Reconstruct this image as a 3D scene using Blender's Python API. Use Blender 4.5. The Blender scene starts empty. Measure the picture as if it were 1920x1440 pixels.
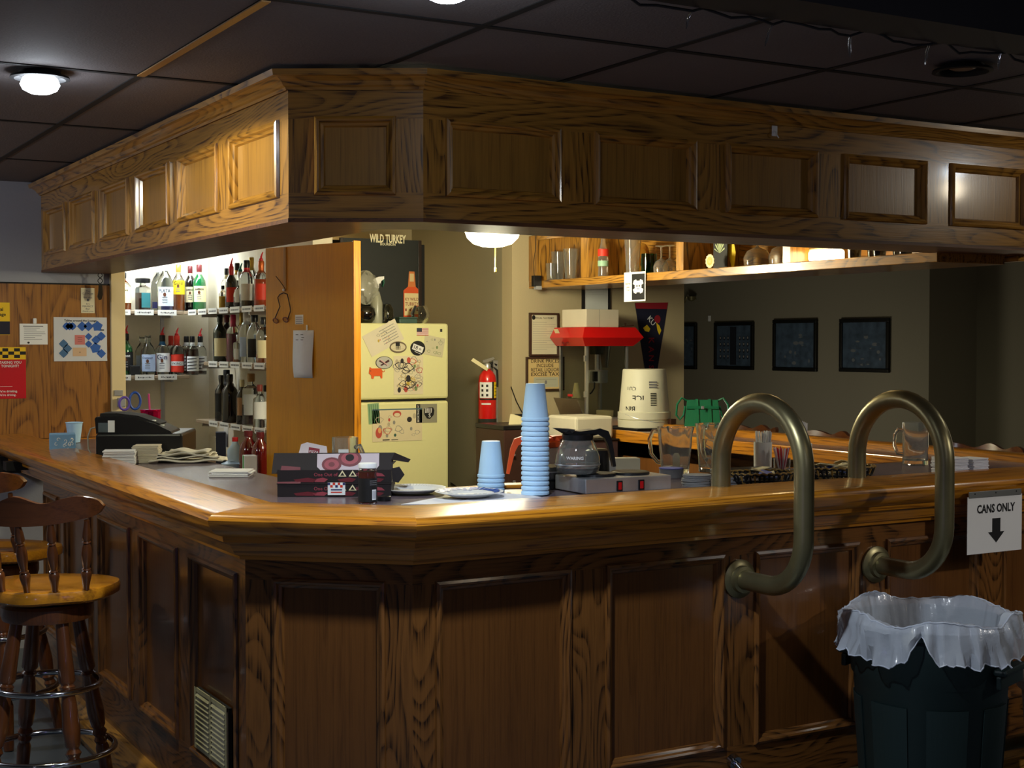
import bpy, bmesh, math, random
from mathutils import Vector, Matrix, noise
S = bpy.context.scene
PI = math.pi
R = math.radians
random.seed(7)

# ------------------------------------------------------------------ camera
FPX, CAMH = 2650.0, 1.565
YAW, PITCH = R(30), -math.atan(77 / 2650)
cam = bpy.data.cameras.new('camera')
cam.sensor_width = 36.0
cam.lens = 36.0 * FPX / 1920
cam.clip_start = 0.05
co = bpy.data.objects.new('camera', cam)
S.collection.objects.link(co)
co.location = (0, 0, CAMH)
co.rotation_euler = (PI / 2 + PITCH, 0, -YAW)
S.camera = co
# ------------------------------------------------------------------ world and exposure
w = bpy.data.worlds.new('world')
S.world = w
w.use_nodes = True
w.node_tree.nodes['Background'].inputs[0].default_value = (0.80, 0.80, 1.0, 1)
w.node_tree.nodes['Background'].inputs[1].default_value = 0.10
S.view_settings.view_transform = 'Standard'
S.view_settings.look = 'None'
S.view_settings.exposure = 0.0
S.view_settings.gamma = 1.0
S.view_settings.use_curve_mapping = False
S.cycles.max_bounces = 10
S.cycles.transmission_bounces = 8
S.cycles.sample_clamp_indirect = 4.0


def lamp(kind, loc, power, col=(1, 1, 1), size=0.1, rot=None, spot=None, blend=0.5, target=None, sy=None):
    d = bpy.data.lights.new(kind.lower() + '_light', kind)
    d.energy = power
    d.color = col
    if kind == 'AREA':
        d.size = size
        if sy:
            d.shape = 'RECTANGLE'
            d.size_y = sy
    else:
        d.shadow_soft_size = size
    if spot:
        d.spot_size = R(spot)
        d.spot_blend = blend
    o = bpy.data.objects.new(kind.lower() + '_light', d)
    S.collection.objects.link(o)
    o.location = loc
    if target is not None:
        o.rotation_euler = (Vector(target) - Vector(loc)).to_track_quat('-Z', 'Y').to_euler()
    elif rot:
        o.rotation_euler = rot
    return o


WARM = (1.0, 0.73, 0.38)
# customer side, outside the frame: ceiling lights, then added glow and fill lamps
lamp('POINT', (5.0, 3.0, 2.27), 5, (1.0, 0.85, 0.62), 0.05)
lamp('POINT', (-1.6, 1.0, 2.1), 6, (0.9, 0.92, 1.0), 0.1)
lamp('POINT', (-0.6, 6.3, 2.1), 40, (0.9, 0.94, 1.0), 0.1)
lamp('POINT', (0.7, 1.6, 0.9), 2.6, (0.42, 0.34, 1.0), 0.08)  # violet glow added for an unseen neon sign
lamp('SPOT', (4.9, 0.9, 2.2), 75, (1.0, 0.94, 0.86), 0.06, spot=40, blend=0.9, target=(3.95, 3.3, 0.85))  # added spot, no fixture: brightens the paper sign and bin liner
lamp('POINT', (2.3, 0.6, 1.9), 7, (0.80, 0.80, 1.0), 0.15)  # added bluish fill for the canopy and bar front
lamp('SPOT', (3.2, 1.4, 2.15), 3, (1.0, 0.80, 0.56), 0.1, spot=90, blend=0.8, target=(2.9, 3.4, 0.2))  # added warm spot that lifts the panelled bar front
# strip lights inside the bar, above the canopy's lower edge
lamp('AREA', (2.45, 9.05, 2.26), 15, (0.86, 0.95, 1.0), 1.1, rot=(R(12), 0, 0), sy=0.1)
lamp('AREA', (3.3, 8.5, 2.30), 6, WARM, 0.5, rot=(0, 0, 0))
# far dining room
lamp('POINT', (7.0, 9.6, 0.7), 30, (1.0, 0.9, 0.7), 0.3)
lamp('POINT', (7.2, 5.6, 1.2), 10.0, (1.0, 0.82, 0.56), 0.3)

# ------------------------------------------------------------------ pixel rays -> points in the room
_f = Vector((math.sin(YAW) * math.cos(PITCH), math.cos(YAW) * math.cos(PITCH), math.sin(PITCH)))
_r = Vector((math.cos(YAW), -math.sin(YAW), 0))
_u = _r.cross(_f)
_C = Vector((0, 0, CAMH))


def ray(px, py): return _f + _r * ((px - 960) / FPX) + _u * ((720 - py) / FPX)
def onz(px, py, z): d = ray(px, py); return _C + d * ((z - CAMH) / d.z)
def onx(px, py, x): d = ray(px, py); return _C + d * (x / d.x)
def ony(px, py, y): d = ray(px, py); return _C + d * (y / d.y)


# ------------------------------------------------------------------ materials
def lin(c):
    out = []
    for v in c[:3]:
        v = v / 255.0
        out.append(v / 12.92 if v <= 0.04045 else ((v + 0.055) / 1.055) ** 2.4)
    return tuple(out) + (1.0,)


_mats = {}


def mat(name, col, rough=0.5, metal=0.0, trans=0.0, ior=1.45, coat=0.0, emit=0.0, vary=0.12, scale=8.0, bump=0.0, alpha=1.0, sub=0.0, emcol=None):
    if name in _mats:
        return _mats[name]
    m = bpy.data.materials.new(name)
    m.use_nodes = True
    nt = m.node_tree
    b = nt.nodes['Principled BSDF']
    c = lin(col)
    b.inputs['Roughness'].default_value = rough
    b.inputs['Metallic'].default_value = metal
    b.inputs['IOR'].default_value = ior
    b.inputs['Transmission Weight'].default_value = trans
    b.inputs['Coat Weight'].default_value = coat
    b.inputs['Coat Roughness'].default_value = 0.08
    b.inputs['Alpha'].default_value = alpha
    if sub:
        b.inputs['Subsurface Weight'].default_value = sub
        b.inputs['Subsurface Radius'].default_value = (0.02, 0.02, 0.02)
    tc = nt.nodes.new('ShaderNodeTexCoord')
    nz = nt.nodes.new('ShaderNodeTexNoise')
    nz.inputs['Scale'].default_value = scale
    nz.inputs['Detail'].default_value = 4
    nt.links.new(tc.outputs['Object'], nz.inputs['Vector'])
    mx = nt.nodes.new('ShaderNodeMix')
    mx.data_type = 'RGBA'
    mx.inputs[6].default_value = tuple(v * (1 - vary) for v in c[:3]) + (1,)
    mx.inputs[7].default_value = tuple(min(1, v * (1 + vary * 0.5)) for v in c[:3]) + (1,)
    nt.links.new(nz.outputs['Fac'], mx.inputs[0])
    nt.links.new(mx.outputs[2], b.inputs['Base Color'])
    if emit:
        b.inputs['Emission Color'].default_value = lin(emcol or col)
        b.inputs['Emission Strength'].default_value = emit
    if bump:
        bp = nt.nodes.new('ShaderNodeBump')
        bp.inputs['Strength'].default_value = bump
        bp.inputs['Distance'].default_value = 0.003
        nt.links.new(nz.outputs['Fac'], bp.inputs['Height'])
        nt.links.new(bp.outputs[0], b.inputs['Normal'])
    _mats[name] = m
    return m


def wood(name, c1, c2, c3, rough=0.33, coat=0.5, rings=9.0, line=0.75, ring_scale=(0.42, 5.0, 5.0)):
    """solid oak: the grain runs along X of the per-board coordinate 'wc'"""
    m = bpy.data.materials.new(name)
    m.use_nodes = True
    nt = m.node_tree
    N, L = nt.nodes, nt.links
    b = N['Principled BSDF']
    at = N.new('ShaderNodeAttribute')
    at.attribute_name = 'wc'

    def vmul(v):
        n = N.new('ShaderNodeVectorMath')
        n.operation = 'MULTIPLY'
        n.inputs[1].default_value = v
        L.new(at.outputs['Vector'], n.inputs[0])
        return n

    def math_(op, a, v=None, link2=None):
        n = N.new('ShaderNodeMath')
        n.operation = op
        L.new(a, n.inputs[0])
        if link2 is not None:
            L.new(link2, n.inputs[1])
        elif v is not None:
            n.inputs[1].default_value = v
        return n.outputs[0]
    a = vmul(ring_scale)
    n1 = N.new('ShaderNodeTexNoise')
    n1.inputs['Scale'].default_value = 1.0
    n1.inputs['Detail'].default_value = 1.5
    n1.inputs['Roughness'].default_value = 0.45
    L.new(a.outputs[0], n1.inputs['Vector'])
    v = math_('MULTIPLY', n1.outputs['Fac'], rings * 2.6)
    v = math_('FRACT', v)
    ramp = N.new('ShaderNodeValToRGB')
    e = ramp.color_ramp.elements
    e[0].position, e[0].color = 0.0, (.55, .55, .55, 1)
    e[1].position, e[1].color = 1.0, (1, 1, 1, 1)
    k = e.new(0.12)
    k.color = (0, 0, 0, 1)
    k = e.new(0.5)
    k.color = (0.06, 0.06, 0.06, 1)
    k = e.new(0.86)
    k.color = (0.75, 0.75, 0.75, 1)
    L.new(v, ramp.inputs[0])
    p = vmul((7, 170, 170))
    n2 = N.new('ShaderNodeTexNoise')
    n2.inputs['Scale'].default_value = 1.0
    n2.inputs['Detail'].default_value = 3
    L.new(p.outputs[0], n2.inputs['Vector'])
    q = vmul((0.8, 6, 6))
    n3 = N.new('ShaderNodeTexNoise')
    n3.inputs['Scale'].default_value = 1.0
    L.new(q.outputs[0], n3.inputs['Vector'])
    mx = N.new('ShaderNodeMix')
    mx.data_type = 'RGBA'
    mx.inputs[6].default_value = lin(c1)
    mx.inputs[7].default_value = lin(c2)
    L.new(n3.outputs['Fac'], mx.inputs[0])
    pores = N.new('ShaderNodeMapRange')
    pores.inputs[1].default_value = 0.42
    pores.inputs[2].default_value = 0.66
    pores.inputs[3].default_value = 0.0
    pores.inputs[4].default_value = 0.75
    L.new(n2.outputs['Fac'], pores.inputs[0])
    pr = math_('MULTIPLY', ramp.outputs[0], link2=math_('ADD', pores.outputs[0], 0.35))
    pr = math_('MULTIPLY', pr, line)
    pr = math_('ADD', pr, link2=math_('MULTIPLY', pores.outputs[0], 0.28))
    m2 = N.new('ShaderNodeMix')
    m2.data_type = 'RGBA'
    m2.clamp_factor = True
    L.new(pr, m2.inputs[0])
    L.new(mx.outputs[2], m2.inputs[6])
    m2.inputs[7].default_value = lin(c3)
    L.new(m2.outputs[2], b.inputs['Base Color'])
    b.inputs['Roughness'].default_value = rough
    b.inputs['Coat Weight'].default_value = coat
    b.inputs['Coat Roughness'].default_value = 0.12
    bp = N.new('ShaderNodeBump')
    bp.inputs['Strength'].default_value = 0.12
    bp.inputs['Distance'].default_value = 0.002
    L.new(n2.outputs['Fac'], bp.inputs['Height'])
    L.new(bp.outputs[0], b.inputs['Normal'])
    return m


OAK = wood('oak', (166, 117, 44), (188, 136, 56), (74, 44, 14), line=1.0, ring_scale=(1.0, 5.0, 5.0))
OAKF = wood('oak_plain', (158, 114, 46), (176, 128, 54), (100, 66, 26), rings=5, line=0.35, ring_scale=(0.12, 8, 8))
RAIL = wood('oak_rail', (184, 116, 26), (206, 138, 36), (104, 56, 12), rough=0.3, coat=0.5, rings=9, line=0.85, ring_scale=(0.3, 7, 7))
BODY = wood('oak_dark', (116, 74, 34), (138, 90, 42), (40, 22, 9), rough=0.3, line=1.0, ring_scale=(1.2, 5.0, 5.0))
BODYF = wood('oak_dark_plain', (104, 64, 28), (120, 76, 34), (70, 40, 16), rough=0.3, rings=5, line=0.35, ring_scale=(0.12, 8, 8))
PLY = wood('plywood', (142, 92, 34), (168, 112, 44), (84, 46, 14), rough=0.45, coat=0.2, rings=8, line=0.9, ring_scale=(0.9, 3.6, 3.6))
DOORW = wood('door_veneer', (206, 142, 20), (216, 152, 26), (168, 108, 12), rough=0.4, coat=0.3, rings=2, line=0.3)
STOOLW = wood('stool_wood', (94, 50, 24), (116, 66, 32), (46, 22, 10), rough=0.28, coat=0.8, rings=3, line=0.4)
STOOLS = wood('stool_seat_wood', (190, 122, 26), (212, 144, 36), (120, 66, 26), rough=0.25, coat=0.8, rings=3, line=0.5)

M_LAM = mat('laminate', (104, 92, 102), 0.27, coat=0.05, vary=0.25, scale=60)
M_BEIGE = mat('beige_wall', (180, 166, 132), 0.8, vary=0.05, scale=120, bump=0.15)
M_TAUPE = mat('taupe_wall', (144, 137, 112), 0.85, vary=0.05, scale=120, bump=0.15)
M_GREY = mat('grey_wall', (150, 150, 158), 0.85, vary=0.05, scale=90, bump=0.15)
M_WHITEW = mat('white_wall', (216, 208, 186), 0.8, vary=0.05, scale=30)
M_FARW = mat('far_wall', (128, 124, 108), 0.9, vary=0.06, scale=100, bump=0.1)
M_CREAM = mat('cream_paint', (226, 206, 160), 0.55, vary=0.05)
M_TILE = mat('ceiling_tile', (104, 98, 99), 0.85, vary=0.2, scale=160, bump=0.5)
M_GRID = mat('ceiling_grid', (16, 15, 16), 0.8)
M_TAN = mat('tan_metal', (170, 125, 66), 0.4)
M_FLOOR = mat('floor_vinyl', (84, 92, 102), 0.3, vary=0.35, scale=6)
M_FRIDGE = mat('fridge_enamel', (232, 230, 172), 0.38, vary=0.03, scale=60, bump=0.05)
M_BLACK = mat('black_plastic', (18, 19, 22), 0.35, vary=0.2)
M_BLACKM = mat('matte_black', (14, 14, 16), 0.7, vary=0.2)
M_STEEL = mat('stainless', (198, 200, 204), 0.36, 0.85, vary=0.15, scale=30)
M_CHROME = mat('chrome', (200, 204, 210), 0.12, 1.0)
M_BRASS = mat('aged_brass', (146, 138, 102), 0.36, 0.8, vary=0.35, scale=14)
M_WHITE = mat('white_paper', (236, 236, 234), 0.7, vary=0.03)
M_FOAM = mat('foam_cup', (182, 220, 255), 0.6, vary=0.02, sub=0.15)
M_GLASS = mat('clear_glass', (246, 252, 252), 0.02, trans=1.0, ior=1.45, vary=0.0)
M_GLASSV = mat('table_glass', (244, 248, 246), 0.03, trans=0.93, ior=1.45, vary=0.0)
M_RED = mat('red_paint', (206, 22, 22), 0.3, coat=0.5)
M_INK = mat('black_ink', (20, 20, 22), 0.6)
M_GREYINK = mat('grey_ink', (120, 120, 124), 0.7)
M_ALU = mat('aluminium', (196, 198, 196), 0.35, 0.9, vary=0.1)


def glass(name, col, rough=0.03): return mat(name, col, rough, trans=1.0, ior=1.45, vary=0.0)


# ------------------------------------------------------------------ mesh building
class MB:
    def __init__(s):
        s.v, s.f, s.mi, s.wc, s.sm, s.mats = [], [], [], [], [], []
        s.M = Matrix.Identity(4)

    def _m(s, m):
        if m not in s.mats:
            s.mats.append(m)
        return s.mats.index(m)

    def add(s, verts, faces, m, wc=None, smooth=False):
        n = len(s.v)
        s.v += [s.M @ Vector(p) for p in verts]
        k = s._m(m)
        wc = wc or verts
        for f in faces:
            s.f.append([n + i for i in f])
            s.mi.append(k)
            s.sm.append(smooth)
            s.wc.append([tuple(wc[i]) for i in f])
        return s

    def board(s, a, b, m, grain='x', bev=0.0):
        """box from corner a to corner b; grain axis x, y or z"""
        x0, y0, z0 = [min(p, q) for p, q in zip(a, b)]
        x1, y1, z1 = [max(p, q) for p, q in zip(a, b)]
        o = [random.uniform(-50, 50) for _ in range(3)]
        e = min(bev, (x1 - x0) / 2.1, (y1 - y0) / 2.1, (z1 - z0) / 2.1)
        if e <= 0:
            vs = [(x, y, z) for x in (x0, x1) for y in (y0, y1) for z in (z0, z1)]
            fs = [(0, 1, 3, 2), (4, 6, 7, 5), (0, 4, 5, 1), (2, 3, 7, 6), (0, 2, 6, 4), (1, 5, 7, 3)]
        else:
            bm = bmesh.new()
            bmesh.ops.create_cube(bm, size=1)
            for q in bm.verts:
                q.co = Vector((x0 + (q.co.x + .5) * (x1 - x0), y0 + (q.co.y + .5) * (y1 - y0), z0 + (q.co.z + .5) * (z1 - z0)))
            bmesh.ops.bevel(bm, geom=bm.edges[:], offset=e, segments=2, affect='EDGES', profile=0.5)
            bm.verts.index_update()
            vs = [tuple(q.co) for q in bm.verts]
            fs = [[q.index for q in f.verts] for f in bm.faces]
            bm.free()
        g = {'x': (0, 1, 2), 'y': (1, 0, 2), 'z': (2, 0, 1)}[grain]
        wc = [(p[g[0]] + o[0], p[g[1]] + o[1], p[g[2]] + o[2]) for p in vs]
        return s.add(vs, fs, m, wc, False)

    def lathe(s, prof, m, seg=24, c=(0, 0, 0), sm=True, squash=1.0, sides=None, rot=0):
        """surface of revolution about Z; prof = [(r, z)]"""
        n = sides or seg
        vs, fs = [], []
        idx = []
        for r, z in prof:
            if r < 1e-6:
                idx.append([len(vs)])
                vs.append((c[0], c[1], c[2] + z))
            else:
                idx.append(list(range(len(vs), len(vs) + n)))
                for i in range(n):
                    t = 2 * PI * i / n + rot
                    vs.append((c[0] + r * math.cos(t), c[1] + r * math.sin(t) * squash, c[2] + z))
        for a, b in zip(idx, idx[1:]):
            for i in range(n):
                j = (i + 1) % n
                if len(a) == 1 and len(b) == 1:
                    continue
                if len(a) == 1:
                    fs.append((a[0], b[i], b[j]))
                elif len(b) == 1:
                    fs.append((a[j], a[i], b[0]))
                else:
                    fs.append((a[i], a[j], b[j], b[i]))
        o = random.uniform(-50, 50)
        wc = [(p[2] + o, p[0], p[1] + o) for p in vs]
        return s.add(vs, fs, m, wc, sm)

    def tube(s, path, r, m, seg=12, close=False, caps=True, sm=True):
        P = [Vector(p) for p in path]
        n = len(P)
        rr = r if isinstance(r, (list, tuple)) else [r] * n
        vs, fs = [], []
        up = None
        for i in range(n):
            if close:
                t = (P[(i + 1) % n] - P[i - 1]).normalized()
            else:
                t = (P[min(i + 1, n - 1)] - P[max(i - 1, 0)]).normalized()
            if up is None:
                up = Vector((0, 0, 1)) if abs(t.z) < 0.9 else Vector((1, 0, 0))
            a = t.cross(up)
            if a.length < 1e-4:
                a = t.cross(Vector((0.3, 1, 0.2)))
            a.normalize()
            b = a.cross(t).normalized()
            up = b
            for k in range(seg):
                q = 2 * PI * k / seg
                vs.append(tuple(P[i] + (a * math.cos(q) + b * math.sin(q)) * rr[i]))
        for i in range(n if close else n - 1):
            for k in range(seg):
                k2 = (k + 1) % seg
                i2 = (i + 1) % n
                fs.append((i * seg + k, i2 * seg + k, i2 * seg + k2, i * seg + k2))
        if caps and not close:
            fs.append(tuple(range(seg)))
            fs.append(tuple(range((n - 1) * seg + seg - 1, (n - 1) * seg - 1, -1)))
        return s.add(vs, fs, m, None, sm)

    def prism(s, pts, y0, y1, m, grain='x', sm=False):
        """outline pts (x, z) extruded along Y from y0 to y1"""
        n = len(pts)
        vs = [(p[0], y0, p[1]) for p in pts] + [(p[0], y1, p[1]) for p in pts]
        fs = [tuple(range(n)), tuple(range(2 * n - 1, n - 1, -1))]
        fs += [((i + 1) % n, i, n + i, n + (i + 1) % n) for i in range(n)]
        o = random.uniform(-50, 50)
        g = {'x': (0, 1, 2), 'y': (1, 0, 2), 'z': (2, 0, 1)}[grain]
        wc = [(p[g[0]] + o, p[g[1]] + o, p[g[2]]) for p in vs]
        return s.add(vs, fs, m, wc, sm)

    def zprism(s, pts, z0, z1, m, grain='x', sm=False):
        n = len(pts)
        vs = [(p[0], p[1], z0) for p in pts] + [(p[0], p[1], z1) for p in pts]
        fs = [tuple(range(n - 1, -1, -1)), tuple(range(n, 2 * n))]
        fs += [(i, (i + 1) % n, n + (i + 1) % n, n + i) for i in range(n)]
        o = random.uniform(-50, 50)
        g = {'x': (0, 1, 2), 'y': (1, 0, 2)}[grain]
        wc = [(p[g[0]] + o, p[g[1]] + o, p[g[2]]) for p in vs]
        return s.add(vs, fs, m, wc, sm)

    def sweep(s, prof, path, m, closed=True, sm=False):
        """profile [(u, z)] swept along plan path [(x, y)] with mitred corners; u = distance to the right-hand side of travel"""
        P = [Vector(p) for p in path]
        for i in range(len(P) - 1):
            ends = []
            o = random.uniform(-50, 50)
            d = (P[i + 1] - P[i]).normalized()
            nrm = Vector((d.y, -d.x))
            for k in (i, i + 1):
                mt = nrm.copy()
                if 0 < k < len(P) - 1:
                    d0 = (P[k] - P[k - 1]).normalized()
                    d1 = (P[k + 1] - P[k]).normalized()
                    n0, n1 = Vector((d0.y, -d0.x)), Vector((d1.y, -d1.x))
                    mt = (n0 + n1).normalized()
                    mt = mt / max(0.2, mt.dot(nrm))
                ends.append([P[k] + mt * u for u, z in prof])
            n = len(prof)
            vs = [(q.x, q.y, z) for q, (u, z) in zip(ends[0], prof)] + [(q.x, q.y, z) for q, (u, z) in zip(ends[1], prof)]
            wc = [((Vector(v[:2]) - P[i]).dot(d) + o, prof[j % n][0] * 1.0 + o, prof[j % n][1]) for j, v in enumerate(vs)]
            fs = [((j + 1) % n, j, n + j, n + (j + 1) % n) for j in range(n if closed else n - 1)]
            if closed:
                fs += [tuple(range(n)), tuple(range(2 * n - 1, n - 1, -1))]
            s.add(vs, fs, m, wc, sm)
        return s

    def flat(s, pts, m, y=0.0):
        """thin print on a -Y facing face: polygon (x, z)"""
        return s.add([(p[0], y, p[1]) for p in pts], [tuple(range(len(pts)))], m)

    def rect(s, x0, z0, x1, z1, m, y=0.0): return s.flat([(x0, z0), (x1, z0), (x1, z1), (x0, z1)], m, y)

    def ell(s, cx, cz, rx, rz, m, y=0.0, n=20): return s.flat([(cx + rx * math.cos(2 * PI * i / n), cz + rz * math.sin(2 * PI * i / n)) for i in range(n)], m, y)

    def text(s, t, cx, cz, h, m, y=0.0, w=None, rot=0.0, mirror=False, align='C', rz=None, curve=None):
        """lettering facing -Y, cap height h, optional total width w"""
        vs, fs = glyphs(t)
        if not vs:
            return s
        xs = [p[0] for p in vs]
        x0, x1 = min(xs), max(xs)
        k = h / 0.7
        kx = (w / (x1 - x0)) if w else k
        off = {'C': (x0 + x1) / 2, 'L': x0, 'R': x1}[align]
        c, sn = math.cos(rot), math.sin(rot)
        out = []
        for p in vs:
            X = (p[0] - off) * kx * (-1 if mirror else 1)
            Z = (p[1] - 0.35) * k
            X, Z = X * c - Z * sn, X * sn + Z * c
            if curve:
                a = X / curve
                out.append((cx + curve * math.sin(a), y + curve * (1 - math.cos(a)), cz + Z))
            else:
                out.append((cx + X, y, cz + Z))
        return s.add(out, fs, m)

    def wrap(s, r, z0, z1, a0, a1, m, n=10, c=(0, 0)):
        """curved label on a cylinder round Z: angles measured from -Y"""
        vs, fs = [], []
        for i in range(n + 1):
            a = a0 + (a1 - a0) * i / n
            x, y = c[0] + r * math.sin(a), c[1] - r * math.cos(a)
            vs += [(x, y, z0), (x, y, z1)]
        for i in range(n):
            fs.append((2 * i, 2 * i + 2, 2 * i + 3, 2 * i + 1))
        return s.add(vs, fs, m, None, True)

    def build(s, name, parent=None, loc=None, rz=0.0, label=None, cat=None, group=None, kind=None):
        me = bpy.data.meshes.new(name)
        me.from_pydata([tuple(p) for p in s.v], [], s.f)
        for m in s.mats:
            me.materials.append(m)
        me.polygons.foreach_set('material_index', s.mi)
        me.polygons.foreach_set('use_smooth', s.sm)
        at = me.attributes.new('wc', 'FLOAT_VECTOR', 'CORNER')
        flatl = [c for f in s.wc for p in f for c in p]
        at.data.foreach_set('vector', flatl)
        me.update()
        if any(s.sm):
            try:
                me.set_sharp_from_angle(angle=R(40))
            except Exception:
                pass
        o = bpy.data.objects.new(name, me)
        S.collection.objects.link(o)
        if parent is not None:
            o.parent = parent
        if loc is not None:
            o.location = loc
        o.rotation_euler = (0, 0, rz)
        tag(o, label, cat, group, kind)
        return o


_gl = {}


def glyphs(t):
    if t not in _gl:
        c = bpy.data.curves.new('txt', 'FONT')
        c.body = t
        c.size = 1.0
        c.resolution_u = 2
        c.offset = 0.032 if t in ('CANS ONLY', 'JAMESON', 'WILD TURKEY', 'POP') else 0.012
        o = bpy.data.objects.new('txt', c)
        me = bpy.data.meshes.new_from_object(o)
        _gl[t] = ([tuple(v.co) for v in me.vertices], [tuple(p.vertices) for p in me.polygons])
        bpy.data.objects.remove(o)
        bpy.data.curves.remove(c)
        bpy.data.meshes.remove(me)
    return _gl[t]


def tag(o, label=None, cat=None, group=None, kind=None):
    if label: o['label'] = label
    if cat: o['category'] = cat
    if group: o['group'] = group
    if kind: o['kind'] = kind
    return o


def thing(name, label, cat, loc=(0, 0, 0), rz=0.0, group=None):
    o = bpy.data.objects.new(name, None)
    o.empty_display_size = 0.05
    S.collection.objects.link(o)
    o.location = loc
    o.rotation_euler = (0, 0, rz)
    return tag(o, label, cat, group)


def dup(root, loc=None, rz=None, label=None, group=None, parent=None):
    c = root.copy()
    S.collection.objects.link(c)
    if parent is not None: c.parent = parent
    if loc is not None: c.location = loc
    if rz is not None: c.rotation_euler[2] = rz
    if label: c['label'] = label
    if group: c['group'] = group
    for ch in list(root.children):
        dup(ch, parent=c)
    return c


def arc(c, r, a0, a1, n): return [(c[0] + r * math.cos(a0 + (a1 - a0) * i / n), c[1] + r * math.sin(a0 + (a1 - a0) * i / n)) for i in range(n + 1)]
def back(P, r):
    """centre of a round thing whose near edge is at P"""
    d = Vector((P.x, P.y, 0)).normalized() * r
    return P + d

# ================================================================== the room
CZ = 2.372
b = MB()
b.board((-4, -2.5, -0.05), (12, 16, 0), M_FLOOR)
b.build('floor', kind='structure')
b = MB()
b.board((-4, -2.5, CZ + 0.012), (12, 16, CZ + 0.05), M_TILE)
ceil = b.build('ceiling', kind='structure')
gx = [1.19 + 0.585 * k for k in range(-8, 18)]
gy = [3.22 + 1.12 * k for k in range(-5, 11)]
b = MB()
for x in gx: b.board((x - 0.012, -2.5, CZ + 0.0095), (x + 0.012, 16, CZ + 0.0125), M_GRID)
for y in gy: b.board((-4, y - 0.012, CZ + 0.009), (12, y + 0.012, CZ + 0.0125), M_GRID)
b.build('ceiling_grid', kind='structure')
b = MB()
b.board((1.178, 3.235, CZ + 0.006), (1.202, 4.33, CZ + 0.0125), M_TAN)  # stretch of grid bar with the lamplight on it painted as tan
b.build('trim_1', kind='structure')


def wall(name, a, bb, m):
    q = MB()
    q.board(a, bb, m)
    return q.build(name, kind='structure')


wall('wall_left', (-4, 7.5, 0), (1.96, 7.62, CZ + 0.02), M_GREY)
wall('wall_alcove_left', (1.84, 7.62, 0), (1.96, 9.45, CZ), M_WHITEW)
wall('wall_alcove_back', (1.84, 9.45, 0), (3.07, 9.57, CZ), M_WHITEW)
wall('wall_alcove_side', (3.05, 8.4, 0), (3.17, 9.45, CZ), M_WHITEW)
wall('wall_back', (3.17, 8.6, 0), (4.3, 8.72, CZ), M_BEIGE)
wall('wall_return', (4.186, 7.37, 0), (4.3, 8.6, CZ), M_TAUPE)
wall('wall_bar', (4.186, 7.25, 0), (5.45, 7.37, CZ), M_BEIGE)
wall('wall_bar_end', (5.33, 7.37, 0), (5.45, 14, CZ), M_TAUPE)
wall('wall_right', (9.0, 8.56, 0), (9.12, 15.9, CZ), M_FARW)
wall('wall_right_corner', (9.12, 8.56, 0), (9.6, 8.68, CZ), M_FARW)
wall('wall_right_near', (9.57, -2.5, 0), (9.69, 8.56, CZ), M_FARW)
wall('wall_far', (1.9, 15.4, 0), (9.0, 15.5, CZ), M_FARW)
wall('wall_behind', (-4, -2.6, 0), (12, -2.5, CZ), M_FARW)
wall('wall_outer_left', (-4.1, -2.5, 0), (-4, 7.5, CZ), M_GREY)
# plywood lining of the left wall and the cream jamb
b = MB()
x = -0.9
while x < 1.885:
    x1 = min(x + 0.31, 1.885)
    b.board((x + 0.001, 7.488, 1.075), (x1, 7.4999, 1.868), PLY, 'z')
    x = x1
b.board((-0.9, 7.484, 1.866), (1.885, 7.4999, 1.874), M_BLACKM)
b.build('trim_2', kind='structure')
b = MB()
b.board((1.887, 7.47, 0), (1.962, 7.62, CZ), M_CREAM, bev=0.004)
b.build('trim_3', kind='structure')
b = MB()
b.board((-0.9, 7.4, 1.035), (1.885, 7.4985, 1.073), RAIL, 'x', bev=0.004)
b.build('trim_4', kind='structure')

# inner soffit above the bartenders' space
b = MB()
b.board((1.902, 4.105, 2.33), (4.6, 9.45, 2.345), M_BEIGE)
b.build('ceiling_soffit', kind='structure')
# dark beam over the customers' side
b = MB()
b.board((1.2, 2.02, 2.2), (7.5, 2.16, CZ), M_BLACKM)
b.build('ceiling_beam', kind='structure')


# ================================================================== joinery helpers
def ring_mould(x0, z0, x1, z1, prof, m):
    """picture-frame moulding: prof [(inset, y)] around a rectangle on a -Y face"""
    q = MB()
    n = len(prof)
    cs = [(x0, z0, 1, 1), (x1, z0, -1, 1), (x1, z1, -1, -1), (x0, z1, 1, -1)]
    for k in range(4):
        A, B = cs[k], cs[(k + 1) % 4]
        o = random.uniform(-40, 40)
        vs, wc = [], []
        for C_ in (A, B):
            for i, (t, y) in enumerate(prof):
                p = (C_[0] + C_[2] * t, y, C_[1] + C_[3] * t)
                vs.append(p)
                al = p[0] if k % 2 == 0 else p[2]
                wc.append((al + o, t * 1.0 + o, y))
        fs = [(i, n + i, n + i + 1, i + 1) for i in range(n - 1)]
        q.add(vs, fs, m, wc)
    return q


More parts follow.
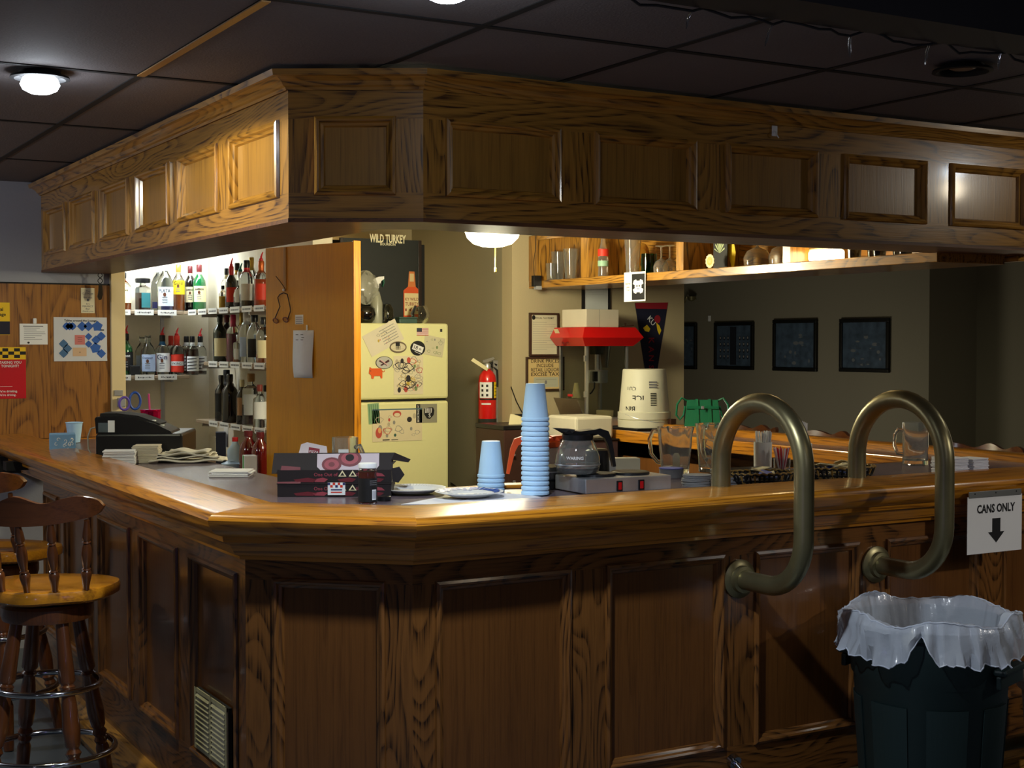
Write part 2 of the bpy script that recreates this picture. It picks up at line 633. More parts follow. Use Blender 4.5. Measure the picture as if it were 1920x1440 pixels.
def panelling(parent, p0, p1, z0, z1, spans, pz0, pz1, m, mf, name='frame', thick=0.03, raised=0.008):
    p0, p1 = Vector(p0), Vector(p1)
    L = (p1 - p0).length
    ang = math.atan2(p1.y - p0.y, p1.x - p0.x)
    loc = (p0.x, p0.y, 0)
    q = MB()
    q.board((0, 0, z0), (L, thick, pz0), m, 'x')
    q.board((0, 0, pz1), (L, thick, z1), m, 'x')
    edges = [0] + [v for s in spans for v in s] + [L]
    for i in range(0, len(edges), 2):
        if edges[i + 1] - edges[i] > 0.002:
            q.board((edges[i] + (0.0006 if i else 0), 0.0004, pz0), (edges[i + 1], thick, pz1), m, 'z')
    q.build(name, parent, loc, ang)
    for a, c in spans:
        q = MB()
        nb = 3
        wdt = (c - a) / nb
        for k in range(nb):
            q.board((a + k * wdt, 0.014, pz0), (a + (k + 1) * wdt, thick - 0.002, pz1), mf, 'z')
        pn = q.build('panel', parent, loc, ang)
        t = raised
        mo = ring_mould(a, pz0, c, pz1, [(-0.008, 0.0), (-0.006, -t), (0.002, -t - 0.003), (0.008, -t), (0.012, 0.0), (0.02, 0.004), (0.024, 0.0142)], m)
        mo.build('moulding', pn)


# ================================================================== bar base
BL = [(1.345, 6.55), (1.345, 3.848), (1.713, 3.52), (4.84, 3.52), (4.84, 7.25)]
bar = thing('bar_counter', 'oak panelled bar front wrapping round a chamfered corner', 'bar')
lsp = []
for k in range(5):
    a = 6.55 - (3.925 + 0.583 * k) - 0.435
    lsp.append((a if a > 0.02 else 0.04, a + 0.435))
lsp = sorted(s for s in lsp if s[1] > 0.15)
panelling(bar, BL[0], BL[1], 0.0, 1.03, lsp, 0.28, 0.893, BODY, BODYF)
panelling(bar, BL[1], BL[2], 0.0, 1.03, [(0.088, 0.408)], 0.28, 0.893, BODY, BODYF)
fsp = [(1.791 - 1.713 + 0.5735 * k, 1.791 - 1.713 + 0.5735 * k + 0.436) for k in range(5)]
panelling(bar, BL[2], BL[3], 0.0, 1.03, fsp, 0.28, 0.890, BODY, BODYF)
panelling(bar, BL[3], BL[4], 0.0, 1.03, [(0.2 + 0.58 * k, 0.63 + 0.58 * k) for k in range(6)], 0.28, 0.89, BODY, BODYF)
b = MB()
b.sweep([(0.0, 0.0), (0.06, 0.0), (0.07, 0.03), (0.06, 0.075), (0.02, 0.11), (0.0, 0.115)], BL, OAK)
b.build('plinth', bar)
b = MB()
b.board((1.38, 6.5, 0), (1.8, 6.55, 1.03), BODY, 'z')
b.board((1.80, 4.27, 0), (1.82, 6.5, 1.03), BODYF, 'z')
b.board((4.52, 4.24, 0), (4.54, 7.25, 0.93), BODYF, 'z')
b.board((1.82, 4.22, 0), (4.54, 4.24, 1.03), BODYF, 'z')
b.build('back_panel', bar)

# worktop and arm rail
top = thing('worktop', 'dark laminate bar top edged with a glossy oak arm rail', 'worktop')
b = MB()
b.zprism([(1.40, 7.49), (1.40, 3.87), (1.735, 3.575), (4.79, 3.575), (4.79, 7.249), (4.51, 7.249), (4.51, 4.27), (1.85, 4.27), (1.85, 7.49)], 1.031, 1.07, M_LAM)
b.build('laminate', top)
RP = [(-0.10, 1.062), (-0.10, 1.098), (-0.094, 1.103), (-0.03, 1.103), (0.03, 1.098), (0.085, 1.094), (0.108, 1.091), (0.122, 1.084), (0.127, 1.074), (0.123, 1.06),
      (0.112, 1.043), (0.098, 1.031), (0.078, 1.024), (0.075, 1.008), (0.055, 1.002), (0.045, 0.985), (0.036, 0.968), (0.02, 0.962), (0.018, 0.952), (0.001, 0.95), (0.001, 1.0305), (-0.05, 1.0305), (-0.05, 1.062)]
b = MB()
b.sweep(RP, [(1.345, 7.48), (1.345, 3.848), (1.713, 3.52), (4.84, 3.52), (4.84, 7.249)], RAIL, sm=True)
b.build('arm_rail', top)
b = MB()
b.board((4.482, 4.275, 1.012), (4.508, 7.249, 1.076), RAIL, 'y', bev=0.004)
b.board((1.86, 4.272, 1.012), (4.482, 4.296, 1.071), RAIL, 'x', bev=0.004)
b.build('nosing', top)
for a_, b_ in (((1.2, 6.62, 0.99), (1.34, 6.70, 1.029)), ((1.2, 6.95, 0.95), (1.34, 7.2, 1.029))):
    b = MB(); b.board(a_, b_, M_BLACKM); b.build('flap_bracket', top)

# foot rail
fr = thing('foot_rail', 'dark metal foot rail running low along the bar front', 'rail')
b = MB()
b.tube([(2.0, 3.37, 0.17), (4.8, 3.37, 0.17)], 0.024, M_BRASS, 14)
b.build('tube', fr)
for p, q in [((2.3, 3.37), (2.3, 3.52)), ((2.84, 3.37), (2.84, 3.52)), ((3.95, 3.37), (3.95, 3.52))]:
    b = MB()
    b.tube([(p[0], p[1], 0.17), (q[0] - (q[0] - p[0]) * 0.0, q[1] - 0.001 * (q[1] != p[1]), 0.24)], 0.011, M_CHROME, 10)
    b.tube([(q[0] - (q[0] - p[0]) * 0.15, q[1] - (q[1] - p[1]) * 0.15, 0.232), (q[0] - (q[0] - p[0]) * 0.01, q[1] - (q[1] - p[1]) * 0.01, 0.24)], 0.022, M_CHROME, 12)
    b.build('bracket', fr)

# louvred vent in the left side
vt = thing('louvred_vent', 'grey metal louvred vent low in the left side of the bar', 'vent', (1.357, 4.305, 0.30), -PI / 2)
b = MB()
W_, H_ = 0.31, 0.19
VENT = mat('vent_cream', (176, 172, 140), 0.5, vary=0.35, scale=40)
b.board((0, -0.02, 0), (W_, -0.016, 0.012), VENT); b.board((0, -0.02, H_ - 0.012), (W_, -0.016, H_), VENT)
for x in (0, W_ / 2 - 0.008, W_ - 0.016): b.board((x, -0.021, 0), (x + 0.016, -0.0155, H_), VENT)
b.board((0.002, -0.013, 0.002), (W_ - 0.002, -0.003, H_ - 0.002), M_BLACKM)
b.build('frame', vt)
for c in range(2):
    for k in range(11):
        b = MB()
        z = 0.016 + k * 0.0150
        x = 0.018 + c * (W_ / 2 - 0.006)
        b.add([(x, -0.024, z), (x + 0.128, -0.024, z), (x + 0.128, -0.014, z + 0.012), (x, -0.014, z + 0.012), (x, -0.023, z), (x + 0.128, -0.023, z), (x + 0.128, -0.013, z + 0.012), (x, -0.013, z + 0.012)],
              [(0, 1, 2, 3), (7, 6, 5, 4), (0, 4, 5, 1), (3, 2, 6, 7)], VENT)
        b.build('slat', vt)

# ================================================================== canopy
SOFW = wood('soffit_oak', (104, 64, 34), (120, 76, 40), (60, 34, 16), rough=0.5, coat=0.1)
cp = thing('canopy', 'oak panelled canopy hanging over the bar from the ceiling', 'canopy', (0, 0, 0))
CL = [(1.543, 7.499), (1.543, 4.010), (1.888, 3.80), (4.60, 3.80), (4.74, 3.98), (4.74, 7.249)]
CB = 1.926
spl = sorted((7.499 - (4.093 + 0.573 * k) - 0.435, 7.499 - (4.093 + 0.573 * k)) for k in range(6))
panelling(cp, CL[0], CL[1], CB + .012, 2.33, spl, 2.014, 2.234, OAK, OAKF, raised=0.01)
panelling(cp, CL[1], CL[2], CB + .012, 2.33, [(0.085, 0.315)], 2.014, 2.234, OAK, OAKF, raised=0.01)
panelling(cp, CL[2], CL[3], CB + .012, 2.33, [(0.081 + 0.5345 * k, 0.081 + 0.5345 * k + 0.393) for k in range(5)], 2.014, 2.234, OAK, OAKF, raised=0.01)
b = MB()
b.sweep([(0, 2.322), (0.008, 2.318), (0.012, 2.326), (0.02, 2.330), (0.028, 2.342), (0.045, 2.352), (0.06, 2.354), (0.064, 2.3715), (0, 2.3715)], CL[:5], OAK)
b.build('crown_moulding', cp)
b = MB()
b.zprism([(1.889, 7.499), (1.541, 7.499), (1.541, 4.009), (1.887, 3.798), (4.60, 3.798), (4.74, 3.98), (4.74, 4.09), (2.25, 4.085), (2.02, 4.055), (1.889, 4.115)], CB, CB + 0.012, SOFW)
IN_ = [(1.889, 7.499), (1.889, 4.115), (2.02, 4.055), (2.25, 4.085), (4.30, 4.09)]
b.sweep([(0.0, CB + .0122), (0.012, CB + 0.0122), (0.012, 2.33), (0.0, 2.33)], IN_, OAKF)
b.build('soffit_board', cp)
b = MB()
b.board((4.70, 3.99, 1.90), (4.74, 7.249, 2.371), OAK, 'y')
b.build('outer_board', cp)

# hanging cabinet over the right leg of the bar
cb = thing('hanging_cabinet', 'open oak display cabinet hanging over the right leg of the bar', 'cabinet', (0, 0, 0))
b = MB()
b.board((4.30, 4.05, 1.888), (4.69, 7.248, 1.93), OAK, 'y', bev=0.003)
b.build('bottom_shelf', cb)
b = MB()
b.board((4.66, 4.05, 1.93), (4.69, 7.248, 2.198), OAK, 'y')
b.build('back_panel', cb)
b = MB()
b.board((4.30, 7.15, 1.93), (4.66, 7.248, 2.198), OAK, 'z')
b.board((4.45, 6.70, 1.93), (4.66, 7.15, 2.198), OAK, 'z')
b.build('end_panel', cb)
for y0, y1 in ((6.60, 6.68), (5.73, 5.79), (4.93, 4.98), (4.05, 4.09)):
    b = MB()
    b.board((4.302, y0, 1.93), (4.66, y1, 2.198), OAK, 'z')
    b.build('divider', cb)
b = MB()
b.board((4.302, 4.09, 2.17), (4.32, 7.15, 2.199), OAK, 'y')
b.build('top_rail', cb)

# ================================================================== lamps of the place
LA, LB = (0.912, 4.43), (1.445, 2.79)


def downlight(name, x, y, on, label):
    t = thing(name, label, 'ceiling light', (x, y, CZ), 0)
    q = MB()
    q.lathe([(0.062, -0.001), (0.085, -0.003), (0.088, -0.010), (0.075, -0.012), (0.064, -0.004), (0.060, 0.0112), (0.0, 0.0115)], M_BLACKM, 32)
    q.build('trim_ring', t)
    q = MB()
    if on:
        q.lathe([(0.0, -0.055), (0.03, -0.053), (0.05, -0.043), (0.058, -0.028), (0.05, -0.008), (0.02, 0.008)], mat('bulb_cool', (235, 245, 255), 0.3, emit=40), 28)
    else:
        q.lathe([(0.0, -0.004), (0.03, -0.003), (0.045, 0.004), (0.04, 0.01)], mat('bulb_off', (120, 100, 84), 0.4), 28)
    q.build('bulb', t)
    return t


downlight('recessed_light', LA[0], LA[1], True, 'glowing white bulb light in the ceiling left of the canopy')
downlight('recessed_light', LB[0], LB[1], True, 'glowing white bulb light at the top edge, ahead of the canopy corner')
downlight('recessed_light', 3.24, 2.96, False, 'unlit recessed ceiling light at upper right')
lamp('SPOT', (LA[0], LA[1], CZ - 0.06), 58, (1.0, 0.94, 0.62), 0.04, rot=(0, 0, 0), spot=176, blend=0.12)
lamp('POINT', (LA[0], LA[1], CZ - 0.11), 1.2, (0.84, 0.92, 1.0), 0.05)
lamp('SPOT', (LB[0], LB[1], CZ - 0.10), 88, (0.84, 0.92, 1.0), 0.04, rot=(0, 0, 0), spot=128, blend=0.3)
lamp('POINT', (LB[0], LB[1], CZ - 0.12), 1.2, (0.86, 0.93, 1.0), 0.05)
downlight('recessed_light', 5.0, 3.0, True, 'glowing ceiling light beyond the right edge of the picture')

# bowl lamp with a pull chain
LX, LY = 3.40, 6.08
t = thing('bowl_lamp', 'glowing white glass bowl lamp with a pull chain', 'lamp', (LX, LY, 2.2))
q = MB(); q.lathe([(0.0, 0.1295), (0.05, 0.1295), (0.05, 0.115), (0.015, 0.11), (0.015, 0.0)], M_CREAM, 24); q.build('stem', t)
q = MB(); q.lathe([(0.0, -0.001), (0.145, -0.001), (0.15, -0.03), (0.145, -0.055), (0.12, -0.055)], M_CREAM, 36); q.build('base', t)
q = MB(); q.lathe([(0.0, -0.165), (0.05, -0.162), (0.095, -0.148), (0.125, -0.12), (0.138, -0.085), (0.14, -0.056)], mat('lamp_glass', (255, 240, 205), 0.4, emit=16), 36); q.build('bowl', t)
q = MB()
q.tube([(0.01, -0.01, -0.165), (0.01, -0.01, -0.265)], 0.0028, mat('chain_gold', (230, 196, 80), 0.3, 0.7), 8)
q.lathe([(0, -0.29), (0.006, -0.285), (0.006, -0.268), (0, -0.262)], mat('chain_gold', (230, 196, 80)), 8, (0.01, -0.01, 0))
q.build('pull_chain', t)
lamp('POINT', (LX, LY, 1.95), 76, (1.0, 0.92, 0.62), 0.12)

# little lamp at the end of the hanging cabinet
t = thing('shelf_lamp', 'small glowing tube lamp at the near end of the hanging cabinet', 'lamp', (4.40, 4.82, 1.932))
q = MB(); q.board((-0.04, -0.10, 0), (0.04, 0.06, 0.05), mat('tube_glow', (255, 236, 190), 0.4, emit=14), bev=0.012); q.build('diffuser', t)
q = MB(); q.board((-0.03, -0.105, 0.05), (0.03, 0.065, 0.062), M_CREAM, bev=0.004); q.build('housing', t)
lamp('POINT', (4.27, 4.65, 2.03), 1.8, (1.0, 0.72, 0.32), 0.04)

# liquor alcove strip lamp and its fixture
t = thing('strip_light', 'cool white strip lamp above the liquor shelves', 'lamp', (2.45, 9.1, 2.33))
q = MB(); q.board((-0.6, -0.05, -0.03), (0.6, 0.05, -0.001), M_WHITE, bev=0.004); q.build('housing', t)
q = MB(); q.tube([(-0.57, 0, -0.044), (0.57, 0, -0.044)], 0.012, mat('bulb_cool', (235, 245, 255)), 12); q.build('tube', t)

# fairy lights on the dark beam
t = thing('string_lights', 'dark wire of clear string lights draped along the black ceiling beam', 'string lights', (0, 0, 0))
q = MB()
pts = []
for i in range(90):
    x = 1.5 + i * 0.035
    pts.append((x, 2.17 + 0.012 * math.sin(i * 1.3), 2.205 - 0.012 * abs(math.sin(i * 0.55)) - 0.004 * math.sin(i * 2.1)))
q.tube(pts, 0.0028, M_BLACKM, 6)
q.build('wire', t)
M_BULB = glass('fairy_glass', (230, 235, 240), 0.1)
for i in range(4, 88, 6):
    p = pts[i]
    q = MB()
    dx, dz = random.uniform(-.012, .012), random.uniform(.02, .032)
    q.tube([p, (p[0] + dx, p[1] + 0.004, p[2] - dz * .5), (p[0] + dx * 1.6, p[1] + 0.004, p[2] - dz), (p[0] + dx * 2.2, p[1] + .004, p[2] - dz - 0.012)], [0.0025, 0.003, 0.003, 0.0008], M_BULB, 6)
    q.build('bulb', t)


# ================================================================== bar stools
def turned(z0, z1, rmax=0.018):
    """turned profile with beads between z0 and z1"""
    L = z1 - z0
    pr = [(0.0, 0), (0.55, 0.0), (0.62, 0.08), (0.8, 0.16), (1.0, 0.24), (0.95, 0.29), (0.6, 0.315), (0.85, 0.33), (0.6, 0.345), (0.72, 0.38), (0.95, 0.48), (1.0, 0.56), (0.85, 0.64), (0.6, 0.69), (0.85, 0.705), (0.6, 0.72), (0.9, 0.76), (0.8, 0.84), (0.6, 0.93), (0.5, 1.0), (0, 1.0)]
    return [(r * rmax, z0 + v * L) for r, v in pr]


def along(q, prof, a, bb, m, seg=14):
    """lathe whose axis runs from a to bb (prof z in 0..len)"""
    a, bb = Vector(a), Vector(bb)
    d = bb - a
    Mx = Matrix.Translation(a) @ d.to_track_quat('Z', 'Y').to_matrix().to_4x4()
    old = q.M
    q.M = old @ Mx
    q.lathe(prof, m, seg)
    q.M = old


def crest_shape():
    # half-width 0.235, wavy upper edge; y curvature applied afterwards
    n = 44
    up, lo = [], []
    for i in range(n + 1):
        u = -1 + 2 * i / n
        a = abs(u)
        top = 0.010 * math.cos(a * PI * 3.1) + 0.012 * (1 - a) + 0.058
        if a > 0.62: top += 0.016 * math.sin((a - 0.62) / 0.38 * PI * 0.62)
        bot = -0.018 + 0.034 * a ** 2.2
        if a > 0.86:
            k = math.sqrt(max(0, 1 - ((a - 0.86) / 0.14) ** 2))
            mid = (top + bot) / 2
            top, bot = mid + (top - mid) * k, mid + (bot - mid) * k
        up.append((u * 0.25, top))
        lo.append((u * 0.25, bot))
    return up, lo


def make_stool(label, group=None):
    """faces +Y, seat top at z = 0.76, back at -Y"""
    t = thing('bar_stool', label, 'bar stool', group=group)
    # seat: saddle outline
    q = MB()
    out = []
    n = 48
    for i in range(n):
        a = 2 * PI * i / n
        c, s_ = math.cos(a), math.sin(a)
        rx, ry = 0.225, 0.205
        k = (abs(c) ** 2.6 + abs(s_) ** 2.6) ** (-1 / 2.6)
        x, y = rx * k * c, ry * k * s_
        if y > 0: x *= 1.0 + 0.06 * (y / ry)
        else: x *= 1.0 - 0.30 * (y / ry) ** 2
        if y < -0.1: y -= 0.012 * math.cos(x / 0.1 * PI)
        out.append((x, y))
    layers = [(0.93, 0.715), (1.0, 0.725), (1.005, 0.745), (0.985, 0.757), (0.94, 0.76), (0.6, 0.757), (0.3, 0.752)]
    vs, fs = [], []
    for k, z in layers:
        vs += [(x * k, y * k, z) for x, y in out]
    vs += [(0, 0, 0.751)]
    for l in range(len(layers) - 1):
        for i in range(n):
            j = (i + 1) % n
            fs.append((l * n + i, l * n + j, (l + 1) * n + j, (l + 1) * n + i))
    for i in range(n): fs.append(((len(layers) - 1) * n + i, (len(layers) - 1) * n + (i + 1) % n, len(vs) - 1))
    fs.append(tuple(range(n - 1, -1, -1)))
    q.add(vs, fs, STOOLS, None, True)
    q.build('seat', t)
    q = MB()
    q.lathe([(0, 0.645), (0.145, 0.645), (0.15, 0.66), (0.15, 0.69), (0.14, 0.70), (0, 0.70)], STOOLW, 32)
    q.build('swivel_block', t)
    q = MB()
    q.lathe([(0.06, 0.70), (0.115, 0.70), (0.115, 0.716), (0.06, 0.716)], M_BLACKM, 24)
    q.build('swivel_plate', t)
    # legs
    for k in range(4):
        a = PI / 4 + k * PI / 2
        p0 = (0.105 * math.cos(a), 0.105 * math.sin(a), 0.65)
        p1 = (0.225 * math.cos(a), 0.225 * math.sin(a), 0.0)
        L = (Vector(p1) - Vector(p0)).length
        q = MB()
        pr = [(0, 0), (0.020, 0), (0.024, 0.12), (0.027, 0.2), (0.019, 0.212), (0.026, 0.22), (0.019, 0.232), (0.024, 0.27), (0.029, 0.36), (0.024, 0.41), (0.018, 0.42), (0.026, 0.435), (0.018, 0.45), (0.024, 0.462), (0.018, 0.475), (0.023, 0.49), (0.021, L - 0.02), (0.018, L), (0, L)]
        along(q, pr, p0, p1, STOOLW, 16)
        q.build('leg', t)
    for z, r in ((0.20, 0.215), (0.42, 0.17)):
        q = MB()
        q.tube([(r * math.cos(2 * PI * i / 40), r * math.sin(2 * PI * i / 40), z) for i in range(40)], 0.0105, M_CHROME, 12, close=True)
        q.build('foot_ring', t)
    # back
    ups, los = crest_shape()
    yb, tilt = -0.20, 0.20

    def bend(x, z, yo=0.0):
        return (x, yb - 0.055 + 0.09 * (x / 0.235) ** 2 - (z - 1.0) * tilt + yo, z)
    q = MB()
    n = len(ups)
    vs = []
    for (x, z) in ups: vs.append(bend(x, 1.0 + z, -0.011))
    for (x, z) in ups: vs.append(bend(x, 1.0 + z, 0.011))
    for (x, z) in los: vs.append(bend(x, 1.0 + z, -0.011))
    for (x, z) in los: vs.append(bend(x, 1.0 + z, 0.011))
    fs = []
    for i in range(n - 1):
        fs += [(i, i + 1, n + i + 1, n + i), (2 * n + i, i * 1 + 0 + 2 * n, 2 * n + i + 1)][:1]
        fs.append((2 * n + i, 2 * n + i + 1, i + 1, i))
        fs.append((n + i, n + i + 1, 3 * n + i + 1, 3 * n + i))
        fs.append((3 * n + i, 3 * n + i + 1, 2 * n + i + 1, 2 * n + i))
    fs += [(0, n, 3 * n, 2 * n), (n - 1, 3 * n - 1, 4 * n - 1, 2 * n - 1)]
    wc = [(p[0], p[2], p[1]) for p in vs]
    q.add(vs, fs, STOOLW, wc, True)
    q.build('crest_rail', t)
    for i in range(5):
        u = -0.20 + 0.40 * i / 4
        top_ = bend(u, 0.995)
        bot_ = (u * 0.86, -0.175 + 0.05 * (u / 0.185) ** 2, 0.75)
        L = (Vector(top_) - Vector(bot_)).length
        q = MB()
        along(q, turned(0, L, 0.0175), bot_, top_, STOOLW, 12)
        q.build('spindle', t)
    return t


st = make_stool('front wooden bar stool with turned spindles, nearest the camera at left')
st.location = (1.01, 4.87, 0)
st.rotation_euler[2] = R(-32)
dup(st, (1.03, 5.85, 0), R(-48), 'wooden bar stool just behind the front one, its seat near the bar side')
dup(st, (0.78, 6.85, 0), R(-62), 'farthest wooden bar stool on the left, its crest at the picture edge')
SG = 'stools behind the right leg of the bar'
dup(st, (5.20, 6.5, 0), R(90), 'wooden stool behind the far rail, crest left of the others', SG)
dup(st, (5.20, 5.85, 0), R(84), 'wooden stool behind the far rail, crest between the two brass pipes', SG)
dup(st, (5.16, 4.72, 0), R(98), 'wooden stool behind the far rail, crest above the right napkin stack', SG)


# ================================================================== brass service rails
def service_rail(x, label, g):
    t = thing('brass_rail', label, 'rail', (x, 3.52, 0), 0, g)
    q = MB()
    yo = -0.305
    z0 = 0.815
    pts = [(0, -0.004, z0), (0, -0.06, z0)]
    pts += [(0, -0.145 - 0.16 * math.sin(a), z0 + 0.16 - 0.16 * math.cos(a)) for a in [PI / 2 * i / 10 for i in range(11)]]
    zc = 1.182
    ra = 0.1975
    yc = yo + ra
    pts += [(0, yo, z) for z in (1.03, 1.1, 1.16)]
    pts += [(0, yc - ra * math.cos(a), zc + ra * math.sin(a)) for a in [PI * i / 20 for i in range(21)]]
    pts += [(0, yc + ra, 1.15), (0, yc + ra, 1.0705)]
    q.tube(pts, 0.0305, M_BRASS, 24)
    q.build('tube', t)
    q = MB()
    Mx = Matrix.Translation((0, -0.001, z0)) @ Matrix.Rotation(PI / 2, 4, 'X')
    q.M = Mx
    q.lathe([(0, 0.0), (0.062, 0.0), (0.062, 0.008), (0.052, 0.014), (0.044, 0.016), (0.042, 0.03), (0.031, 0.032)], M_BRASS, 32)
    q.build('flange', t)
    q = MB()
    q.lathe([(0.05, 1.0705), (0.05, 1.076), (0.034, 1.082), (0.0305, 1.085)], M_BRASS, 28, (0, yc + ra, 0))
    q.build('flange', t)
    return t


service_rail(2.865, 'curved aged brass service rail nearer the coffee warmer', 'brass rails')
service_rail(3.455, 'curved aged brass service rail beside the paper sign', 'brass rails')

# ================================================================== trash can, liner and neighbour
TX, TY, TR = 3.36, 3.18, 0.258
M_CAN = mat('can_green', (28, 44, 44), 0.5, vary=0.15)
t = thing('trash_can', 'dark green round plastic trash can standing before the bar', 'trash can', (TX, TY, 0))
q = MB()
q.lathe([(0, 0.0), (0.195, 0.0), (0.20, 0.01), (0.236, 0.52), (0.243, 0.53), (0.25, 0.665), (0.262, 0.67), (0.264, 0.69), (0.256, 0.695), (0.248, 0.69), (0.196, 0.02), (0, 0.02)], M_CAN, 48)
q.build('body', t)
for a in (R(-70), R(110)):
    q = MB()
    q.M = Matrix.Rotation(a, 4, 'Z')
    q.board((0.235, -0.09, 0.565), (0.278, 0.09, 0.585), M_CAN, bev=0.008)
    q.board((0.245, -0.09, 0.525), (0.262, 0.09, 0.565), M_CAN, bev=0.004)
    q.build('handle', t)
for k in range(8):
    q = MB()
    a0 = k * PI / 4 + 0.2
    vs, fs = [], []
    for i in range(9):
        a = a0 - 0.27 + 0.54 * i / 8
        for z in (0.08, 0.27, 0.46):
            r = 0.2015 + (z - 0.01) / 0.51 * 0.036 + 0.0025
            for dr in (0, -0.003): vs.append(((r + dr) * math.cos(a), (r + dr) * math.sin(a), z))
    for i in range(8):
        for j in range(2):
            p0 = i * 6 + j * 2
            fs.append((p0, p0 + 6, p0 + 8, p0 + 2))
        fs += [(i * 6, i * 6 + 1, i * 6 + 7, i * 6 + 6), (i * 6 + 4, i * 6 + 10, i * 6 + 11, i * 6 + 5)]
    fs += [(0, 2, 3, 1), (2, 4, 5, 3), (48, 49, 51, 50), (50, 51, 53, 52)]
    q.add(vs, fs, M_CAN, None, False)
    q.build('rib_panel', t)
q = MB()
M_LINER = mat('liner_film', (222, 230, 242), 0.2, vary=0.05, alpha=0.55, bump=1.0, scale=30, coat=0.6)
n = 200
rnd = random.Random(3)
NOTCH = R(219)


def wob(a, f, s):
    k, g = 0.0, f * .35
    for fr, am in ((1.5, .7), (4, .9), (9, .8), (17, .6)):
        k += am * noise.noise(Vector((math.cos(a) * fr, math.sin(a) * fr, g + fr)))
    return s * 2.0 * k


spec = [(0.18, 0.30, .004), (0.205, 0.45, .005), (0.224, 0.62, .004), (0.236, 0.70, .004), (0.248, 0.722, .005), (0.270, 0.722, .005), (0.282, 0.695, .007), (0.286, 0.655, .010), (0.297, 0.61, .014)]
vs = []
for j, (r, z, s_) in enumerate(spec):
    for i in range(n):
        a = 2 * PI * i / n
        d = (a - NOTCH + PI) % (2 * PI) - PI
        zz = z + wob(a, j * .7, s_ * .7)
        rr = r + wob(a, j * 1.9 + 1, s_)
        nt = math.exp(-(d / 0.13) ** 2)
        if j >= 6:
            k_ = (j - 5) / 3
            side = math.tanh(-d * 4)
            zz += k_ * (0.085 * nt - 0.028 * side * (1 - nt) * math.exp(-(d / 1.1) ** 2) + 0.02 * math.sin(a * 2 + 2.2))
            rr -= k_ * 0.018 * nt
        if 4 <= j <= 5: zz += 0.012 * math.sin(a * 5) + 0.03 * math.exp(-((d - 1.15) / 0.12) ** 2)
        vs.append((rr * math.cos(a), rr * math.sin(a), zz))
fs = []
for j in range(len(spec) - 1):
    for i in range(n):
        k = (i + 1) % n
        fs.append((j * n + i, j * n + k, (j + 1) * n + k, (j + 1) * n + i))
q.add(vs, fs, M_LINER, None, True)
hem = vs[-n:]
ln = q.build('bin_liner', None, (TX, TY, 0), 0, 'crinkled clear plastic liner folded over the trash can rim', 'bin liner')
q = MB(); q.tube(hem, .0022, mat('hem_white', (214, 222, 236), .4, alpha=.8), 6, close=True); q.build('hem', ln)
q = MB(); q.tube(vs[5 * n:6 * n], .0028, mat('hem_white', (0, 0, 0)), 6, close=True); q.build('rim_fold', ln)
q = MB()
q.M = Matrix.Rotation(R(14), 4, 'Y') @ Matrix.Rotation(R(-20), 4, 'Z')
q.board((-0.09, -0.05, 0.0), (0.10, 0.05, 0.045), mat('brown_carton', (66, 44, 34), 0.6), bev=0.003)
q.board((-0.10, -0.055, 0.045), (0.06, 0.045, 0.06), mat('dark_carton', (28, 24, 26), 0.6), bev=0.003)
q.build('carton', None, (TX + 0.03, TY + 0.05, 0.54), 0, 'dark flattened carton lying inside the lined trash can', 'carton')
q = MB()
q.lathe([(0, 0.50), (0.1, 0.49), (0.19, 0.50), (0.225, 0.54)], mat('trash_dark', (26, 26, 30), 0.5), 40)
q.lathe([(0, 0.46), (0.21, 0.46)], M_BLACKM, 40)
q.build('trash_fill', None, (TX, TY, 0.0), 0, 'dark rubbish filling the lined trash can', 'rubbish', kind='stuff')

# white bin and crumpled bag at the right edge
t = thing('white_bin', 'white plastic bin at the right edge behind the trash can', 'bin', (4.02, 3.14, 0))
q = MB()
q.lathe([(0, 0), (0.15, 0), (0.155, 0.01), (0.185, 0.40), (0.20, 0.402), (0.205, 0.43), (0.195, 0.432), (0.18, 0.41), (0.15, 0.02), (0, 0.02)], mat('white_plastic', (205, 206, 214), 0.45), 40)
q.build('body', t)
q = MB()
q.lathe([(0, 0.455), (0.12, 0.452), (0.2, 0.444), (0.208, 0.433), (0.196, 0.433)], mat('grey_plastic', (150, 152, 158), 0.45), 40)
q.build('lid', t)
q = MB()
vs, fs = [], []
for j in range(9):
    for i in range(24):
        a, ph = 2 * PI * i / 24, PI * j / 8
        r = 0.13 * (1 + 0.22 * math.sin(5 * a + 3 * ph) * math.sin(3 * ph) + 0.1 * math.sin(11 * a))
        vs.append((r * math.sin(ph) * math.cos(a), r * math.sin(ph) * math.sin(a) * 0.8, 0.565 - 0.105 * math.cos(ph) * (1 + 0.1 * math.sin(4 * a))))
for j in range(8):
    for i in range(24):
        k = (i + 1) % 24
        fs.append((j * 24 + i, j * 24 + k, (j + 1) * 24 + k, (j + 1) * 24 + i))
q.add(vs, fs, mat('white_film', (200, 204, 212), 0.4, alpha=0.85), None, True)
q.build('plastic_bag', None, (4.02, 3.14, 0.0), 0, 'crumpled white plastic bag lying on the white bin', 'bag')


# ================================================================== things on the left wall
def plane_thing(name, label, cat, px0, py0, px1, py1, Y=7.4875, group=None, back=None, th=0.002):
    """flat item on a wall facing -Y; returns (builder in local x 0..w, z 0..h, w, h, finisher)"""
    a, bb = ony(px0, py1, Y), ony(px1, py0, Y)
    W, H = bb.x - a.x, ony((px0 + px1) / 2, py0, Y).z - ony((px0 + px1) / 2, py1, Y).z
    t_ = thing(name, label, cat, (a.x, Y, ony((px0 + px1) / 2, py1, Y).z), 0, group)
    return t_, W, H


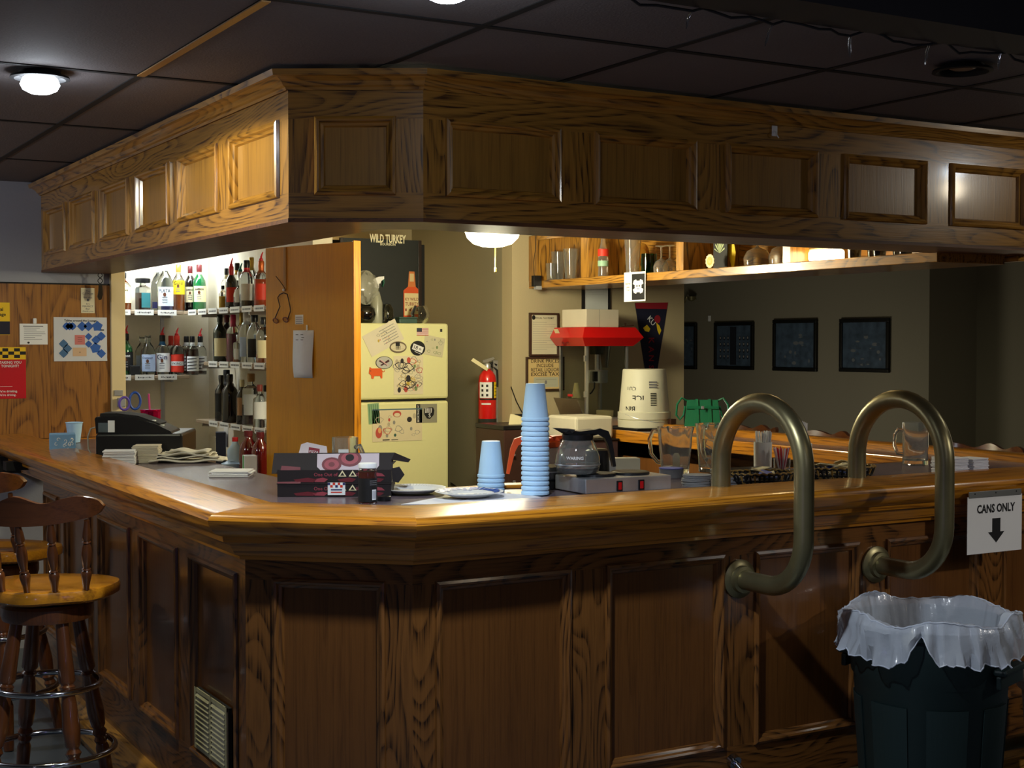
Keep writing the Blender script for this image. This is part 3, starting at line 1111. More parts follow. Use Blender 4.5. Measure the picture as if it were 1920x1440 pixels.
M_YEL = mat('sign_yellow', (240, 196, 30), 0.5)
M_SRED = mat('sign_red', (200, 14, 30), 0.4, coat=0.3)
M_BLUE = mat('print_blue', (44, 92, 176), 0.6)
M_CARD = mat('cream_card', (222, 212, 180), 0.7)
M_SAL = mat('print_salmon', (206, 120, 116), 0.6)
M_PEACH = mat('print_peach', (216, 180, 146), 0.6)
M_NAVY = mat('print_navy', (22, 20, 44), 0.5)

t, W, H = plane_thing('notice', 'yellow and navy printed notice cut by the left picture edge', 'notice', -60, 567, 18, 628)
q = MB(); q.board((0, -0.002, 0), (W, 0, H), M_YEL); q.build('sheet', t)
q = MB(); q.rect(0, 0.002, W, H * 0.42, M_NAVY, -0.0026); q.build('navy_band', t)
q = MB(); q.text('legal', W * .74, H * 0.80, 0.017, M_INK, -0.003); q.text('adult age', W * .70, H * 0.64, 0.016, M_INK, -0.003); q.build('lettering', t)
t, W, H = plane_thing('notice', 'red notice with a yellow and black checkered top', 'notice', -70, 651, 48, 748)
q = MB(); q.board((0, -0.002, 0), (W, 0, H), M_SRED); q.build('sheet', t)
q = MB(); q.rect(0, H * .76, W, H, M_YEL, -0.0024)
for i in range(13):
    for j in range(3):
        if (i + j) % 2: q.rect(W - (i + 1) * .0285, H * .79 + j * .0165, W - i * .0285, H * .79 + (j + 1) * .0165, M_INK, -0.0028)
q.build('checker_band', t)
q = MB(); q.text('TAKING YOU', W * .75, H * 0.705, 0.0125, M_WHITE, -0.003); q.text('TONIGHT?', W * .745, H * 0.635, 0.0125, M_WHITE, -0.003); q.build('heading', t); q = MB()
q.text("We're drinking.", W * .70, H * 0.145, 0.011, M_WHITE, -0.003); q.text("We're driving.", W * .69, H * 0.075, 0.011, M_WHITE, -0.003); q.rect(W * .4, H * .235, W * .78, H * .24, M_WHITE, -0.003)
q.build('lettering', t)
t, W, H = plane_thing('notice', 'small white typed notice hung on a white clip', 'notice', 37, 607, 89, 646)
q = MB(); q.board((0, -0.002, 0), (W, 0, H), M_WHITE); q.build('sheet', t)
q = MB()
q.rect(W * .12, H * .87, W * .84, H * .90, M_INK, -0.0026)
for k, l in enumerate((.62, .5, .8, .82, .68, .45, .7)): q.rect(W * .15, H * (.78 - k * .09), W * (.1 + l), H * (.80 - k * .09), M_GREYINK, -0.0026)
q.ell(W * .31, H * .09, .006, .005, M_INK, -0.0026)
q.build('print', t)
q = MB(); q.board((W * .48, -0.01, H), (W * .60, 0, H + .028), M_WHITE, bev=.003); q.build('clip', t)
t, W, H = plane_thing('seating_chart', 'white seating chart in a plastic sleeve with blue diamond shapes', 'poster', 101, 595, 200, 675)
q = MB(); q.board((0, -0.002, 0.006), (W, 0, H), mat('sleeve_white', (214, 216, 222), 0.25, coat=0.6)); q.board((0, -0.005, -0.006), (W, -0.0005, 0.008), mat('sleeve_white', (0, 0, 0))); q.build('sheet', t)
q = MB()


def star(cx, cz, r, k=4, inn=0.72, rot=0.0, m=M_BLUE):
    q.flat([(cx + (r if i % 2 == 0 else r * inn) * math.cos(rot + PI * i / k), cz + (r if i % 2 == 0 else r * inn) * math.sin(rot + PI * i / k)) for i in range(2 * k)], m, -0.0028)


for i in range(3): star(W * (.24 + i * .055), H * .79, .021, 4, .8)
for u, v, r in ((.53, .79, .026), (.65, .79, .026)): star(W * u, H * v, r)
star(W * .82, H * .79, .029, 5, .75, .3)
for u, v, r in ((.65, .55, .019), (.89, .56, .024), (.79, .47, .024), (.65, .375, .019), (.89, .15, .024)): star(W * u, H * v, r, 4, .74)
star(W * .78, H * .28, .030, 5, .75, .4)
for u, v in ((.18, .38), (.25, .27), (.18, .16)):
    star(W * u, H * v, .024, 4, .74, 0, mat('print_steelblue', (70, 108, 150), 0.6))
q.rect(W * .39, H * .36, W * .58, H * .585, M_SAL, -0.0028)
q.rect(W * .35, H * .09, W * .61, H * .29, M_PEACH, -0.0028)
q.rect(W * .88, H * .69, W * .945, H * .72, M_INK, -0.0028)
q.rect(W * .47, H * .18, W * .50, H * .19, M_INK, -0.003)
for k in range(3): q.rect(W * .445, H * (.43 + k * .05), W * .53, H * (.437 + k * .05), M_INK, -0.003)
q.text('Tables around the Lounge', W * .5, H * .925, .011, M_INK, -0.003)
q.build('print', t)
t, W, H = plane_thing('note', 'narrow cream handwritten note under the wall top', 'note', 152, 540, 177, 587)
q = MB(); q.board((0, -0.002, 0), (W, 0, H), M_CARD); q.build('sheet', t)
q = MB()
for s_, z, h in (('The', .88, .008), ('CLOTHS are', .78, .010), ('for the', .62, .007), ('I', .52, .012), ('in', .37, .009), ('PERFECT', .27, .009), ('Bar', .17, .008), ('thank you', .08, .007)): q.text(s_, W * .5, H * z, h, M_GREYINK, -0.0026, w=min(W * .8, len(s_) * h * .9))
q.build('lettering', t)
# bottle opener on a hooked wire
t = thing('hanging_opener', 'dark metal opener hanging on a twisted wire hook', 'opener', ony(188, 520, 7.44))
q = MB()
q.tube([(0.0 + .012 * math.sin(i * .75) * (1 if i < 13 else 0), 0.0, 0.055 - i * .007) for i in range(14)], 0.0022, M_BLACKM, 6)
q.tube([(-.012 * math.sin(i * .75), 0.004, 0.055 - i * .007) for i in range(14)], 0.0022, M_BLACKM, 6)
q.build('wire', t)
q = MB(); q.prism([(-.008, -.04), (.010, -.04), (.012, -.09), (.004, -.115), (-.008, -.118), (-.016, -.10), (-.010, -.07)], -.006, .004, mat('dark_metal', (60, 54, 46), .35, .8)); q.build('body', t)
# switch plate and its tag on the jamb
t = thing('switch_plate', 'metal switch plate with a dangling tag on the cream jamb', 'switch', (1.90, 7.468, ony(218, 742, 7.47).z))
q = MB(); q.board((0, -0.006, 0.0), (.045, 0, 0.03), M_STEEL, bev=.002); q.board((.01, -.04, -.06), (.05, -.006, -.01), mat('grey_plastic', (0, 0, 0)), bev=.006); q.build('plate', t)


# ================================================================== door panel beside the shelves
PA, PB = Vector((2.75, 7.5)), Vector((2.955, 6.77))
dirp = (PB - PA).normalized()
L = (PB - PA).length
ang = math.atan2(dirp.y, dirp.x)
t = thing('wood_partition', 'tall brown wood partition panel left of the fridge', 'partition', (PA.x, PA.y, 0), ang)
q = MB(); q.board((0, 0, 0), (L, 0.03, 2.09), DOORW, 'z'); q.build('panel', t)
q = MB(); q.board((L, -0.002, 0), (L + 0.012, 0.045, 2.095), RAIL, 'z', bev=.002); q.build('edge_strip', t)
q = MB(); q.board((L * .225, -0.006, 1.86), (L * .255, 0, 2.088), M_TAN, bev=.002); q.build('cable_cover', t)


def on_part(px, py):
    """pixel -> local (x, z) on the partition face"""
    d = ray(px, py)
    n = Vector((dirp.y, -dirp.x, 0))
    k = (Vector((PA.x, PA.y, 0)) - _C).dot(n) / d.dot(n)
    p = _C + d * k
    return (Vector((p.x, p.y)) - PA).dot(dirp), p.z


def part_thing(name, label, cat): return thing(name, label, cat, (PA.x, PA.y, 0), ang)


x0, z0 = on_part(551, 708); x1, z1 = on_part(589, 619)
t = part_thing('paper_list', 'long white paper list clipped to the wood partition', 'paper')
q = MB()
vs, fs = [], []
for i in range(9):
    v = i / 8
    z = z1 - (z1 - z0) * v
    o = -0.003 - 0.012 * math.sin(v * PI) * v
    vs += [(x0 + .004 * v, o, z), (x1 - .006 * v * v, o - .004 * v, z)]
for i in range(8): fs.append((2 * i, 2 * i + 2, 2 * i + 3, 2 * i + 1))
q.add(vs, fs, mat('blueish_paper', (226, 232, 244), .7), None, True)
so = q.build('sheet', t)
sm_ = so.modifiers.new('thick', 'SOLIDIFY'); sm_.thickness = 0.0006
q = MB()
for k, u in ((.9, .16), (.9, .40), (.84, .44), (.79, .16), (.79, .40)): q.rect(x0 + (x1 - x0) * u, z0 + (z1 - z0) * k, x0 + (x1 - x0) * (u + .13), z0 + (z1 - z0) * (k + .012), M_INK, -0.0085)
q.build('print', t)
q = MB(); q.board((x0 + (x1 - x0) * .66, -.008, z1 - .004), (x0 + (x1 - x0) * .72, 0, z1 + .028), M_WHITE, bev=.002); q.build('clip', t)
x0, z0 = on_part(554, 608); x1, z1 = on_part(569, 590)
t = part_thing('small_note', 'small white square note above the paper list', 'note')
q = MB(); q.board((x0, -.002, z0), (x1, 0, z1), M_WHITE); q.build('sheet', t)
q = MB()
for k in range(4): q.rect(x0 + .006, z1 - .015 - k * .011, x1 - .006, z1 - .011 - k * .011, M_GREYINK, -.0025)
q.build('print', t)
# glasses hanging on a cord
t = part_thing('eyeglasses', 'reading glasses hanging by a dark cord on the wood partition', 'eyeglasses')
pts = [on_part(*p) for p in ((518, 596), (527, 575), (523, 558), (527, 552), (534, 549), (541, 552), (546, 575), (547, 583), (541, 600))]
q = MB(); q.tube([(p[0], -.008, p[1]) for p in pts], .003, mat('cord_brown', (54, 26, 24), .6), 6); q.build('cord', t)
pts = [on_part(*p) for p in ((514, 605), (524, 598), (534, 601), (541, 598))]
for k in (0, 2):
    cx, cz = (pts[k][0] + pts[k + 1][0]) / 2, (pts[k][1] + pts[k + 1][1]) / 2
    q = MB(); q.tube([(cx + .022 * math.cos(a), -.008 - .006 * math.sin(a), cz + .013 * math.sin(a) + (.01 if k == 0 else -.012) * 0) for a in [2 * PI * i / 16 for i in range(16)]], .0028, mat('frame_rose', (120, 60, 60), .4), 6, close=True); q.build('lens_frame', t)
    q = MB(); q.ell(cx, cz, .021, .012, glass('lens', (245, 225, 230)), -.008); q.build('lens', t)
pts = [on_part(*p) for p in ((519, 518), (527, 528), (536, 541))]
t = part_thing('wire_hook', 'thin bent wire hook above the hanging glasses', 'hook')
q = MB(); q.tube([(p[0], -.006, p[1]) for p in pts], .0018, M_BLACKM, 6); q.lathe([(0, 0), (.008, 0), (.008, .012), (0, .014)], M_STEEL, 10, (on_part(535, 546)[0], -.009, on_part(535, 546)[1])); q.build('hook', t)

# ================================================================== fridge
FX0, FX1, FY = 3.335, 3.945, 7.60
FT = ony(750, 606, FY).z
t = thing('refrigerator', 'cream refrigerator with a freezer door covered in magnets and drawings', 'refrigerator', (FX0, FY, 0))
FW = FX1 - FX0
zs = ony(750, 751, FY).z
q = MB(); q.board((0.005, 0.05, 0.03), (FW - .005, 0.70, FT - .004), M_FRIDGE, bev=.012); q.build('body', t)
q = MB(); q.board((0, 0, zs + .007), (FW, 0.055, FT), M_FRIDGE, bev=.014); fd = q.build('freezer_door', t)
q = MB(); q.board((0, 0, 0.06), (FW, 0.055, zs - .007), M_FRIDGE, bev=.014); dd = q.build('door', t)
for d, z0, z1 in ((fd, zs + .04, FT - .03), (dd, .5, zs - .02)):
    q = MB(); q.board((0.004, -.012, z0), (.03, 0.0, z1), M_FRIDGE, bev=.006); q.build('handle', d)
q = MB(); q.board((.02, .02, zs - .006), (FW - .01, .052, zs + .006), M_BLACKM); q.build('gasket', t)
q = MB()
for k in range(4): q.board((.05 + k * .15, .06, 0), (.08 + k * .15, .1, .031), M_BLACKM)
q.build('foot', t)


def fr_pt(px, py):
    p = ony(px, py, FY)
    return p.x - FX0, p.z


def magnet(name, label, cat, x0, y0, x1, y1, fn, rot=0.0, group=None, frm=True):
    (a, bz), (c, d) = fr_pt(x0, y1), fr_pt(x1, y0)
    tt = thing(name, label, cat, (FX0 + (a + c) / 2, FY - .0012, (bz + d) / 2), 0, group)
    fn(tt, (c - a) / 2, (d - bz) / 2, rot)
    return tt


def rrect(w, h, rot, n=0):
    c, s_ = math.cos(rot), math.sin(rot)
    return [(x * c - z * s_, x * s_ + z * c) for x, z in ((-w, -h), (w, -h), (w, h), (-w, h))]


def scribble(q, w, h, cols, n, rot=0.0, seed=1, y=-.0022, rr=(.1, .28)):
    rn = random.Random(seed)
    c, s_ = math.cos(rot), math.sin(rot)
    for i in range(n):
        x, z = rn.uniform(-w * .8, w * .8), rn.uniform(-h * .8, h * .8)
        r = rn.uniform(*rr) * min(w, h)
        m = rn.choice(cols)
        k = rn.choice([0, 1, 1])
        X, Z = x * c - z * s_, x * s_ + z * c
        if k:
            a0 = rn.uniform(0, 6)
            pts = [(X + r * (1 + .3 * math.sin(3 * a)) * math.cos(a + a0), Z + r * math.sin(a + a0) * .8) for a in [2 * PI * j / 10 for j in range(10)]]
            vs, fs = [], []
            for (px, pz) in pts: vs += [(px, y - i * 2e-6, pz), (X + (px - X) * .82, y - i * 2e-6, Z + (pz - Z) * .82)]
            for j in range(10):
                k2 = (j + 1) % 10
                fs.append((2 * j, 2 * k2, 2 * k2 + 1, 2 * j + 1))
            q.add(vs, fs, m)
        else:
            q.ell(X, Z, r * .5, r * .7, m, y - i * 2e-6, 9)


CD = [mat('crayon_dark', (40, 36, 40), .7), mat('crayon_red', (196, 84, 70), .7), mat('crayon_yellow', (196, 168, 70), .7), mat('crayon_green', (120, 140, 90), .7), mat('crayon_grey', (150, 148, 140), .7), mat('crayon_tan', (190, 178, 150), .7)]
M_ORG = mat('pig_orange', (226, 94, 26), .5)


def _pig(tt, w, h, rot):
    q = MB()
    q.prism([(-w * .75, h * .5), (-w * .70, h * .95), (-w * .5, h * .7), (w * .6, h * .7), (w * .72, h * .2), (w * .70, -h * .9), (w * .55, -h * .9), (w * .5, -h * .5), (-w * .2, -h * .5), (-w * .3, -h * .95), (-w * .5, -h * .9), (-w * .55, -h * .35), (-w * .8, -h * .1), (-w * .78, h * .3)], -.004, 0, M_ORG)
    q.tube([(w * .7, -.002, h * .3), (w * .9, -.002, h * .1), (w * 1.0, -.002, h * .35)], .002, M_ORG, 6)
    q.ell(-w * .62, h * .3, .003, .003, M_INK, -.0045, 8)
    q.build('body', tt)


def _oval(bg, rim, inner):
    def f(tt, w, h, rot):
        q = MB()
        q.prism([(w * math.cos(2 * PI * i / 28), h * math.sin(2 * PI * i / 28)) for i in range(28)], -.002, 0, bg)
        q.build('disc', tt)
        q = MB()
        inner(q, w, h)
        q.build('print', tt)
    return f


def _o1(q, w, h):
    q.ell(0, h * .0, w * .86, h * .72, mat('oval_cream', (216, 208, 178), .6), -.0023, 24)
    q.rect(-w * .3, h * .2, w * .2, h * .85, M_INK, -.0026)
    for k in range(4): q.rect(-w * .28 + k * w * .15, -h * .45, -w * .2 + k * w * .15, h * .25, M_INK, -.0027)
    q.rect(-w * .7, -h * .35, w * .7, -h * .25, mat('crayon_tan', (0, 0, 0)), -.0028)


def _o2(q, w, h):
    q.flat(rrect(w * .72, h * .40, -.35), M_WHITE, -.0024)
    q.text('18', -w * .25, h * .12, h * .5, M_INK, -.0028, rot=-.35)
    q.text('th', w * .30, -h * .1, h * .3, M_INK, -.0028, rot=-.35)
    q.flat([(p[0] * .9, p[1] - h * .62) for p in rrect(w * .5, h * .03, -.35)], M_WHITE, -.0026)


def _o3(q, w, h):
    n = 28
    for k, m in ((.93, mat('oval_grey', (188, 188, 182), .6)),): q.ell(0, 0, w * k, h * k, m, -.0023, 28)
    for s_ in (1, -1):
        q.flat([(w * .5 * s_, h * .5), (w * .62 * s_, h * .2), (-w * .3 * s_, -h * .5), (-w * .5 * s_, -h * .4)], mat('ribbon_maroon', (70, 30, 40), .5), -.0026 - (s_ > 0) * .0002)
    q.flat([(-w * .5, h * .42), (-w * .42, h * .5), (w * .5, -h * .4), (w * .4, -h * .5)], M_WHITE, -.003)
    q.flat([(-w * .46, h * .42), (-w * .42, h * .46), (w * .47, -h * .42), (w * .43, -h * .46)], M_SRED, -.0032)


def _paper(m, fn, nm='sheet'):
    def f(tt, w, h, rot):
        q = MB()
        q.prism(rrect(w, h, rot), -.0014, 0, m)
        q.build(nm, tt)
        q = MB()
        fn(q, w, h, rot)
        q.build('print', tt)
    return f


def _flag(q, w, h, rot):
    for k in range(7): q.rect(-w, h - (2 * k + 1) * 2 * h / 13, w, h - 2 * k * 2 * h / 13, mat('flag_red', (184, 70, 60), .6), -.0018)
    q.rect(-w, h * .0, -w * .12, h, mat('flag_blue', (50, 54, 70), .6), -.0021)


GC = mat('photo_mix', (170, 168, 140), .5)
magnet('magnet_card', 'tilted photo card with printed text at the freezer top left', 'card', 684, 612, 752, 655, _paper(mat('card_pale', (222, 214, 190), .6), lambda q, w, h, r: (scribble(q, w * .4, h * .7, CD[:3], 12, r, 5), [q.flat([(p[0] + w * .36 * math.cos(r) - (h * (.6 - k * .22)) * math.sin(r), p[1] + w * .36 * math.sin(r) + h * (.6 - k * .22)) for p in rrect(w * .45, h * .03, r)], CD[4], -.0024) for k in range(6)])), R(27))
magnet('flag_magnet', 'small red striped flag magnet at the freezer top right', 'magnet', 781, 615, 803, 629, _paper(M_WHITE, _flag))
magnet('oval_magnet', 'cream oval magnet with a dark figure, left of the black oval one', 'magnet', 730, 640, 762, 662, _oval(mat('oval_brown', (110, 96, 76), .5), None, _o1))
magnet('oval_magnet', 'black oval magnet with a tilted white plate', 'magnet', 769, 639, 797, 667, _oval(M_INK, None, _o2))
magnet('oval_magnet', 'grey oval magnet with a crossed ribbon above the orange pig', 'magnet', 704, 668, 736, 692, _oval(M_INK, None, _o3))
magnet('pig_magnet', 'orange pig shaped magnet on the freezer door', 'magnet', 688, 687, 721, 711, _pig)
magnet('plastic_packet', 'crumpled clear packet stuck right of the black oval magnet', 'packet', 794, 631, 832, 667, _paper(mat('packet', (214, 208, 176), .3, coat=.4), lambda q, w, h, r: scribble(q, w, h, CD[3:5], 12, r, 9)), R(-10))
magnet('square_magnet', 'tiny dark square magnet near the freezer corner', 'magnet', 825, 617, 829, 622, _paper(M_INK, lambda q, w, h, r: q.ell(0, 0, w * .3, h * .3, M_GREYINK, -.002)))
magnet('child_drawing', 'busy colourful sketch sheet on the lower freezer door', 'drawing', 738, 667, 793, 740, _paper(mat('sheet_cream', (228, 218, 186), .7), lambda q, w, h, r: (scribble(q, w, h, CD, 46, r, 2), scribble(q, w, h, [CD[0]], 7, r, 8, -.0026, (.2, .4)))))
magnet('child_drawing', "child's red crayon drawing on the lower fridge door", 'drawing', 698, 765, 791, 829, _paper(mat('sheet_pale', (226, 214, 178), .7), lambda q, w, h, r: (scribble(q, w, h, [CD[4], CD[5], CD[1]], 16, r, 4), q.rect(-w, h * .92, w, h, mat('crayon_blue', (84, 112, 122), .7), -.0022), q.ell(-w * .75, -h * .45, w * .13, h * .33, CD[1], -.003), q.ell(-w * .72, -h * .3, w * .06, h * .18, mat('crayon_peach', (226, 170, 110), .7), -.0033), q.ell(-w * .02, h * .68, w * .17, h * .2, CD[1], -.003), q.ell(-w * .02, h * .62, w * .12, h * .12, mat('sheet_pale', (0, 0, 0)), -.0033), q.ell(w * .48, h * .32, w * .1, h * .16, CD[0], -.003), q.ell(-w * .1, -h * .62, w * .05, h * .1, mat('crayon_teal', (60, 100, 90), .7), -.003), q.rect(-w * .6, -h * .92, -w * .32, -h * .86, CD[0], -.003), q.rect(-w * .25, -h * .92, w * .02, -h * .88, CD[0], -.003))))
magnet('green_ticket', 'green striped paper at the upper left of the fridge door', 'paper', 690, 756, 711, 795, _paper(mat('ticket_green', (140, 176, 134), .6), lambda q, w, h, r: [q.flat([(p[0] + (k - 2) * w * .38, p[1]) for p in rrect(w * .05, h * .9, r)], mat('ticket_dark', (70, 120, 84), .6), -.0022) for k in range(5)]), R(4))


def _skc(q, w, h, r):
    q.rect(-w, -h, -w * .62, h, M_INK, -.0018)
    q.text('SPORTING KC', -w * .81, 0, w * .16, M_WHITE, -.0021, rot=PI / 2)
    sh = [(-.35, .5), (.1, .62), (.5, .62), (.62, .3), (.55, -.2), (.2, -.62), (-.1, -.55), (-.35, -.1)]
    q.flat([(x * w + w * .12, z * h) for x, z in sh], M_INK, -.0020)
    for k in range(5): q.flat([(w * (-.13 + k * .13), h * .05), (w * (-.07 + k * .13), h * .05), (w * (-.05 + k * .14), h * .54), (w * (-.12 + k * .14), h * .54)], M_WHITE, -.0024)
    q.text('S', w * .28, -h * .22, h * .42, M_WHITE, -.0026)


magnet('crest_card', 'grey card with a black striped shield emblem on the fridge door', 'card', 780, 757, 819, 793, _paper(mat('card_grey', (150, 148, 128), .5), _skc))

# ================================================================== on top of the fridge
t = thing('chalkboard_sign', 'black chalkboard sign lettered with a bourbon name on the fridge', 'sign', (FX0 - .02, FY + .18, FT))
W_ = ony(790, 500, FY + .18).x - FX0 + .02
q = MB(); q.board((0.0, 0, 0), (W_, .012, 2.19 - FT), mat('chalkboard', (30, 34, 34), .6, vary=.4, scale=5)); q.build('board', t)
q = MB()
for a, c in (((W_ - .022, -.006, 0), (W_, .014, 2.19 - FT)), ((0, -.006, 0), (.022, .014, 2.19 - FT))): q.board(a, c, mat('frame_dark', (38, 26, 22), .4), bev=.002)
q.build('frame', t)
q = MB()
M_CHALK = mat('chalk_cream', (240, 232, 196), .7)
p0, p1 = ony(693, 446, FY + .178), ony(761, 446, FY + .178)
q.text('WILD TURKEY', (p0.x + p1.x) / 2 - FX0 + .02, p0.z - FT, .048, M_CHALK, -.002, w=p1.x - p0.x)
q.text('BOURBON', (p0.x + p1.x) / 2 - FX0 + .02, ony(727, 458, FY + .18).z - FT, .015, M_CHALK, -.002, w=.10)
q.text('THE', .27, ony(746, 578, FY).z - FT, .018, M_CHALK, -.002)
q.text('KENTUCKY BOURBON', .20, ony(746, 592, FY).z - FT, .028, M_CHALK, -.002, w=.26)
q.build('lettering', t)
# painted bottle on the board
bx = ony(772, 560, FY + .18).x - FX0 + .02
z_ = lambda py: ony(772, py, FY + .18).z - FT
q = MB()
q.flat([(bx - .056, z_(602)), (bx + .056, z_(602)), (bx + .056, z_(545)), (bx + .024, z_(537)), (bx - .024, z_(537)), (bx - .056, z_(545))], mat('painted_orange', (214, 82, 30), .5), -.0015)
q.flat([(bx - .026, z_(538)), (bx + .026, z_(538)), (bx + .018, z_(509)), (bx - .018, z_(509))], mat('painted_amber', (206, 120, 60), .5), -.0016)
q.rect(bx - .014, z_(528), bx + .014, z_(513), mat('painted_pale', (214, 190, 140), .5), -.0018)
q.flat([(bx - .05, z_(592)), (bx + .05, z_(589)), (bx + .05, z_(550)), (bx - .05, z_(550))], mat('painted_cream', (224, 206, 156), .5), -.0019)
for s_, p, h in (('KY WILD', 561, .018), ('TURKEY', 570, .020), ('101', 581, .016)): q.text(s_, bx, z_(p), h, mat('painted_red', (130, 40, 26), .5), -.0022, w=.09)
q.build('painted_bottle', t)
t = thing('framed_mirror', 'dark rounded back board leaning behind the chalkboard', 'board', (FX0 + .45, FY + .26, FT))
q = MB(); q.board((0, 0, 0), (.13, .012, .49), M_BLACKM, bev=.005); q.build('panel', t)
t = thing('black_box', 'black box behind the chalkboard at its upper left', 'box', (FX0 - .19, FY + .3, 1.95))
q = MB(); q.board((0, 0, 0), (.3, .012, .235), M_BLACKM, bev=.005); q.build('panel', t)
t['label'] = 'black panel sticking out behind the upper left of the chalkboard'; t['category'] = 'panel'; t.name = 'back_panel_board'
q = MB()
vs, fs = [], []
for j in range(11):
    for i in range(28):
        a, ph = 2 * PI * i / 28, PI * j / 10
        r = .072 * (1 + .13 * math.sin(5 * a + 4 * ph) + .09 * math.sin(9 * a + 7 * ph))
        vs.append((r * math.sin(ph) * math.cos(a) * 1.15, r * math.sin(ph) * math.sin(a) * .8, .14 - .095 * math.cos(ph) + .05 + (0.008 * math.sin(5 * a))))
for j in range(10):
    for i in range(28):
        k = (i + 1) % 28
        fs.append((j * 28 + i, j * 28 + k, (j + 1) * 28 + k, (j + 1) * 28 + i))
q.add(vs, fs, mat('cling_film', (206, 206, 190), .2, trans=.3, alpha=.55, bump=1.0, scale=40, coat=.6), None, True)
p = ony(686, 556, FY + .08)
q.M = Matrix.Identity(4)
q.build('film_bundle', None, (p.x, FY + .08, FT + .02), 0, 'crumpled clear film bundle above the round black pot on the fridge', 'plastic film')
p = ony(683, 600, FY + .08)
t = thing('round_pot', 'glossy black round pot on the fridge left end', 'pot', (p.x, FY + .08, FT))
q = MB(); q.lathe([(0, 0), (.045, 0), (.062, .02), (.072, .05), (.066, .085), (.05, .10), (.0, .102)], mat('gloss_black', (10, 10, 12), .1, coat=1), 28); q.build('body', t)
p = ony(706, 600, FY + .07)
t = thing('spray_bottle', 'clear spray bottle with a white trigger head on the fridge', 'spray bottle', (p.x, FY + .07, FT))
q = MB(); q.lathe([(0, 0), (.034, 0), (.036, .01), (.036, .12), (.03, .14), (.014, .20), (.014, .215)], mat('milky_plastic', (196, 198, 176), .3, trans=.4), 24); q.build('bottle', t)
q = MB(); q.lathe([(.016, .21), (.016, .235), (0, .236)], M_WHITE, 18); q.prism([(-.03, .255), (-.012, .235), (.02, .235), (.026, .25), (.045, .262), (.045, .278), (.01, .275), (-.02, .262)], -.012, .012, M_WHITE); q.build('trigger_head', t)
q = MB(); q.prism([(.028, .275), (.046, .275), (.05, .24), (.04, .215), (.036, .22), (.042, .24)], -.009, .009, mat('teal_plastic', (16, 84, 66), .4)); q.build('trigger', t)
p = ony(727, 600, FY + .05)
t = thing('cloche', 'small dark glass dome on the fridge left of the sign bottle', 'dome', (p.x, FY + .06, FT))
q = MB(); q.lathe([(0, 0), (.036, 0), (.038, .05), (.036, .085), (.022, .112), (0, .122)], glass('smoked_glass', (130, 134, 130), .05), 24); q.build('dome', t)
q = MB(); q.lathe([(0, 0.001), (.008, .001), (.008, .013), (0, .014)], M_WHITE, 12, (-.005, -.045, 0)); q.build('knob', t)
p = ony(762, 600, FY + .06)
t = thing('soap_box', 'teal plastic box lying on the fridge in front of the sign', 'box', (p.x, FY + .06, FT))
q = MB(); q.board((-.06, -.03, 0), (.06, .03, .028), mat('teal_dull', (62, 88, 82), .4), bev=.006); q.build('base', t)
q = MB(); q.board((-.062, -.032, .028), (.062, .032, .038), mat('teal_dull', (0, 0, 0)), bev=.004); q.build('lid', t)
p = ony(788, 600, FY + .07)
t = thing('glass_bowl', 'clear round glass bowl on the fridge right end', 'bowl', (p.x, FY + .07, FT))
q = MB(); q.lathe([(0, .003), (.03, .003), (.052, .03), (.056, .06), (.044, .09), (.036, .105), (.038, .107), (.047, .091), (.059, .06), (.054, .028), (.032, 0), (0, 0)], M_GLASS, 28); q.build('body', t)

# ================================================================== liquor shelves
M_TAG = mat('shelf_tag', (226, 226, 220), .6)
M_SHELF = mat('shelf_board', (150, 132, 108), .6)


def shelf(x0, y0, x1, y1, z, label, tags, side):
    t_ = thing('liquor_shelf', label, 'shelf', (0, 0, 0))
    q = MB(); q.board((x0, y0, z - .022), (x1, y1, z), M_SHELF, 'x' if side == 'y' else 'y', bev=.003); q.build('board', t_)
    rn = random.Random(int(z * 100) + (side == 'y'))
    for a, bb in tags:
        q = MB()
        if side == 'y':
            q.board((a, y0 - .003, z - .03), (bb, y0, z + .006), M_TAG)
            for k in range(9): q.rect(a + (bb - a) * (.15 + k * .08), z - .016 + rn.uniform(-.003, .003), a + (bb - a) * (.15 + k * .08 + .05), z - .011 + rn.uniform(0, .004), M_INK, y0 - .0034)
        else:
            q.board((x0 - .003, a, z - .03), (x0, bb, z + .006), M_TAG)
            for k in range(7):
                yy = a + (bb - a) * (.1 + k * .12)
                q.add([(x0 - .0034, yy, z - .018), (x0 - .0034, yy + (bb - a) * .08, z - .018), (x0 - .0034, yy + (bb - a) * .08, z - .008), (x0 - .0034, yy, z - .008)], [(3, 2, 1, 0)], M_INK)
        q.build('shelf_tag', t_)
    for k in ((0,) if side == 'y' else (0, 1)):
        q = MB()
        if side == 'y':
            q.board((2.72, 9.22, z - .045), (2.735, 9.447, z - .0221), M_STEEL)
        else:
            yy = 8.0 + k * .9
            q.board((x0 + .03, yy, z - .045), (3.047, yy + .012, z - .0221), M_STEEL)
        q.build('bracket', t_)
    return t_


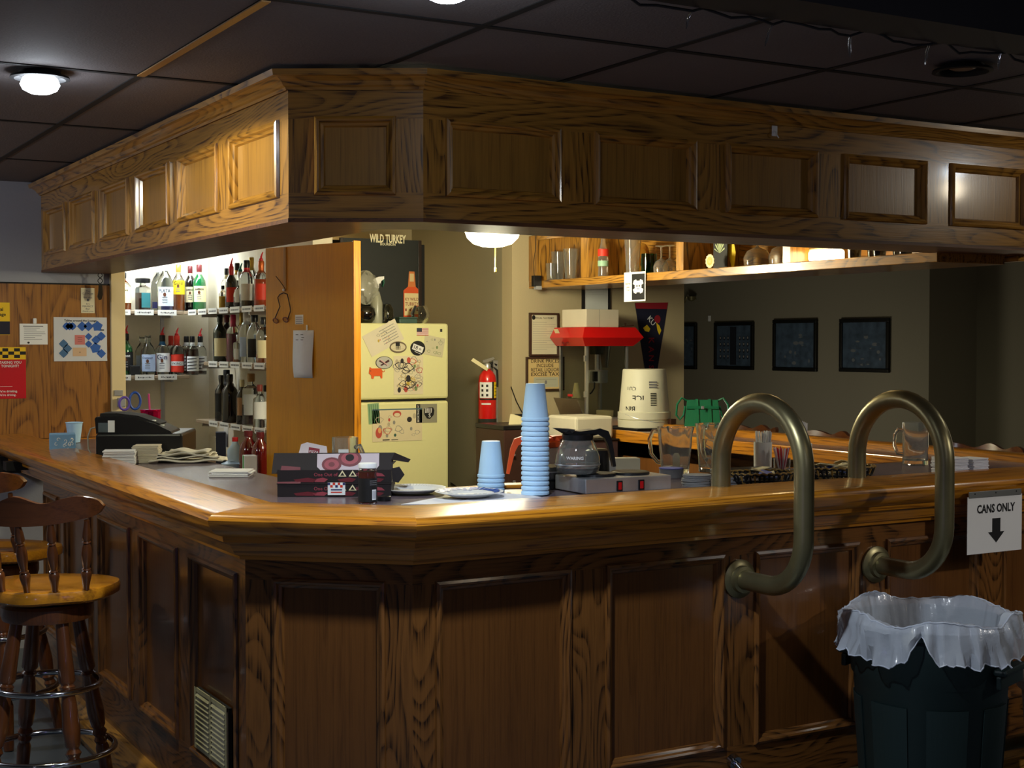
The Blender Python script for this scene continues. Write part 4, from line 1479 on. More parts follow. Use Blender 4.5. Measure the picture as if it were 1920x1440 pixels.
YS, XS = 9.2, 2.80
Z1, Z2, ZR2, ZR3 = 1.776, 1.352, 1.445, 1.072
tgl = [(2.02 + k * .152, 2.02 + k * .152 + .125) for k in range(5)]
shelf(1.965, YS, 2.80, 9.449, Z1, 'upper liquor shelf on the back wall with white name tags', tgl, 'y')
shelf(1.965, YS, 2.84, 9.449, Z2, 'lower liquor shelf on the back wall with white name tags', tgl, 'y')
for z, lb, ya in ((Z1, 'topmost side liquor shelf against the partition', 9.2), (ZR2, 'middle side liquor shelf with cream tags', 8.78), (ZR3, 'lowest side liquor shelf sloping toward the counter', 8.95)):
    shelf(XS, 7.62, 3.047, ya - .001, z, lb, [(7.66 + k * .21, 7.66 + k * .21 + .17) for k in range(int((ya - 7.7) / .21))], 'x')
wall('wall_alcove_side_near', (3.05, 7.55, 0), (3.17, 8.4, CZ), M_WHITEW)
t = thing('shelf_standard', 'slotted metal upright strip holding the liquor shelves', 'bracket strip', (0, 0, 0))
q = MB(); q.board((2.715, 9.44, .9), (2.74, 9.4495, 2.1), M_STEEL); q.build('strip', t)

_pr = {
    'round': [(0, 0), (.93, 0), (1, .02), (1, .58), (.93, .66), (.62, .74), (.36, .80), (.33, .92), (.36, .93), (.36, .95), (.33, .955)],
    'square': [(0, 0), (.95, 0), (1, .02), (1, .66), (.9, .72), (.45, .76), (.40, .80), (.40, .9), (.42, .9), (.42, .93), (.38, .93)],
    'wine': [(0, 0), (.95, 0), (1, .02), (1, .60), (.92, .68), (.5, .76), (.36, .82), (.34, .95), (.40, .955), (.40, .975), (.34, .98)],
    'jug': [(0, 0), (.92, 0), (1, .03), (1, .52), (.94, .62), (.7, .72), (.4, .80), (.32, .84), (.30, .93), (.36, .935), (.36, .95), (.30, .955)],
    'squat': [(0, 0), (.8, 0), (1, .08), (1, .36), (.8, .5), (.4, .58), (.3, .66), (.28, .9), (.32, .9), (.32, .93), (.28, .93)],
}


def bottle(label, cat, loc, h, r, shape='round', gl=None, fill=.5, liq=None, lab=None, l0=.12, l1=.48, cap=None, capw=None, capb=.84, text=None, neck=None, pourer=None, group=None, sides=None, rz=0.4, stripe=None, tcol=None):
    t_ = thing('liquor_bottle', label, cat, loc, rz, group)
    pr = _pr[shape]
    P_ = [(a * r, b_ * h) for a, b_ in pr]
    q = MB(); q.lathe(P_ + [(P_[-1][0] * .6, P_[-1][1] - .004), (0, P_[-1][1] - .004)], gl or M_GLASS, 20, sides=sides, rot=PI / 4 if sides == 4 else 0, sm=sides is None); q.build('glass_body', t_)
    if liq is not None:
        lp = [(0, .006)]
        for a, b_ in pr[1:]:
            if b_ <= fill: lp.append((a * r * .93, max(.006, b_ * h)))
            else: break
        lp.append((lp[-1][0] * (1.0 if fill < .6 else .9), fill * h)); lp.append((0, fill * h))
        q = MB(); q.lathe(lp, liq, 18, sides=sides, rot=PI / 4 if sides == 4 else 0, sm=sides is None); q.build('liquid', t_)
    top = P_[-1][1]
    cw = (capw or .42) * r
    q = MB(); q.lathe([(cw * .95, capb * h + (.05 * h if not cap else 0)), (cw, capb * h + .05 * h), (cw, h - .004), (cw * .85, h), (0, h)], cap or M_BLACK, 16); q.build('cap', t_)
    if neck is not None:
        q = MB(); q.lathe([(.42 * r, .74 * h), (.40 * r, .78 * h), (.385 * r, .88 * h)], neck, 18); q.build('neck_label', t_)
    if lab is not None:
        q = MB()
        if sides == 4:
            e = r * .7071 + .0012
            q.M = Matrix.Rotation(-0.0, 4, 'Z')
            q.rect(-e * .9, l0 * h, e * .9, l1 * h, lab, -e)
        else:
            q.wrap(r + .0008, l0 * h, l1 * h, -1.25 - rz, 1.25 - rz, lab, 14)
        q.build('label', t_)
        if stripe is not None:
            q = MB(); q.wrap(r + .0012, (l0 + (l1 - l0) * .36) * h, (l0 + (l1 - l0) * .60) * h, -1.25 - rz, 1.25 - rz, stripe, 14); q.build('label_band', t_)
        if text:
            q = MB()
            a = -rz - .35
            q.M = Matrix.Rotation(a, 4, 'Z')
            q.text(text, 0, (l0 + (l1 - l0) * (.8 if stripe is None else .48)) * h, min(.034, .95 * r / len(text) * 2.2), tcol or M_INK, -r - .0018, curve=r + .002, w=r * 1.5)
            if stripe is None:
                for k in range(3): q.rect(-r * .35, (l0 + (l1 - l0) * (.18 + .13 * k)) * h, r * .35, (l0 + (l1 - l0) * (.22 + .13 * k)) * h, M_GREYINK, -r - .0022)
                q.ell(0, (l0 + (l1 - l0) * .6) * h, r * .2, r * .26, mat('seal_brown', (90, 50, 30), .5), -r - .0022, 12)
            q.build('lettering', t_)
    if pourer is not None:
        q = MB(); q.lathe([(.3 * r, h - .002), (.28 * r, h + .012), (.14 * r, h + .018), (.1 * r, h + .03)], pourer, 12)
        q.tube([(0, 0, h + .012), (.004, 0, h + .034), (.014, 0, h + .052)], [.006, .005, .003], pourer, 8)
        q.build('pourer', t_)
    return t_


G_GREEN = glass('green_glass', (40, 150, 70)); G_DKG = mat('dark_green_glass', (10, 26, 18), .08, coat=.6, vary=.1); G_BLK = mat('black_glass', (12, 10, 12), .08, coat=.8, vary=.1)
G_BLUE = glass('pale_blue_glass', (224, 240, 250)); L_AMB = mat('amber_liquor', (150, 72, 22), .15, coat=.5, vary=.05); L_RED = mat('orange_liquor', (198, 70, 24), .15, coat=.5)
L_BRN = mat('brown_liquor', (52, 18, 10), .15, coat=.5); L_CLR = glass('clear_liquor', (238, 244, 246)); L_MAG = mat('magenta_liquor', (110, 14, 46), .15, coat=.5); L_YEL = mat('yellow_liquor', (206, 160, 20), .2)
C_CREAM = mat('label_cream', (230, 220, 176), .6); C_WHITE = mat('label_white', (232, 236, 238), .6); C_YEL = mat('label_yellow', (240, 206, 24), .6); C_RED = mat('label_red', (206, 52, 34), .55)
C_BLUE = mat('label_blue', (170, 190, 224), .6); C_BLK = mat('label_black', (16, 16, 18), .6); C_NAVY = mat('label_navy', (40, 44, 100), .6)
K_GOLD = mat('cap_gold', (190, 160, 76), .35, .6); K_MAR = mat('cap_maroon', (96, 24, 28), .4); K_RED = mat('pourer_red', (190, 30, 36), .4); K_BLU = mat('cap_blue', (36, 110, 170), .4); K_MAG = mat('cap_magenta', (170, 26, 70), .35); K_SIL = mat('cap_silver', (200, 204, 210), .3, .5); K_TEAL = mat('pourer_teal', (20, 130, 120), .4); K_COP = mat('cap_copper', (186, 92, 40), .35, .4)
A = 'bottle'


def on_back(px, dy=0.0, z=Z1):
    p = ony(px, 580, YS + .09 + dy)
    return (p.x, p.y, z)


def on_side(px, dx=0.0, z=Z1):
    p = onx(px, 580, XS + .08 + dx)
    return (p.x, p.y, z)


# upper back shelf
bottle('bottle with a cream and purple label at the left end of the upper shelf', A, on_back(231), .25, .052, 'round', fill=.34, liq=L_AMB, lab=C_CREAM, l0=.2, l1=.62, cap=M_BLACK, text='Reserve', stripe=None)
bottle('square dark almond liqueur bottle with a wide black cap', A, on_back(268), .215, .05, 'square', fill=.55, liq=L_BRN, lab=mat('label_teal', (40, 110, 116), .5), l0=.1, l1=.55, cap=M_BLACK, capw=1.0, capb=.86, sides=4, rz=.3)
g = 'clear tequila jugs on the upper shelf'
bottle('clear jug with a silver neck, left of its twin on the upper shelf', A, on_back(299, .095), .31, .055, 'jug', fill=.5, liq=None, lab=C_NAVY, l0=.06, l1=.2, cap=K_SIL, capw=.5, group=g)
bottle('clear jug with a silver neck, in front of its twin on the upper shelf', A, on_back(310, -.04), .315, .052, 'jug', fill=.5, liq=None, lab=mat('label_ice', (206, 220, 232), .5), l0=.1, l1=.5, cap=K_SIL, capw=.5, group=g, text='PLATA')
bottle('tequila bottle with a bright yellow label and gold cap', A, on_back(335, .0), .31, .040, 'round', fill=.36, liq=L_AMB, lab=C_YEL, l0=.36, l1=.66, cap=K_GOLD, text='Gold')
g = 'whiskey bottles with cream labels'
bottle('dark whiskey bottle with a cream label, left of the green one', A, on_back(357, .03), .305, .038, 'round', gl=G_BLK, lab=C_CREAM, l0=.2, l1=.54, cap=K_MAR, neck=C_CREAM, text='JAMESON', group=g)
bottle('green whiskey bottle with a cream label and maroon cap', A, on_back(374, -.04), .312, .043, 'round', gl=mat('vivid_green_glass', (20, 110, 60), .06, trans=.3, coat=.7, vary=.05), lab=C_CREAM, l0=.2, l1=.54, cap=K_MAR, neck=C_CREAM, text='JAMESON', group=g)
# upper side shelf
ss = [
    ('small yellow liquor bottle at the left end of the side shelf', 418, .0, .15, .026, 'round', None, .55, L_YEL, None, M_BLACK, None, None),
    ('tall bottle with a black cap behind the small yellow one', 425, .09, .27, .035, 'round', None, .45, L_BRN, None, M_BLACK, C_CREAM, None),
    ('red labelled rum bottle with a red pourer', 434, -.02, .26, .037, 'round', G_BLK, .5, None, C_RED, K_RED, K_RED, K_RED),
    ('bottle of dark liqueur with gold neck foil on the top side shelf', 445, .07, .29, .04, 'round', None, .62, L_BRN, None, M_BLACK, K_GOLD, None),
    ('small round bellied bottle with a teal pourer', 451, -.02, .22, .042, 'squat', None, .3, L_BRN, C_WHITE, K_SIL, None, K_TEAL),
    ('bottle with an oval pale label on the top side shelf', 463, -.01, .285, .045, 'round', None, .28, L_BRN, C_WHITE, M_BLACK, K_RED, None),
    ('clear bottle with a long gold neck on the top side shelf', 472, .06, .31, .036, 'wine', None, .5, None, None, K_GOLD, K_GOLD, None),
    ('orange liquor bottle with a copper cap and red pourer by the partition', 490, .0, .27, .042, 'round', None, .6, L_RED, C_RED, K_COP, K_COP, K_RED),
    ('amber bottle tight against the wood partition on the top side shelf', 497, .06, .2, .034, 'round', None, .6, L_AMB, None, M_BLACK, None, None),
]
for lb, px, dx, h, r, sh, gl_, fl, lq, lab, cap, nk, po in ss:
    bottle(lb, A, on_side(px, dx), h, r, sh, gl_, fl, lq, lab, .15, .5, cap, neck=nk, pourer=po)
# lower back shelf
bottle('green bottle with a white crest and red pourer at the lower shelf end', A, on_back(236, 0, Z2), .275, .042, 'wine', gl=mat('deep_green_glass', (14, 80, 36), .07, trans=.2, coat=.7), lab=C_BLK, l0=.12, l1=.56, cap=M_BLACK, pourer=K_RED, text='crest', tcol=C_WHITE)
q = MB(); q.board((-.03, -.03, 0), (.03, .03, .065), M_BLACKM, bev=.004); q.build('black_tray', None, on_back(251, -.05, Z2), 0, 'low black tray at the foot of the green bottle', 'tray')
g = 'clear bottles with pale blue labels'
bottle('clear rum bottle with a pale blue label, behind its twin', A, on_back(266, .095, Z2), .26, .046, 'jug', lab=C_BLUE, l0=.12, l1=.5, cap=M_GLASS, group=g)
bottle('clear rum bottle with a pale blue label and red dot, in front', A, on_back(277, -.025, Z2), .265, .047, 'jug', lab=C_BLUE, l0=.1, l1=.52, cap=M_GLASS, group=g, text='Coconut', tcol=C_NAVY)
bottle('clear vodka bottle with a blue neck and white diagonal label', A, on_back(304, 0, Z2), .265, .047, 'round', lab=C_WHITE, l0=.08, l1=.55, cap=M_BLACK, neck=K_BLU, pourer=K_RED, text='Gin', tcol=C_NAVY)
g = 'red labelled clear bottles on the lower shelf'
bottle('clear bottle with a red label, partly behind its twin', A, on_back(320, .09, Z2), .262, .040, 'round', lab=C_RED, l0=.1, l1=.52, cap=C_RED, neck=C_RED, group=g)
bottle('clear bottle with a red label banded in white, red pourer on top', A, on_back(331, 0, Z2), .262, .046, 'round', lab=C_RED, l0=.08, l1=.52, cap=C_RED, neck=C_RED, pourer=K_RED, stripe=C_WHITE, text='VIKING', group=g)
g = 'dark rum bottles with white labels'
for px, dy, lb, po, lq in ((349, .08, 'dark rum bottle with a slashed white label, leftmost of three', None, L_BRN), (360, -.035, 'dark rum bottle with a slashed white label, middle of three', None, L_BRN), (375, .035, 'half empty bottle with a slashed white label and red pourer', K_RED, L_BRN)):
    t = bottle(lb, A, on_back(px, dy, Z2), .258, .042, 'round', fill=.66 if po is None else .18, liq=lq, lab=C_WHITE, l0=.1, l1=.48, cap=M_BLACK, neck=C_WHITE, pourer=po, group=g)
    q = MB()
    q.M = Matrix.Rotation(-.75, 4, 'Z')
    for k in range(4): q.flat([(-.03, .035 + k * .022), (.03, .042 + k * .022), (.03, .047 + k * .022), (-.03, .043 + k * .022)], C_BLK, -.0445)
    q.build('lettering', t)
# middle side shelf
ms = [
    ('dark wine bottle with a small cream label at the left of the middle shelf', 412, 0, .30, .043, 'wine', G_DKG, .5, None, C_CREAM, G_DKG, None),
    ('dark wine bottle standing behind the magenta liqueur', 425, .08, .30, .04, 'wine', G_BLK, .5, None, C_RED, K_MAR, None),
    ('magenta liqueur bottle with a bright pink neck', 437, -.01, .295, .042, 'wine', None, .6, L_MAG, None, K_MAG, K_MAG),
    ('low clear flask with a white label on the middle side shelf', 447, -.03, .17, .034, 'square', None, .2, L_AMB, C_WHITE, K_SIL, None),
    ('bottle with a thin gold neck behind the clear jugs', 453, .08, .31, .036, 'wine', None, .5, None, C_CREAM, K_GOLD, K_GOLD),
    ('big clear vodka jug with a blue label, left of the dark labelled one', 462, .0, .31, .05, 'jug', None, .5, None, C_BLUE, C_WHITE, C_WHITE),
    ('big clear jug with a black label on the middle side shelf', 477, .0, .29, .05, 'jug', None, .5, None, C_BLK, M_BLACK, None),
    ('bottle with a cream label and brown seal against the partition', 494, -.01, .27, .045, 'round', None, .2, L_AMB, C_CREAM, M_BLACK, None),
]
for lb, px, dx, h, r, sh, gl_, fl, lq, lab, cap, nk in ms:
    bottle(lb, A, on_side(px, dx, ZR2), h, r, sh, gl_, fl, lq, lab, .12, .5, cap, neck=nk)
# lowest side shelf
ls = [
    ('black glossy bottle with a script label, leftmost on the lowest shelf', 414, 0, .29, .042, 'round', G_BLK, None, C_BLK, G_BLK),
    ('tall black box of liquor behind the black bottles', 424, .09, .32, .05, 'square', M_BLACKM, None, None, M_BLACKM),
    ('broad black glossy bottle with a white stripe on the lowest shelf', 430, -.02, .30, .05, 'wine', G_BLK, None, None, G_BLK),
    ('slim black bottle with a small tan picture label', 453, -.01, .27, .036, 'round', G_BLK, None, mat('label_tan', (170, 130, 96), .6), C_CREAM),
    ('clear tall bottle with a brown cap and broad silver label', 470, 0, .31, .055, 'square', None, L_BRN, mat('label_silver', (170, 174, 178), .5), mat('cap_cork', (150, 116, 66), .5)),
    ('clear bottle with a white label and red band on the lowest shelf', 486, -.03, .25, .04, 'round', None, None, C_WHITE, mat('cap_rust', (130, 50, 40), .5)),
    ('pale bottle half hidden by the partition on the lowest shelf', 498, .07, .24, .036, 'round', mat('pale_bottle', (190, 200, 206), .3), None, None, M_BLACK),
]
for lb, px, dx, h, r, sh, gl_, lq, lab, cap in ls:
    bottle(lb, A, on_side(px, dx, ZR3), h, r, sh, gl_, .4, lq, lab, .2, .6, cap)

# low cabinet with supplies under the side shelves
t = thing('low_cabinet', 'low brown cabinet below the side shelves', 'cabinet', (2.60, 7.56, 0))
q = MB(); q.board((0, 0, 0), (.445, 1.7, .80), BODYF, 'y', bev=.004); q.build('body', t)
q = MB(); q.board((-.015, -.01, .80), (.447, 1.71, .825), BODY, 'y', bev=.004); q.build('top', t)
ZC = .8255


def sup(px, x): p = onx(px, 850, x); return (p.x, p.y, ZC)


p = sup(414, 2.75)
q = MB(); q.board((-.03, -.05, 0), (.03, .05, .20), mat('box_navy', (34, 42, 66), .5), bev=.003); q.board((-.032, -.04, .02), (-.0301, .04, .17), M_CARD); q.build('tea_box', None, p, -.3, 'dark blue and white box left of the pale jugs under the shelves', 'box')
q = MB(); q.board((-.001, -.04, 0), (.001, .04, .12), M_WHITE); q.build('hanging_note', None, (2.797, onx(424, 820, 2.797).y, .93), 0, 'white note hanging from the lowest side shelf', 'note')
for px, x, h, r, c, lb in ((441, 2.74, .16, .045, (170, 196, 222), 'pale blue plastic jug below the lowest shelf'), (432, 2.67, .06, .055, (160, 190, 220), 'low pale blue tub in front of the pale jug')):
    q = MB(); q.lathe([(0, 0), (r, 0), (r, h * .7), (r * .5, h * .88), (r * .4, h), (0, h)], mat('pale_blue_%d' % px, c, .35), 20); q.build('plastic_jug', None, sup(px, x), 0, lb, 'jug')
q = MB(); q.lathe([(.018, .16), (.018, .185), (0, .186)], K_RED, 14); q.build('jug_cap', bpy.data.objects['plastic_jug'])
for px, x, r, lb in ((466, 2.74, .055, 'dark red round jug, left of two under the shelves'), (488, 2.76, .05, 'dark red round jug beside the partition under the shelves')):
    t = thing('sauce_jug', lb, 'jug', sup(px, x), 0, 'dark red jugs')
    q = MB(); q.lathe([(0, 0), (r, 0), (r, .12), (r * .85, .16), (r * .4, .19), (r * .4, .21)], mat('jug_red', (96, 16, 16), .12, coat=1), 24); q.build('body', t)
    q = MB(); q.lathe([(r * .45, .205), (r * .45, .235), (0, .236)], K_MAR, 16); q.build('cap', t)
q = MB(); q.board((-.035, -.045, 0), (.035, .045, .115), C_WHITE, bev=.003); q.board((-.0365, -.02, .0), (-.0355, .015, .1155), mat('box_green', (60, 170, 60), .5)); q.build('tea_packet', None, sup(468, 2.66), -.2, 'white packet with a bright green stripe behind the counter', 'packet')

# ================================================================== left end of the bar: register and friends
ZB = 1.0705
P = onz(168, 864, ZB)
t = thing('cash_register', 'black cash register with a sloping keyboard hood on the bar', 'cash register', (P.x + .025, P.y, ZB), R(-25.6))
RW, RD = .36, .40
q = MB(); q.board((0, 0, .012), (RW, RD, .112), M_BLACK, bev=.01); q.build('drawer_case', t)
q = MB()
for a, c in ((.03, .03), (RW - .05, .03), (.03, RD - .05), (RW - .05, RD - .05)): q.board((a, c, 0), (a + .02, c + .02, .014), M_BLACKM)
q.build('foot', t)
q = MB()
q.prism([(-.0, .112), (.0, .118), (-.005, .175), (.0, .182), (.08, .184), (.16, .176), (.24, .155), (.31, .120), (.315, .112)], .012, .24, M_BLACK)
q.build('hood', t)
q = MB(); q.prism([(.01, .184), (.012, .196), (.08, .197), (.17, .186), (.26, .152), (.255, .142), (.16, .172), (.08, .181)], .04, .22, M_BLACKM); q.build('top_cover', t)
q = MB(); q.board((.01, .009, .118), (.075, .0125, .158), mat('plate_grey', (90, 104, 112), .3)); q.board((.05, .0075, .118), (.078, .0115, .168), C_WHITE); q.build('rating_plate', t)
for k in range(2):
    q = MB(); q.board((.215 + k * .035, .06, .160 - k * .02), (.237 + k * .035, .09, .166 - k * .02), C_WHITE, bev=.002); q.build('key', t)
q = MB(); q.tube([(.0, .0, .14), (-.018, -.004, .135), (-.03, -.006, .10), (-.028, -.006, .05), (-.01, -.006, .015), (.01, -.004, .006)], .0035, mat('cable_grey', (150, 150, 140), .5), 8); q.build('power_cord', t)
# tissue box, cup, scissors
P = onz(104, 845, ZB + .02)
t = thing('tissue_box', 'pale blue tissue box with white swirls left of the register', 'tissue box', (P.x + .03, P.y, ZB), R(-12))
q = MB(); q.board((-.055, -.055, 0), (.055, .055, .095), mat('tissue_blue', (120, 168, 214), .55), bev=.003)
q.build('carton', t)
q = MB()
rn = random.Random(4)
for k in range(16):
    cx, cz = rn.uniform(-.045, .045), rn.uniform(.012, .085)
    a0 = rn.uniform(0, 6)
    q.tube([(cx + .009 * (1 - i / 9) * math.cos(a0 + i * .7), -.0555, cz + .009 * (1 - i / 9) * math.sin(a0 + i * .7)) for i in range(8)], .0014, C_WHITE, 5)
q.build('swirl_print', t)


def foam_cup(q_, z, r0=.030, r1=.043, h=.12, m=None, c=(0, 0), up=False):
    """inverted cup, mouth down at z"""
    pr = [(r1 * .92, 0), (r1 + .0028, .0), (r1 + .0032, .004), (r1 + .0028, .008), (r1, .010), (r0 + .001, h - .003), (r0, h), (0, h)]
    if up: pr = [(0, 0), (r0, 0), (r1, h - .006), (r1 + .003, h - .004), (r1 + .003, h), (r1 - .002, h), (r0 - .002, .004), (0, .004)]
    q_.lathe([(a, b_ + z) for a, b_ in pr], m or M_FOAM, 28, (c[0], c[1], 0))


P = onz(137, 842, ZB)
q = MB(); foam_cup(q, 0, .028, .04, .10, up=True); q.build('foam_cup', None, (1.62, 7.15, ZB + .002), 0, 'white foam cup standing left behind the register', 'cup')
t = thing('pen_cup', 'small dark cup holding the scissors behind the register', 'cup', (1.78, 6.70, ZB))
q = MB(); q.lathe([(0, 0), (.035, 0), (.038, .11), (.035, .11), (.032, .004), (0, .004)], M_BLACKM, 20); q.build('cup', t)
t = thing('scissors', 'blue and purple handled scissors upright behind the register', 'scissors', (1.78, 6.70, ZB + .008))
for c, m, ex in (((-.028), mat('handle_purple', (110, 84, 190), .4), (.024, .030)), ((.022), mat('handle_blue', (40, 84, 180), .4), (.026, .040))):
    q = MB(); q.tube([(c + ex[0] * math.cos(a), 0, .20 + ex[1] * math.sin(a) + (.012 if c > 0 else 0)) for a in [2 * PI * i / 20 for i in range(20)]], .006, m, 8, close=True); q.build('handle', t)
q = MB(); q.board((-.008, -.002, .0), (.0, .001, .17), M_STEEL); q.board((.0, .0015, .0), (.008, .003, .17), M_STEEL); q.build('blade', t)
# pink tumbler
t = thing('pink_tumbler', 'shiny pink faceted tumbler with a straw behind the register', 'tumbler', (1.80, 6.43, ZB))
t.scale = (1, 1, 1.22)
K_PINK = mat('tumbler_pink', (214, 22, 92), .14, .75)
q = MB(); q.lathe([(0, 0), (.030, 0), (.043, .115), (.046, .12), (.046, .148), (.044, .15)], K_PINK, sides=12, sm=False); q.build('body', t)
q = MB(); q.lathe([(.044, .149), (.047, .151), (.046, .156), (0, .157)], K_PINK, 24); q.build('lid', t)
q = MB(); q.tube([(.0, 0, .05), (-.004, 0, .157), (-.008, 0, .215)], .0045, mat('straw_pink', (226, 84, 150), .3), 10); q.build('straw', t)


def napkins(label, loc, rz, n, w, d, th, m, jit=.003, group=None):
    t_ = thing('napkin_stack', label, 'napkins', loc, rz, group)
    rn = random.Random(n)
    for k in range(n):
        q = MB()
        a, c = rn.uniform(-jit, jit), rn.uniform(-jit, jit)
        q.M = Matrix.Translation((a, c, k * th)) @ Matrix.Rotation(rn.uniform(-jit, jit) * 6, 4, 'Z')
        q.board((-w / 2, -d / 2, 0), (w / 2, d / 2, th * .90), m, bev=th * .3)
        q.build('napkin', t_)
    return t_


M_NAP = mat('napkin_white', (226, 228, 236), .8)
M_NAPC = mat('napkin_cream', (206, 198, 180), .8)
P = onz(222, 873, ZB); napkins('stack of white napkins in front of the cash register', (P.x + .02, P.y + .05, ZB), R(-20), 9, .125, .10, .0066, M_NAP)
P = onz(268, 869, ZB); napkins('stack of cream napkins right of the white stack', (P.x + .03, P.y + .05, ZB), R(-25), 13, .105, .10, .0056, M_NAPC)
P = onz(436, 895, ZB); napkins('low white napkin pile lying on the bare worktop by the pizza boxes', (P.x + .02, P.y + .06, ZB), R(-28), 4, .145, .125, .0055, mat('napkin_bright', (240, 242, 250), .8), .006)
P = onz(1824, 889, ZB)
napkins('neat white napkin stack at the right end of the bar, left of its neighbour', (P.x - .035, P.y + .08, ZB), R(-8), 11, .095, .10, .0055, M_NAP, group='napkin stacks at the right end')
napkins('neat white napkin stack at the right end of the bar, right of its neighbour', (P.x + .072, P.y + .075, ZB), R(6), 10, .095, .09, .0055, M_NAP, group='napkin stacks at the right end')
# folded towel
P = onz(368, 867, ZB)
t = thing('bar_towel', 'rumpled folded white bar towel beside the register', 'towel', (P.x - .02, P.y + .05, ZB), R(-25))
q = MB()
for L_ in range(4):
    n, mm = 22, 8
    vs, fs = [], []
    for j in range(mm):
        for i in range(n):
            u, v = i / (n - 1), j / (mm - 1)
            x = (u - .5) * (.30 - L_ * .045) + .012 * math.sin(L_ * 2 + v * 3)
            y = (v - .5) * (.15 - .012 * L_)
            e = min(u, 1 - u) * 8
            z = .003 + L_ * .0085 + .0035 * math.sin(u * 9 + L_ * 1.7) * min(1, e) + .003 * math.sin(v * 8 + L_)
            vs.append((x, y, max(z * 1.55, .002 + L_ * .0028)))
    for j in range(mm - 1):
        for i in range(n - 1):
            fs.append((j * n + i, j * n + i + 1, (j + 1) * n + i + 1, (j + 1) * n + i))
    q.add(vs, fs, mat('towel_white', (222, 218, 204), .9, bump=.4, scale=200), None, True)
o = q.build('cloth', t)
md = o.modifiers.new('thick', 'SOLIDIFY'); md.thickness = .005; md.offset = 1

# ================================================================== pizza boxes and jars
M_PIZ = mat('pizza_black', (24, 14, 18), .7, vary=.3)
M_PIZR = mat('pizza_maroon', (104, 30, 40), .5)
M_PIZP = mat('pizza_pink', (150, 62, 74), .5)
PP = onz(474, 932, ZB)
pz = Vector((1.612, 4.30)); pang = math.atan2(-.21, .385)


def pizza(name, label, z, h, closed, rz_off=0.0, dx=0.0):
    t_ = thing(name, label, 'pizza box', (pz.x + dx, pz.y, z), pang + rz_off, 'pizza boxes')
    W_, D_ = .365, .22
    q = MB(); q.board((0, 0, 0), (W_, D_, .002), M_PIZ)
    q.board((0, 0, .002), (W_, .003, h), M_PIZ); q.board((0, D_ - .003, .002), (W_, D_, h), M_PIZ)
    q.board((0, .003, .002), (.003, D_ - .003, h), M_PIZ); q.board((W_ - .003, .003, .002), (W_, D_ - .003, h), M_PIZ)
    q.build('tray', t_)
    q = MB()
    for a, c, m in ((.06, .115, M_PIZR), (.12, .15, M_PIZP), (.20, .24, M_PIZR), (.27, .33, M_PIZR)):
        q.flat([(a, .004), (c, .003), (c + .012, h * .3), ((a + c) / 2 + .01, h * .42), (a - .008, h * .28)], m, -.0004)
    q.flat([(.285, h * .5), (.345, h * .5), (.335, h * .72), (.315, h * .80), (.30, h * .68)], M_PIZP, -.0005)
    q.text('One Out of', .155, h * .66, .011, M_PIZP, -.0006); q.text('the', .262, h * .68, .011, M_PIZP, -.0006)
    for a in (.195, .228): q.flat([(a, h * .5), (a + .026, h * .5), (a + .013, h * .98)], C_CREAM, -.0007); q.flat([(a + .006, h * .56), (a + .02, h * .56), (a + .013, h * .82)], M_PIZ, -.0009)
    q.build('print', t_)
    if closed:
        q = MB(); q.board((-.002, -.002, h), (W_ + .002, D_ + .002, h + .003), M_PIZ); q.build('lid', t_)
    return t_, W_, D_


t, W_, D_ = pizza('pizza_box', 'closed dark pizza box under the open one', ZB, .040, True)
q = MB(); q.board((.162, -.006, .006), (.218, -.002, .046), C_WHITE)
for i in range(7):
    for j in range(2):
        if (i + j) % 2: q.rect(.162 + i * .008, .030 + j * .008, .170 + i * .008, .038 + j * .008, C_RED if i % 3 else C_NAVY, -.0065)
for k, (m, z_) in enumerate(((C_NAVY, .021), (C_RED, .013))): q.rect(.172, z_, .208, z_ + .004, m, -.0066)
q.build('sticker', t)
t, W_, D_ = pizza('pizza_box', 'open pizza box with its lid folded back on the closed one', ZB + .0435, .042, False, R(2))
# open lid leaning back with flaps
q = MB()
h = .042
q.add([(-.0, D_, h), (W_, D_, h), (W_ + .01, D_ + .03, h + .008), (-.01, D_ + .03, h + .008)], [(0, 1, 2, 3)], M_PIZ)
z0, z1 = h + .0, h + .052
q.add([(-.02, .015, z0 - .012), (W_ + .0, .015, z0 - .008), (W_ + .01, .045, z1), (-.015, .045, z1), (W_ * .30, .0155, z0 + .0), (W_ * .78, .0155, z0)], [(0, 1, 2, 3)], M_PIZ)
q.add([(W_ + .0, .018, z1 - .020), (W_ + .01, .045, z1), (W_ + .062, .04, z1 - .022), (W_ + .055, .03, z1 - .030)], [(0, 3, 2, 1)], M_PIZ)
q.add([(W_ + .003, .04, .0), (W_ + .022, .038, -.004), (W_ + .042, .04, .022), (W_ + .025, .045, z0 + .006), (W_, .045, z0)], [(0, 1, 2, 3, 4)], M_PIZ)
o = q.build('lid', t)
md = o.modifiers.new('thick', 'SOLIDIFY'); md.thickness = .002
q = MB()
k = .030 / .064
f = lambda x, v: (x, .015 + .03 * v - .0022, (z0 - .01) + (z1 - z0 + .01) * v)
pts = [(.125, .95), (.325, .97), (.325, .35), (.312, .10), (.14, .08), (.125, .3)]
q.add([f(*p) for p in pts], [tuple(range(6))], mat('print_lilac', (186, 174, 186), .5))
def disc(cx, cv, rx, rv, m, off):
    q.add([(f(cx + rx * math.cos(2 * PI * i / 20), min(.97, cv + rv * math.sin(2 * PI * i / 20)))[0], f(0, min(.97, cv + rv * math.sin(2 * PI * i / 20)))[1] - off, f(0, min(.97, cv + rv * math.sin(2 * PI * i / 20)))[2]) for i in range(20)], [tuple(range(20))], m)
